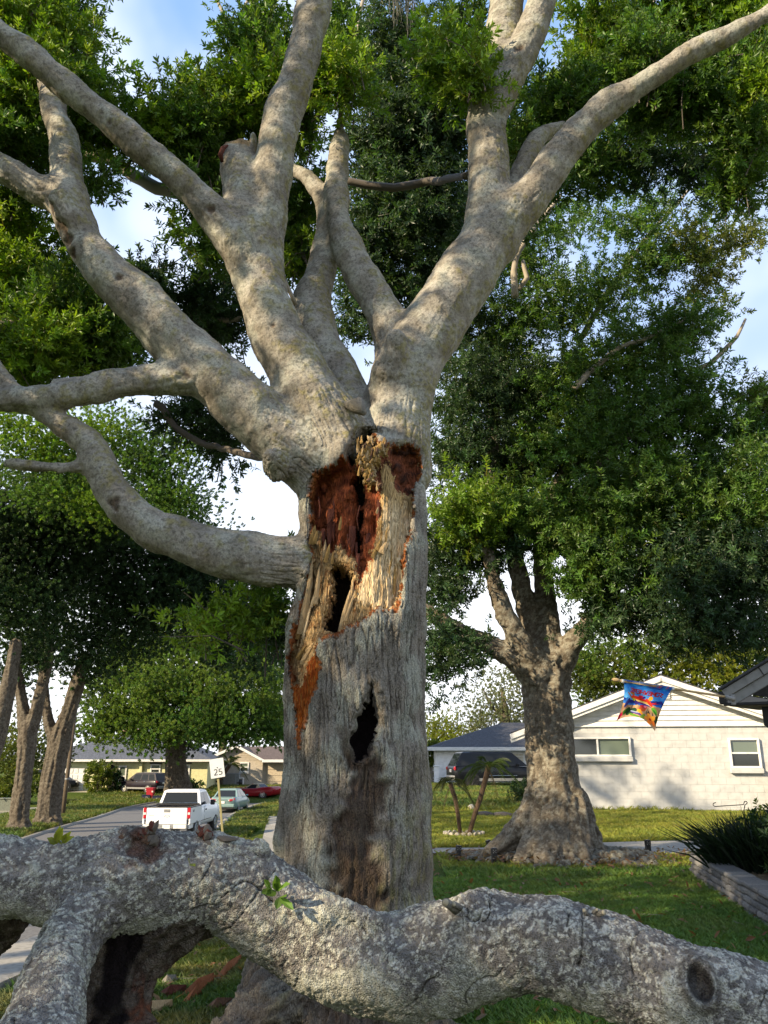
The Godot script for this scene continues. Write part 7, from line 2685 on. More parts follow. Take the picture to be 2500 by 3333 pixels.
func build_garden() -> void:
	# retaining wall of split stone courses
	var w := thing("retaining_wall", "low grey split stone retaining wall round the bed at the right edge", "wall")
	var a := ground_at(2269, 2857)
	var b := ground_at(2500, 3008)
	var far := b + (b - a) * 0.8
	far.y = gh(far.x, far.z)
	var dir := (far - a).normalized()
	var q := Basis(Vector3.UP, atan2(-dir.z, dir.x))
	var total := a.distance_to(far)
	var r := RandomNumberGenerator.new()
	r.seed = 8
	var variants := []
	for k in 5:
		var s := mb()
		var split := [Vector3(0.40, 0.066, 0.20), Vector3(0.30, 0.068, 0.20), Vector3(0.46, 0.064, 0.21), Vector3(0.34, 0.07, 0.19), Vector3(0.26, 0.066, 0.2)][k] as Vector3
		bx(s, Vector3.ZERO, split, 0.014)
		# rough front face
		for j in 4:
			bx(s, Vector3((j - 1.5) * split.x * 0.23, 0.008 * sin(j * 2.0 + k), 0.095), Vector3(split.x * 0.2, split.y * 0.7, 0.03), 0.008)
		variants.append([done(s), split.x])
	for row in 4:
		var x := 0.0 if row % 2 == 0 else -0.12
		while x < total:
			var v: Array = variants[r.randi() % 5]
			var o := put("stone", v[0], [M.stone_a, M.stone_b, M.stone_c][r.randi() % 3], w)
			var p: Vector3 = a + dir * (x + v[1] / 2)
			o.transform = Transform3D(q * Basis(Vector3.UP, r.randfn() * 0.03), Vector3(p.x, gh(p.x, p.z) + 0.03 + row * 0.072, p.z) + q.z * (-0.012 * row + r.randfn() * 0.006))
			x += v[1] + 0.008
	var cx := 0.0
	while cx < total:
		var s := mb()
		var l := r.randf_range(0.34, 0.5)
		bx(s, Vector3.ZERO, Vector3(l - 0.01, 0.06, 0.30), 0.018)
		var o := obj("cap_stone", s, [M.stone_a, M.stone_b, M.stone_c][r.randi() % 3], w)
		var p := a + dir * (cx + l / 2)
		o.transform = Transform3D(q * Basis(Vector3.UP, r.randfn() * 0.02), Vector3(p.x, gh(p.x, p.z) + 0.325 + r.randfn() * 0.004, p.z) + q.z * (-0.07))
		cx += l
	var end := mb()
	for row in 4:
		bx(end, a + Vector3(0, 0.03 + row * 0.078, 0) - q.z * 0.22 - dir * 0.02, Vector3(0.09, 0.08, 0.34), 0.014, q)
	obj("end_stone", end, M.stone_b, w)
	var soil := mb(true)
	var back := -q.z
	quad(soil, a + back * 0.15 + Vector3(0, 0.27, 0), far + back * 0.15 + Vector3(0, 0.27, 0), far + back * 4.0 + Vector3(0, 0.30, 0), a + back * 4.0 + Vector3(0, 0.20, 0))
	obj("bed_soil", soil, M.litter, self).set_meta("kind", "structure")
	# the dark strappy clump behind it
	var pc := at(2440, 2830, 12.2)
	var t := thing("strappy_plant", "large dark clump of strappy leaves behind the stone wall", "plant")
	pc.y = 0.22
	var st := mb()
	for k in 1500:
		var ang := r.randf() * TAU
		var o := Vector3(cos(ang) * r.randf() * 0.75, 0, sin(ang) * r.randf() * 0.75)
		var base := pc + o + Vector3(0.25, 0, 0)
		var lean := Vector3(o.x * 0.9 + r.randfn() * 0.3, 1.0, o.z * 0.8 + r.randfn() * 0.3).normalized()
		var l := r.randf_range(0.45, 0.95)
		var side := lean.cross(Vector3(r.randfn(), 0, r.randfn())).normalized() * 0.011
		var m := base + lean * l * 0.6
		var tip := base + lean * l + Vector3(lean.x * 0.25, -0.16 * r.randf(), lean.z * 0.25)
		var g := r.randf_range(0.6, 1.3)
		st.set_color(Color(0.016 * g, 0.030 * g, 0.016 * g))
		quad(st, base - side, m - side, m + side, base + side)
		tri(st, m - side, tip, m + side)
	obj("blades", st, M.leaves, t).set_meta("kind", "stuff")
	bush("shrub", "dense dark shrub filling the bed at the right edge", Vector3(pc.x + 0.80, 0.15, pc.z + 0.3), Vector3(0.75, 0.40, 0.9), 380, SHADY, 0.8, 71, sprig_mid)
	bush("shrub", "golden green shrub at the right edge above the dark clump", Vector3(at(2520, 2700, 14.0).x, 0.1, -14.0), Vector3(0.36, 0.40, 0.4), 130, LIME, 0.55, 72, sprig_mid)
	bush("shrub", "small dark shrub against the left foot of the second oak", ground_at(1712, 2624), Vector3(0.45, 0.28, 0.4), 110, SHADY, 0.9, 73, sprig_mid)
	var yg := ground_at(322, 2566)
	bush("shrub", "rounded sunlit shrub by the arches of the yellow house", Vector3(at(318, 2560, 77).x, yg.y, -77), Vector3(0.95, 1.0, 0.8), 110, OLIVE, 0.9, 74, sprig_far)
	bush("shrub", "dark shrub standing in the second arch of the yellow house", Vector3(at(366, 2560, 77.5).x, yg.y, -77.5), Vector3(0.45, 0.75, 0.4), 50, SHADY, 0.8, 75, sprig_far)
	bush("shrub", "low dark shrub under the right window of the yellow house", Vector3(at(618, 2550, 78).x, gh(-18, -78) - 0.1, -78.0), Vector3(1.0, 0.45, 0.5), 80, SHADY, 0.8, 76, sprig_far)
	bush("hedge", "tall leafy hedge by the black SUV at the far left", Vector3(at(40, 2570, 68).x, gh(-30, -68), -68.0), Vector3(2.6, 1.0, 0.8), 150, OLIVE, 1.0, 77, sprig_far, "hedge")
	bush("hedge", "green hedge at the left end of the white house", Vector3(at(1402, 2550, 53).x, 0.1, -53.0), Vector3(0.9, 1.3, 0.7), 130, OLIVE, 0.6, 78, sprig_far, "hedge")
	bush("fern", "small fern growing among the roots of the second oak", ground_at(1792, 2775) + Vector3(0, 0.12, 0.35), Vector3(0.20, 0.08, 0.12), 30, DEEP, 0.55, 79, sprig_mid, "fern")
	# bent wire stand for a garden flag
	var hk := thing("flag_stand", "bent black wire garden flag stand with nothing on it at right", "flag stand")
	var d := 13.2
	var s := mb(true)
	var pp := []
	for e in [[2330, 2612], [2322, 2615], [2321, 2621], [2327, 2625], [2420, 2619]]:
		pp.append(at(e[0], e[1], d))
	for k in 9:
		var an := PI * 0.5 + TAU * 0.8 * k / 8.0
		pp.append(at(2422 + 5.0 + 5.0 * cos(PI + an - PI * 0.5), 2613 - 5.0 * sin(an - PI * 0.5) * 1.0, d))
	pp.append(at(2421, 2640, d))
	pp.append(at(2435, 2760, d))
	var wr := []
	for k in pp.size(): wr.append(0.007)
	tube(s, pp, wr, 6)
	obj("wire", s, M.black_trim, hk)


func build_path_lights() -> void:
	var spots := [
		[1490, 2802, 46, 0.10, "leftmost black path light leaning slightly right, on the lawn"],
		[1600, 2770, 34, -0.32, "tilted black path light behind the pair left of the oak roots"],
		[1610, 2817, 52, 0.0, "upright black path light in front of the tilted one"],
		[1905, 2823, 46, -0.18, "black path light leaning at the right side of the oak roots"],
		[2112, 2788, 50, 0.0, "rightmost black path light standing alone by the front path"],
	]
	for e in spots:
		var g := ground_at(e[0], e[1])
		var hgt: float = e[2] * depth_of(2780, -g.z) / LENS
		var t := thing("path_light", e[4], "path light", g, 0.15, "black path lights round the oak")
		t.rotation.z = -e[3]
		var w := 0.085
		slab("post", t, Vector3(0, hgt * 0.34, 0), Vector3(w, hgt * 0.72, w), M.black_trim, 0.006)
		slab("lamp_core", t, Vector3(0, hgt * 0.83, 0), Vector3(w * 0.72, hgt * 0.26, w * 0.72), M.frosted, 0.004)
		slab("cap", t, Vector3(0, hgt * 0.985, 0), Vector3(w, 0.018, w), M.black_trim, 0.004)
		for sx in [-1.0, 1.0]:
			for sz in [-1.0, 1.0]:
				slab("corner_bar", t, Vector3(sx * w * 0.45, hgt * 0.84, sz * w * 0.45), Vector3(0.012, hgt * 0.28, 0.012), M.black_trim, 0.002)
		for k in 4:
			var q := Basis(Vector3.UP, k * PI / 2)
			var s := mb()
			for a in [0.85, -0.85]:
				for yy in [0.76, 0.90]:
					bx(s, q * Vector3(0, hgt * yy, w * 0.47), Vector3(0.010, w * 0.85, 0.008), 0.0, q * Basis(Vector3.BACK, a))
			obj("lattice", s, M.black_trim, t)


# ------------------------------------------------------------------ the flag
func flag_picture() -> ImageTexture:
	var w := 256
	var h := 256
	var im := Image.create(w, h, false, Image.FORMAT_RGB8)
	var n := nz
	for y in h:
		for x in w:
			var u := x / 255.0
			var v := y / 255.0
			var k := n.get_noise_2d(u * 7.0, v * 7.0)
			var c := Color(0.08, 0.42, 0.78).lerp(Color(0.35, 0.66, 0.90), clampf((v - 0.05) * 2.2 + k * 0.4, 0, 1))
			if v < 0.11: c = Color(0.03, 0.45, 0.72).lerp(Color(0.06, 0.30, 0.62), 0.5 + k)
			var sea := 0.46 + 0.05 * sin(u * 5.0)
			if v > sea - 0.04: c = Color(0.03, 0.10, 0.45).lerp(Color(0.10, 0.45, 0.80), clampf((v - sea) * 12.0 + k * 0.6, 0, 1))
			if v > sea + 0.09 + 0.03 * k: c = Color(0.78, 0.62, 0.46).lerp(Color(0.66, 0.50, 0.36), 0.5 + k)
			im.set_pixel(x, y, c)
	var dab := func(px: float, py: float, rx: float, ry: float, an: float, c: Color) -> void:
		var m := maxf(rx, ry)
		for yy in range(maxi(0, int((py - m) * h)), mini(h, int((py + m) * h) + 1)):
			for xx in range(maxi(0, int((px - m) * w)), mini(w, int((px + m) * w) + 1)):
				var d := Vector2(xx / float(w) - px, yy / float(h) - py).rotated(-an)
				if (d.x / rx) * (d.x / rx) + (d.y / ry) * (d.y / ry) < 1.0:
					im.set_pixel(xx, yy, c)
	# a hammock with a bright bird, palms, a drink, leaves and flowers
	for e in [[0.17, 0.36, 0.11, 0.018, 0.75, Color(0.55, 0.30, 0.12)], [0.22, 0.30, 0.07, 0.03, 0.2, Color(0.60, 0.38, 0.20)], [0.46, 0.45, 0.26, 0.035, 0.22, Color(0.93, 0.62, 0.25)], [0.46, 0.47, 0.24, 0.018, 0.24, Color(0.95, 0.80, 0.45)], [0.50, 0.52, 0.25, 0.016, 0.22, Color(0.35, 0.10, 0.45)],
		[0.42, 0.40, 0.20, 0.038, 0.22, Color(0.86, 0.16, 0.05)], [0.66, 0.46, 0.13, 0.035, 0.75, Color(0.88, 0.20, 0.05)], [0.27, 0.38, 0.06, 0.045, 0.3, Color(0.88, 0.22, 0.06)], [0.46, 0.35, 0.08, 0.03, 0.3, Color(0.86, 0.08, 0.22)], [0.51, 0.36, 0.04, 0.025, -0.8, Color(0.15, 0.08, 0.50)], [0.66, 0.35, 0.045, 0.06, 0.2, Color(0.95, 0.62, 0.08)],
		[0.80, 0.44, 0.11, 0.025, -0.35, Color(0.80, 0.06, 0.14)], [0.88, 0.39, 0.08, 0.03, -0.5, Color(0.10, 0.08, 0.50)], [0.36, 0.50, 0.10, 0.035, 0.9, Color(0.12, 0.08, 0.42)], [0.30, 0.44, 0.05, 0.025, 0.6, Color(0.70, 0.72, 0.10)], [0.78, 0.57, 0.05, 0.018, 0.7, Color(0.95, 0.70, 0.20)],
		[0.13, 0.55, 0.05, 0.13, 0.35, Color(0.08, 0.10, 0.40)], [0.09, 0.47, 0.03, 0.07, 0.4, Color(0.05, 0.35, 0.65)],
		[0.56, 0.68, 0.075, 0.085, 0.15, Color(0.80, 0.33, 0.12)], [0.57, 0.60, 0.085, 0.035, 0.25, Color(0.85, 0.10, 0.25)], [0.60, 0.60, 0.03, 0.02, 0.0, Color(0.95, 0.55, 0.60)],
		[0.83, 0.62, 0.10, 0.05, 0.6, Color(0.35, 0.65, 0.14)], [0.86, 0.66, 0.09, 0.02, 0.6, Color(0.12, 0.38, 0.10)], [0.93, 0.80, 0.05, 0.12, 0.3, Color(0.03, 0.18, 0.08)],
		[0.22, 0.78, 0.06, 0.12, 0.5, Color(0.08, 0.34, 0.08)], [0.30, 0.80, 0.06, 0.14, -0.3, Color(0.05, 0.25, 0.08)], [0.15, 0.82, 0.05, 0.10, 0.3, Color(0.25, 0.50, 0.10)], [0.40, 0.78, 0.07, 0.11, 0.1, Color(0.06, 0.22, 0.12)], [0.48, 0.84, 0.14, 0.035, 0.5, Color(0.30, 0.20, 0.50)], [0.44, 0.80, 0.10, 0.018, 0.35, Color(0.55, 0.60, 0.70)],
		[0.52, 0.76, 0.07, 0.035, 1.0, Color(0.96, 0.66, 0.10)], [0.58, 0.84, 0.08, 0.025, 0.9, Color(0.95, 0.60, 0.12)], [0.46, 0.93, 0.12, 0.035, 0.5, Color(0.35, 0.52, 0.12)], [0.62, 0.92, 0.05, 0.10, 0.2, Color(0.45, 0.58, 0.15)], [0.72, 0.72, 0.09, 0.012, 0.9, Color(0.15, 0.16, 0.10)], [0.76, 0.78, 0.10, 0.012, 0.7, Color(0.15, 0.18, 0.10)], [0.84, 0.76, 0.10, 0.012, 1.0, Color(0.12, 0.16, 0.10)], [0.68, 0.76, 0.08, 0.010, 1.2, Color(0.18, 0.16, 0.10)]]:
		dab.call(e[0], e[1], e[2], e[3], e[4], e[5])
	for k in 5:
		dab.call(0.07 + 0.045 * cos(k * 1.257), 0.88 + 0.05 * sin(k * 1.257), 0.045, 0.04, k * 1.257, Color(0.80, 0.05, 0.28))
		dab.call(0.80 + 0.085 * cos(k * 1.257 + 0.3), 0.87 + 0.075 * sin(k * 1.257 + 0.3), 0.075, 0.05, k * 1.257 + 0.3, Color(0.95, 0.48 + 0.04 * k, 0.16))
	dab.call(0.80, 0.87, 0.03, 0.03, 0.0, Color(0.75, 0.12, 0.05))
	# mirrored red capitals: we see the back of the cloth
	var strokes := {
		"S": [[1, 0, 0, 0.2], [0, 0.2, 1, 0.7], [1, 0.7, 0, 1]], "O": [[0, 0, 1, 0], [1, 0, 1, 1], [1, 1, 0, 1], [0, 1, 0, 0]], "M": [[0, 1, 0, 0], [0, 0, 0.5, 0.6], [0.5, 0.6, 1, 0], [1, 0, 1, 1]], "E": [[0, 0, 0, 1], [0, 0, 1, 0], [0, 0.5, 0.8, 0.5], [0, 1, 1, 1]],
		"W": [[0, 0, 0.25, 1], [0.25, 1, 0.5, 0.4], [0.5, 0.4, 0.75, 1], [0.75, 1, 1, 0]], "H": [[0, 0, 0, 1], [1, 0, 1, 1], [0, 0.5, 1, 0.5]], "R": [[0, 1, 0, 0], [0, 0, 1, 0.1], [1, 0.1, 0.9, 0.45], [0.9, 0.45, 0, 0.5], [0.3, 0.5, 1, 1]],
	}
	var word := "SOMEWHERE"
	for i in word.length():
		for s in strokes[word[i]]:
			for k in 12:
				var f := k / 11.0
				var lx := 0.88 - (i + lerpf(s[0], s[2], f) * 0.72) * 0.083
				var ly := 0.16 + 0.085 * lerpf(s[1], s[3], f) + 0.02 * sin(lx * 4.0) + 0.03 * lx
				dab.call(lx, ly, 0.011, 0.012, 0.0, Color(0.62, 0.05, 0.10))
	for e in [0.55, 0.60, 0.64, 0.72, 0.76, 0.90]:
		dab.call(e, 0.045, 0.018, 0.03, 0.6, Color(0.75, 0.16, 0.20))
		dab.call(e, 0.05, 0.008, 0.016, 0.6, Color(0.06, 0.45, 0.72))
	return ImageTexture.create_from_image(im)


func build_flag() -> void:
	var d := 9.75
	var t := thing("flag", "bright tropical beach flag with a parrot on a wooden pole under the eave", "flag")
	var tip := at(2012, 2214, d)
	var foot := at(2362, 2268, d)
	var s := mb(true)
	bar(s, tip, foot, 0.014, 10)
	obj("pole", s, M.pole_pale, t)
	s = mb(true)
	var f := (tip - foot).normalized()
	tube(s, [tip - f * 0.02, tip + f * 0.02, tip + f * 0.05, tip + f * 0.075], [0.016, 0.024, 0.022, 0.006], 10)
	obj("finial", s, M.pole_pale, t)
	s = mb(true)
	tube(s, [at(2360, 2268, d), at(2392, 2276, d)], [0.024, 0.026], 10)
	obj("bracket", s, M.grey_trim, t)
	s = mb()
	bx(s, at(2390, 2277, d) - Vector3(0, 0, 0.03), Vector3(0.05, 0.12, 0.03), 0.006)
	obj("bracket_plate", s, M.grey_trim, t)
	for e in [[2027, 2217], [2190, 2241]]:
		s = mb(true)
		var p := at(e[0], e[1], d)
		tube(s, [p - f * 0.014, p + f * 0.014], [0.022, 0.022], 10)
		obj("ring", s, M.white_trim, t)
	# cloth
	var c00 := at(2031, 2211, d)
	var c10 := at(2190, 2236, d)
	var c11 := at(2134, 2386, d - 0.05)
	var c01 := at(2006, 2349, d + 0.12)
	var st := mb(true)
	var nu := 26
	var nv := 26
	var idx := func(a: int, b: int) -> int: return b * (nu + 1) + a
	var P: Array[Vector3] = []
	for j in nv + 1:
		for i in nu + 1:
			var u := float(i) / nu
			var v := float(j) / nv
			var p := c00.lerp(c10, u).lerp(c01.lerp(c11, u), v)
			# the lower edge sags towards its right corner, the sides draw in
			p += Vector3(0, 1, 0) * (0.13 * v * v * sin(PI * u * 0.95) * 0.9)
			p.x += 0.035 * sin(PI * v) * (0.5 - u) * 2.0 - 0.02 * v * sin(u * 6.0)
			p.z += 0.045 * sin(u * 8.0 + v * 3.0) * v + 0.02 * sin(u * 17.0 - v * 2.0) * v
			if v < 0.08:
				p.z += 0.018 * sin(PI * v / 0.08)
			P.append(p)
	for j in nv:
		for i in nu:
			for k in [[0, 0], [1, 0], [1, 1], [0, 0], [1, 1], [0, 1]]:
				st.set_uv(Vector2((i + k[0]) / float(nu), (j + k[1]) / float(nv)))
				st.add_vertex(P[(j + k[1]) * (nu + 1) + i + k[0]])
	var m := mat("flag_cloth", Color.WHITE, 0.85)
	m.albedo_texture = flag_picture()
	m.cull_mode = BaseMaterial3D.CULL_DISABLED
	m.backlight_enabled = true
	m.backlight = Color(0.7, 0.7, 0.7)
	obj("cloth", st, m, t)


# ------------------------------------------------------------------ pieces of the torn limb and the ground below
func shard(st: SurfaceTool, a: Vector3, b: Vector3, w: float, th: float, face: Vector3) -> void:
	# a splinter: ragged pointed slat
	var d := (b - a).normalized()
	var s := d.cross(face).normalized()
	var n := s.cross(d).normalized()
	var L := a.distance_to(b)
	var p := [a - s * w * 0.5, a + s * w * 0.45, a + d * L * 0.55 + s * w * 0.5, b + s * w * 0.06, b - d * L * 0.18 - s * w * 0.22, a + d * L * 0.4 - s * w * 0.5]
	var c := a + d * L * 0.4 + n * th
	var bk := -n * th
	for i in 6:
		var j := (i + 1) % 6
		tri(st, c, p[i], p[j])
		quad(st, p[i], p[i] + bk, p[j] + bk, p[j])


func build_splinters() -> void:
	# standing splinters and torn strips inside the wound: noted on the enlargement, set out from the trunk face
	var wood := func(x: float, y: float, out: float) -> Vector3:
		var p := op(597.3 + x * 0.3451, 862.7 + y * 0.3451, 5.95)
		var dx := p.x - (op(772, 862.7 + y * 0.3451, 6.4).x)
		p.z = TRUNK_Z + sqrt(maxf(0.05, 0.50 * 0.50 - dx * dx)) - out
		return p
	var pale := [[400, 1440, 468, 1160, 30, 0.10], [430, 1380, 492, 1190, 18, 0.09], [455, 1340, 480, 1100, 24, 0.13], [655, 960, 690, 880, 34, 0.03], [630, 940, 660, 850, 26, 0.05], [600, 985, 640, 890, 22, 0.07], [300, 1000, 330, 880, 22, 0.10], [290, 960, 300, 850, 18, 0.12], [345, 1010, 350, 930, 16, 0.12], [390, 790, 400, 700, 16, 0.16], [210, 880, 235, 760, 34, 0.05], [228, 880, 250, 800, 24, 0.04],
		[130, 1440, 205, 1080, 40, 0.055], [105, 1470, 150, 1290, 26, 0.045], [170, 1300, 215, 960, 30, 0.075], [235, 1260, 262, 1010, 26, 0.09], [720, 1240, 760, 930, 26, 0.075], [690, 1190, 740, 800, 22, 0.08], [770, 1080, 815, 800, 20, 0.07], [650, 1250, 690, 960, 22, 0.085], [745, 900, 790, 640, 18, 0.075], [140, 1640, 215, 1530, 30, 0.06], [105, 1600, 170, 1520, 26, 0.06], [170, 1560, 235, 1500, 18, 0.07]]
	for e in pale:
		var st := mb()
		var a: Vector3 = wood.call(e[0], e[1], e[5])
		var b: Vector3 = wood.call(e[2], e[3], e[5] - 0.01)
		var k := opr(1300, 5.95, 0.3451)
		shard(st, a, b, e[4] * k * 1.2, 0.012, Vector3(0.1, 0, 1))
		obj("splinter", st, M.splinter_pale if int(e[0]) % 3 else M.splinter_gold, oak)
	for e in [[320, 930, 330, 640, 30, 0.17], [470, 940, 470, 760, 34, 0.17], [290, 880, 280, 760, 20, 0.17], [560, 930, 575, 800, 22, 0.18], [510, 1060, 505, 940, 20, 0.15], [640, 760, 640, 600, 18, 0.11], [500, 960, 490, 860, 18, 0.19], [350, 860, 345, 720, 16, 0.185]]:
		var st := mb()
		var a: Vector3 = wood.call(e[0], e[1], e[5])
		var b: Vector3 = wood.call(e[2], e[3], e[5] + 0.02)
		shard(st, b, a, e[4] * opr(1100, 5.95, 0.3451) * 1.3, 0.02, Vector3(0.1, 0, 1))
		obj("rotten_strip", st, M.rot_red, oak)
	# long fibres standing off the cream wood
	var fr := RandomNumberGenerator.new()
	fr.seed = 29
	for k in 84:
		var x0 := fr.randf_range(640, 850)
		var y0 := fr.randf_range(620, 1180)
		if k > 62:
			x0 = fr.randf_range(110, 250)
			y0 = fr.randf_range(1020, 1330)
		var ln := fr.randf_range(90, 330)
		var lean := -0.10 if k <= 62 else -0.28
		var lim := 868.0 - maxf(0.0, y0 + ln - 640) * 0.15
		if k <= 62 and (x0 > lim - 20 or x0 < 520 + (900 - y0) * 0.4):
			continue
		var st := mb()
		var o := 0.070 + fr.randf() * 0.02
		var a: Vector3 = wood.call(x0 + lean * ln, y0 + ln, o)
		var b: Vector3 = wood.call(x0, y0, o + 0.004)
		shard(st, a, b, fr.randf_range(0.007, 0.022), fr.randf_range(0.004, 0.010), Vector3(0.1, 0, 1))
		obj("wood_fibre", st, [M.splinter_cream, M.splinter_pale, M.splinter_pale, M.splinter_cream, M.splinter_gold][fr.randi() % 5], oak)
	# thin root-like threads over the rot
	for e in [[[355, 620], [350, 690], [330, 730], [300, 760]], [[350, 600], [352, 700], [345, 745]], [[440, 820], [445, 880], [432, 930]], [[250, 560], [262, 640], [255, 700]], [[520, 640], [500, 720], [512, 800]]]:
		var st := mb(true)
		var p := []
		var w := []
		for q in e:
			p.append(wood.call(q[0], q[1], 0.15))
			w.append(0.005)
		tube(st, p, w, 4)
		obj("root_thread", st, M.rot_red, oak)
	# ragged yellow crust above the cream wood
	var r := RandomNumberGenerator.new()
	r.seed = 19
	for k in 46:
		var st := mb()
		var x := r.randf_range(508, 622)
		var y := lerpf(265, 520, r.randf())
		if k > 34:
			x = r.randf_range(600, 700)
			y = r.randf_range(260, 340)
		if k > 40:
			x = r.randf_range(625, 650)
			y = r.randf_range(500, 720)
		var a: Vector3 = wood.call(x, y, r.randf_range(0.0, 0.05))
		var b := a + Vector3(r.randfn() * 0.012 + 0.008, r.randf_range(0.02, 0.09), r.randf() * 0.02)
		shard(st, a, b, r.randf_range(0.010, 0.026), 0.010, Vector3(r.randfn() * 0.4, r.randfn() * 0.4, 1))
		obj("crumbled_wood", st, [M.splinter_gold, M.splinter_pale, M.splinter_brown][r.randi() % 3], oak)
	# the dead plug in the crotch
	var pl := mb(true)
	var c := op(772, 885, 5.95)
	tube(pl, [c + Vector3(-0.09, 0.09, -0.10), c + Vector3(0.0, 0.03, 0.02), c + Vector3(0.06, -0.05, 0.03)], [0.03, 0.07, 0.02], 9)
	obj("dead_stub", pl, M.twig_grey, oak)
	var dead := mb(true)
	tube(dead, [op(480, 350, 5.95), op(476, 335, 5.9), op(482, 320, 5.9), op(492, 314, 5.92)], [0.015, 0.024, 0.022, 0.01], 8)
	obj("torn_bark", dead, M.rot_red, oak)
	# dead branch ends
	twig_set("dead_branch", oak, [
		[[640, 660, 6.7, 5], [615, 610, 6.6, 5], [600, 570, 6.6, 4]],
		[[520, 130, 7.3, 0.1 + 9], [560, 100, 7.3, 13], [585, 95, 7.2, 14], [600, 130, 7.1, 13], [595, 180, 7.0, 9]],
		[[150, 335, 7.8, 14], [230, 340, 7.8, 13], [290, 380, 7.8, 14], [340, 405, 7.7, 14], [420, 420, 7.5, 15]],
		[[0, 700, 6.8, 16], [60, 712, 6.9, 13], [120, 735, 7.0, 11], [170, 760, 7.2, 8]],
		[[230, 735, 8.6, 16], [310, 742, 8.5, 15], [400, 700, 8.4, 8], [520, 690, 8.4, 6]],
		[[460, -10, 8.2, 3], [490, 40, 8.2, 4], [515, 90, 8.2, 3]], [[545, -10, 8.2, 3], [520, 30, 8.2, 3], [500, 60, 8.2, 2]],
		[[770, 100, 8, 5], [775, 40, 8, 4], [790, -20, 8, 4]],
	], M.twig_pale)
	twig_set("shaded_branch", oak, [[[340, 870, 7.6, 9], [380, 920, 7.6, 8], [430, 955, 7.6, 7], [480, 968, 7.4, 7], [545, 985, 7.0, 8], [600, 985, 6.5, 9]], [[740, 390, 9, 8], [850, 405, 9, 9], [930, 392, 9, 9], [1010, 380, 8, 8]]], M.twig_dark)


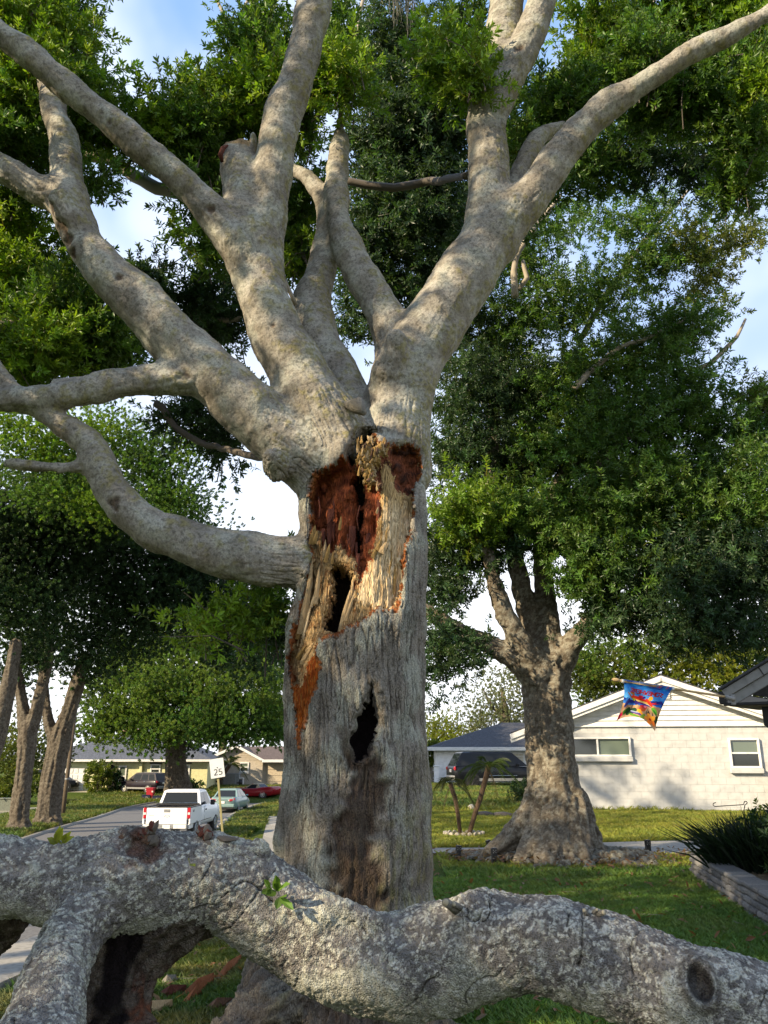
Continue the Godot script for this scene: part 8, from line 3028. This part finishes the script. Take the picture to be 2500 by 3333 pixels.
func build_limb_bits() -> void:
	# sawn twig stubs and small sprouts on the fallen limb
	for e in [[[985, 1966, 3.52, 10], [972, 1955, 3.45, 9], [963, 1949, 3.40, 9]], [[995, 1962, 3.52, 7], [985, 1955, 3.46, 6], [980, 1953, 3.42, 6]], [[1275, 1985, 3.44, 8], [1268, 1975, 3.40, 6], [1262, 1966, 3.38, 5]], [[1280, 1985, 3.44, 8], [1292, 1974, 3.40, 7], [1304, 1971, 3.36, 6]], [[1278, 1985, 3.44, 6], [1284, 1970, 3.40, 5], [1290, 1965, 3.38, 4]]]:
		var st := mb(true)
		var p := []
		var w := []
		for q in e:
			p.append(op(q[0], q[1], q[2]))
			w.append(opr(q[1], q[2], q[3]))
		tube(st, p, w, 12)
		var o := obj("twig_stub", st, M.twig_grey, limb)
		var f := mb(true)
		var ax: Vector3 = (p[-1] - p[-2]).normalized()
		tube(f, [p[-1] - ax * 0.003, p[-1] + ax * 0.002], [w[-1] * 0.8, w[-1] * 0.78], 12)
		obj("sawn_face", f, M.sawn_pale, o)
	for e in [[597, 1925, 3.6, 4, 0.105, Vector3(0.05, 0.5, 0.7), DEEP, "sprout"], [604, 1938, 3.58, 3, 0.09, Vector3(0.4, -0.4, 0.7), DEEP, "sprout"], [585, 1922, 3.6, 3, 0.08, Vector3(-0.5, 0.35, 0.6), DEEP, "sprout"], [124, 1822, 3.5, 6, 0.07, Vector3(-0.2, 0.9, 0.3), LIME, "sprout"], [134, 1822, 3.5, 5, 0.06, Vector3(0.5, 0.7, 0.3), LIME, "sprout"], [410, 1866, 3.55, 2, 0.06, Vector3(0.1, 0.1, 0.9), OLIVE, "sprout"]]:
		var st := mb()
		var b := op(e[0], e[1], e[2])
		var c: Color = tints[e[6]][1]
		for k in e[3]:
			var d: Vector3 = (e[5] + Vector3(sin(k * 2.2), cos(k * 1.7), 0.4 * sin(k * 3.1)) * 0.6).normalized()
			leaf(st, b, d, Vector3(0.2, 0.6, 0.7).normalized(), e[4] * (0.7 + 0.3 * sin(k * 1.9)), e[4] * 0.36, c * (0.8 + 0.25 * sin(k * 2.0)))
		obj(e[7], st, M.leaves, limb)
	# torn bark plates over the butt
	var r := RandomNumberGenerator.new()
	r.seed = 23
	for k in 26:
		var x := r.randf_range(268, 335) if k < 16 else r.randf_range(425, 470)
		var y := r.randf_range(1796, 1830) if k < 16 else r.randf_range(1802, 1822)
		var a := op(x, y, 3.58 if k < 16 else 3.70)
		var st := mb()
		shard(st, a, a + Vector3(r.randfn() * 0.03, r.randf_range(0.0, 0.05), r.randfn() * 0.02), r.randf_range(0.02, 0.05), 0.012, Vector3(r.randfn(), r.randfn(), 1))
		obj("bark_plate", st, [M.splinter_brown, M.twig_dark, M.rot_red][r.randi() % 3], limb)
	# chips of wood under the trunk
	var names := ["long orange wood splinter on the ground left of the trunk foot", "dark red chunk of rotten wood on the ground under the limb", "flat pale wood slab on the ground at the bottom edge", "short orange splinter leaning on the trunk root", "small brown bark chip at the bottom edge below the limb", "curved orange bark strip lying along the left root", "grey bark lump on the grass beside the dark red chunk", "reddish wood flake half under the leaves at the bottom"]
	var spec := [[[395, 2185], [500, 2100], 12, M.splinter_orange], [[348, 2165], [400, 2158], 22, M.rot_red], [[300, 2205], [370, 2192], 24, M.splinter_pale], [[470, 2130], [535, 2070], 16, M.splinter_orange], [[450, 2195], [500, 2188], 18, M.splinter_brown], [[400, 2165], [460, 2130], 20, M.splinter_orange], [[352, 2140], [378, 2135], 20, M.twig_grey], [[540, 2195], [590, 2175], 20, M.rot_red]]
	for i in spec.size():
		var e: Array = spec[i]
		var a := ground_at(e[0][0] * OVER, e[0][1] * OVER) + Vector3(0, 0.05, 0)
		var b := ground_at(e[1][0] * OVER, e[1][1] * OVER) + Vector3(0, 0.10, 0)
		var st := mb()
		if b.distance_to(a) > 0.7:
			b = a + (b - a).normalized() * 0.7
		shard(st, a, b, opr(2150, -a.z, e[2]), 0.05, Vector3(0, 1, 0.4))
		tag(obj("wood_chip", st, e[3]), names[i], "wood chip")
	# fallen leaves
	var list: Array[Transform3D] = []
	var tint := PackedColorArray()
	var lf := mb()
	leaf(lf, Vector3.ZERO, Vector3(0, 0.1, 1).normalized(), Vector3.UP, 0.08, 0.03, Color.WHITE)
	var lm := done(lf)
	for k in 3200:
		var p := Vector3(r.randf_range(-2.0, 7.0), 0, -r.randf_range(4.0, 17.0))
		if k < 700:
			var a := r.randf() * TAU
			p = Vector3(3.28 + cos(a) * r.randf_range(0.8, 2.3), 0, -15.1 + sin(a) * r.randf_range(0.6, 1.4))
		elif k < 900:
			p = Vector3(r.randf_range(-1.6, 1.0), 0, -r.randf_range(4.3, 6.0))
		p.y = gh(p.x, p.z) + 0.06 + (0.12 if k < 700 else 0.0) * r.randf()
		list.append(Transform3D(Basis.from_euler(Vector3(r.randfn() * 0.4, r.randf() * TAU, r.randfn() * 0.4)) * r.randf_range(0.8, 1.4), p))
		var c := Color(0.20, 0.085, 0.035).lerp(Color(0.22, 0.15, 0.08), r.randf())
		tint.append(c)
	var tw := mb()
	for k in 90:
		var p := Vector3(r.randf_range(-1.8, 6.5), 0, -r.randf_range(4.2, 14.5))
		p.y = gh(p.x, p.z) + 0.055
		var an := r.randf() * TAU
		var d := Vector3(cos(an), 0.04, sin(an)) * r.randf_range(0.06, 0.28)
		var sd := Vector3(-d.z, 0, d.x) * r.randfn() * 0.25
		tube(tw, [p - d, p + sd, p + d], [0.007, 0.006, 0.003], 5)
	tag(obj("fallen_twigs", tw, M.twig_grey), "small broken twigs strewn over the lawn", "twigs", "", "stuff")
	tag(scatter("fallen_leaves", self, lm, M.leaves, list, tint), "scatter of brown fallen oak leaves on the lawn", "leaves", "", "stuff")


# ------------------------------------------------------------------ grass
func on_hard_ground(p: Vector3) -> bool:
	for a in hard:
		if Geometry2D.is_point_in_polygon(Vector2(p.x, p.z), a):
			return true
	return false


var hard: Array[PackedVector2Array] = []


func hard_area(list: Array) -> void:
	var out := PackedVector2Array()
	for e in list:
		var g := ground_at(e[0], e[1])
		out.append(Vector2(g.x, g.z))
	hard.append(out)


func build_grass() -> void:
	hard_area([[1330, 2768], [1650, 2762], [2000, 2746], [2300, 2740], [2600, 2740], [2600, 2793], [2000, 2792], [1500, 2788], [1330, 2788]])
	hard_area([[-300, 3150], [150, 3050], [400, 2950], [690, 2845], [838, 2785], [871, 2660], [917, 2660], [905, 2790], [790, 2875], [500, 3000], [250, 3130], [-300, 3290]])
	hard_area([[-300, 2830], [22, 2744], [188, 2690], [301, 2660], [400, 2630], [512, 2610], [900, 2590], [1000, 2600], [880, 2612], [775, 2650], [705, 2722], [640, 2790], [400, 2960], [-300, 3500]])
	hard_area([[1440, 2815], [1470, 2775], [1560, 2765], [2050, 2775], [2090, 2800], [1990, 2822], [1640, 2825]])
	hard_area([[2269, 2857], [2267, 2795], [2330, 2790], [2560, 2850], [2560, 3050]])
	var r := RandomNumberGenerator.new()
	r.seed = 101
	var st := mb()
	for k in 9:
		var a := k * 2.4
		var o := Vector3(cos(a), 0, sin(a)) * 0.05 * (k % 3) / 2.0
		var d := Vector3(cos(a * 1.7) * 0.55, 1.0, sin(a * 1.7) * 0.55).normalized()
		var s := d.cross(Vector3(sin(a), 0, cos(a))).normalized() * 0.0042
		var l := 0.055 + 0.035 * absf(sin(k * 1.9))
		var m := o + d * l * 0.6
		var tip := o + d * l + Vector3(d.x, -0.25, d.z) * l * 0.30
		var g := 0.8 + 0.35 * absf(sin(k * 2.3))
		st.set_color(Color(g, g, g))
		quad(st, o - s, m - s, m + s, o + s)
		tri(st, m - s, tip, m + s)
	var tuft := done(st)
	var list: Array[Transform3D] = []
	var tint := PackedColorArray()
	# near lawn: seen right of the trunk, under the limb and at the left foot
	var areas := [[-0.35, 8.5, 4.2, 13.0, 62000, 1.0], [1.0, 11.0, 13.0, 25.5, 42000, 1.45], [-3.4, 0.2, 3.8, 9.5, 30000, 1.0], [-7.5, -2.2, 16.0, 36.0, 20000, 2.2], [-24.0, -6.0, 30.0, 68.0, 26000, 3.2], [-26.0, -6.0, 68.0, 84.0, 7000, 4.0], [0.5, 9.0, 25.0, 50.0, 9000, 2.6]]
	for e in areas:
		for k in e[4]:
			var dz := sqrt(lerpf(e[2] * e[2], e[3] * e[3], r.randf())) if e[3] < 40 else lerpf(e[2], e[3], r.randf())
			var p := Vector3(r.randf_range(e[0], e[1]), 0, -dz)
			if absf(p.x) > dz * 0.52 + 0.6:
				continue
			if on_hard_ground(p):
				continue
			p.y = gh(p.x, p.z) - 0.004
			if dz > 68 and p.x > plane_x(560, 78) and dz > 84:
				continue
			var c := lawn_color(p.x, p.z)
			var dry := sm(0.15, 0.55, nz.get_noise_2d(p.x * 0.9 + 50.0, p.z * 0.9) + (0.25 if dz > 22.0 and p.x > 0.0 and dz < 26.0 else 0.0))
			c = c.lerp(Color(0.21, 0.17, 0.07), dry * 0.45)
			if dz < 14.0 and p.x > -0.4:
				c = c.lerp(Color(0.105, 0.215, 0.034), 0.65)
			elif p.x > 0.0 and dz < 26.0:
				c = c.lerp(Color(0.28, 0.31, 0.040), 0.6)
			var g := r.randf_range(0.7, 1.25)
			var s: float = e[5] * r.randf_range(0.75, 1.3)
			list.append(Transform3D(Basis(Vector3.UP, r.randf() * TAU) * Basis(Vector3.RIGHT, r.randfn() * 0.2) * s, p))
			tint.append(Color(c.r * g * r.randf_range(0.9, 1.2), c.g * g, c.b * g))
	tag(scatter("grass", self, tuft, M.grass, list, tint), "short green lawn grass with yellow patches", "grass", "", "stuff")


func _ready() -> void:
	# camera
	var cam := Camera3D.new()
	cam.name = "camera"
	add_child(cam)
	cam.position = Vector3(0, EYE, 0)
	cam.rotation.x = PITCH
	cam.fov = rad_to_deg(2.0 * atan(1666.5 / LENS))
	cam.near = 0.05
	cam.far = 2000.0
	cam.current = true
	# sky, exposure
	setup_noise()
	var we := WorldEnvironment.new()
	we.name = "sky"
	var e := Environment.new()
	e.background_mode = Environment.BG_SKY
	e.tonemap_mode = Environment.TONE_MAPPER_LINEAR
	e.tonemap_exposure = 2.0
	e.sdfgi_enabled = true
	e.ssao_enabled = true
	e.ssil_enabled = true
	e.sky = Sky.new()
	e.sky.sky_material = sky_panorama()
	e.background_energy_multiplier = 1.0
	we.environment = e
	add_child(we)
	# sun: low, from behind the left shoulder
	var sun := DirectionalLight3D.new()
	sun.name = "sun"
	add_child(sun)
	sun.light_energy = 1.6
	sun.light_color = Color(1.0, 0.92, 0.78)
	sun.light_angular_distance = 0.55
	sun.shadow_enabled = true
	sun.look_at_from_position(Vector3.ZERO, Vector3(0.75, -0.46, -0.48))
	materials()
	leaves_setup()
	var t0 := Time.get_ticks_msec()
	build_ground()
	print("ground ", Time.get_ticks_msec() - t0)
	build_big_oak()
	print("oak ", Time.get_ticks_msec() - t0)
	build_fallen_limb()
	print("limb ", Time.get_ticks_msec() - t0)
	big_oak_crown()
	print("crown ", Time.get_ticks_msec() - t0)
	build_right_oak()
	print("right oak ", Time.get_ticks_msec() - t0)
	build_far_trees()
	build_moss()
	print("trees ", Time.get_ticks_msec() - t0)
	build_streets()
	build_block_house()
	build_white_house()
	build_yellow_house()
	build_beige_house()
	build_eave()
	print("houses ", Time.get_ticks_msec() - t0)
	build_truck()
	build_sedan()
	build_sports_car()
	build_suvs()
	build_sign()
	build_bins()
	build_palms()
	build_garden()
	build_path_lights()
	build_flag()
	build_splinters()
	build_limb_bits()
	print("things ", Time.get_ticks_msec() - t0)
	build_grass()
	print("grass ", Time.get_ticks_msec() - t0)


func setup_noise() -> void:
	rng.seed = 77
	nz.seed = 4
	nz.noise_type = FastNoiseLite.TYPE_SIMPLEX_SMOOTH
	nz.frequency = 1.0
	nz.fractal_type = FastNoiseLite.FRACTAL_NONE
	fb.seed = 9
	fb.noise_type = FastNoiseLite.TYPE_SIMPLEX_SMOOTH
	fb.frequency = 1.0
	fb.fractal_type = FastNoiseLite.FRACTAL_FBM
	fb.fractal_octaves = 5
	cell_noise.seed = 3
	cell_noise.noise_type = FastNoiseLite.TYPE_CELLULAR
	cell_noise.frequency = 1.0
	cell_noise.fractal_type = FastNoiseLite.FRACTAL_NONE
	cell_noise.cellular_return_type = FastNoiseLite.RETURN_CELL_VALUE
	cell_edge.seed = 3
	cell_edge.noise_type = FastNoiseLite.TYPE_CELLULAR
	cell_edge.frequency = 1.0
	cell_edge.fractal_type = FastNoiseLite.FRACTAL_NONE
	cell_edge.cellular_return_type = FastNoiseLite.RETURN_DISTANCE2_SUB


# blue overhead, white towards the horizon, thin cloud
func sky_panorama() -> PanoramaSkyMaterial:
	var w := 1024
	var h := 512
	var im := Image.create(w, h, false, Image.FORMAT_RGBF)
	var n := FastNoiseLite.new()
	n.seed = 21
	n.frequency = 1.0
	n.noise_type = FastNoiseLite.TYPE_SIMPLEX_SMOOTH
	n.fractal_type = FastNoiseLite.FRACTAL_FBM
	n.fractal_octaves = 6
	for y in h:
		var el := (0.5 - (y + 0.5) / h) * PI
		var up := sin(el)
		var ce := cos(el)
		for x in w:
			if el < -0.02:
				im.set_pixel(x, y, Color(0.20, 0.20, 0.15))
				continue
			var az := (x + 0.5) / w * TAU
			var d := Vector3(cos(az) * ce, up, sin(az) * ce)
			var k := 1.0 / (up + 0.35)
			var cl := n.get_noise_3d(d.x * k * 1.3, d.z * k * 2.6, 0.3) + 0.5 * n.get_noise_3d(d.x * k * 5.0, d.z * k * 8.0, 4.0)
			var c := Vector3(0.165, 0.290, 0.530).lerp(Vector3(0.32, 0.42, 0.62), smoothstep(0.80, 0.40, up))
			c = c.lerp(Vector3(0.84, 0.86, 0.89), smoothstep(0.45, 0.12, up))
			c = c.lerp(Vector3(0.62, 0.66, 0.72), smoothstep(-0.35, 0.65, cl) * 0.65)
			im.set_pixel(x, y, Color(c.x, c.y, c.z))
	var m := PanoramaSkyMaterial.new()
	m.panorama = ImageTexture.create_from_image(im)
	return m
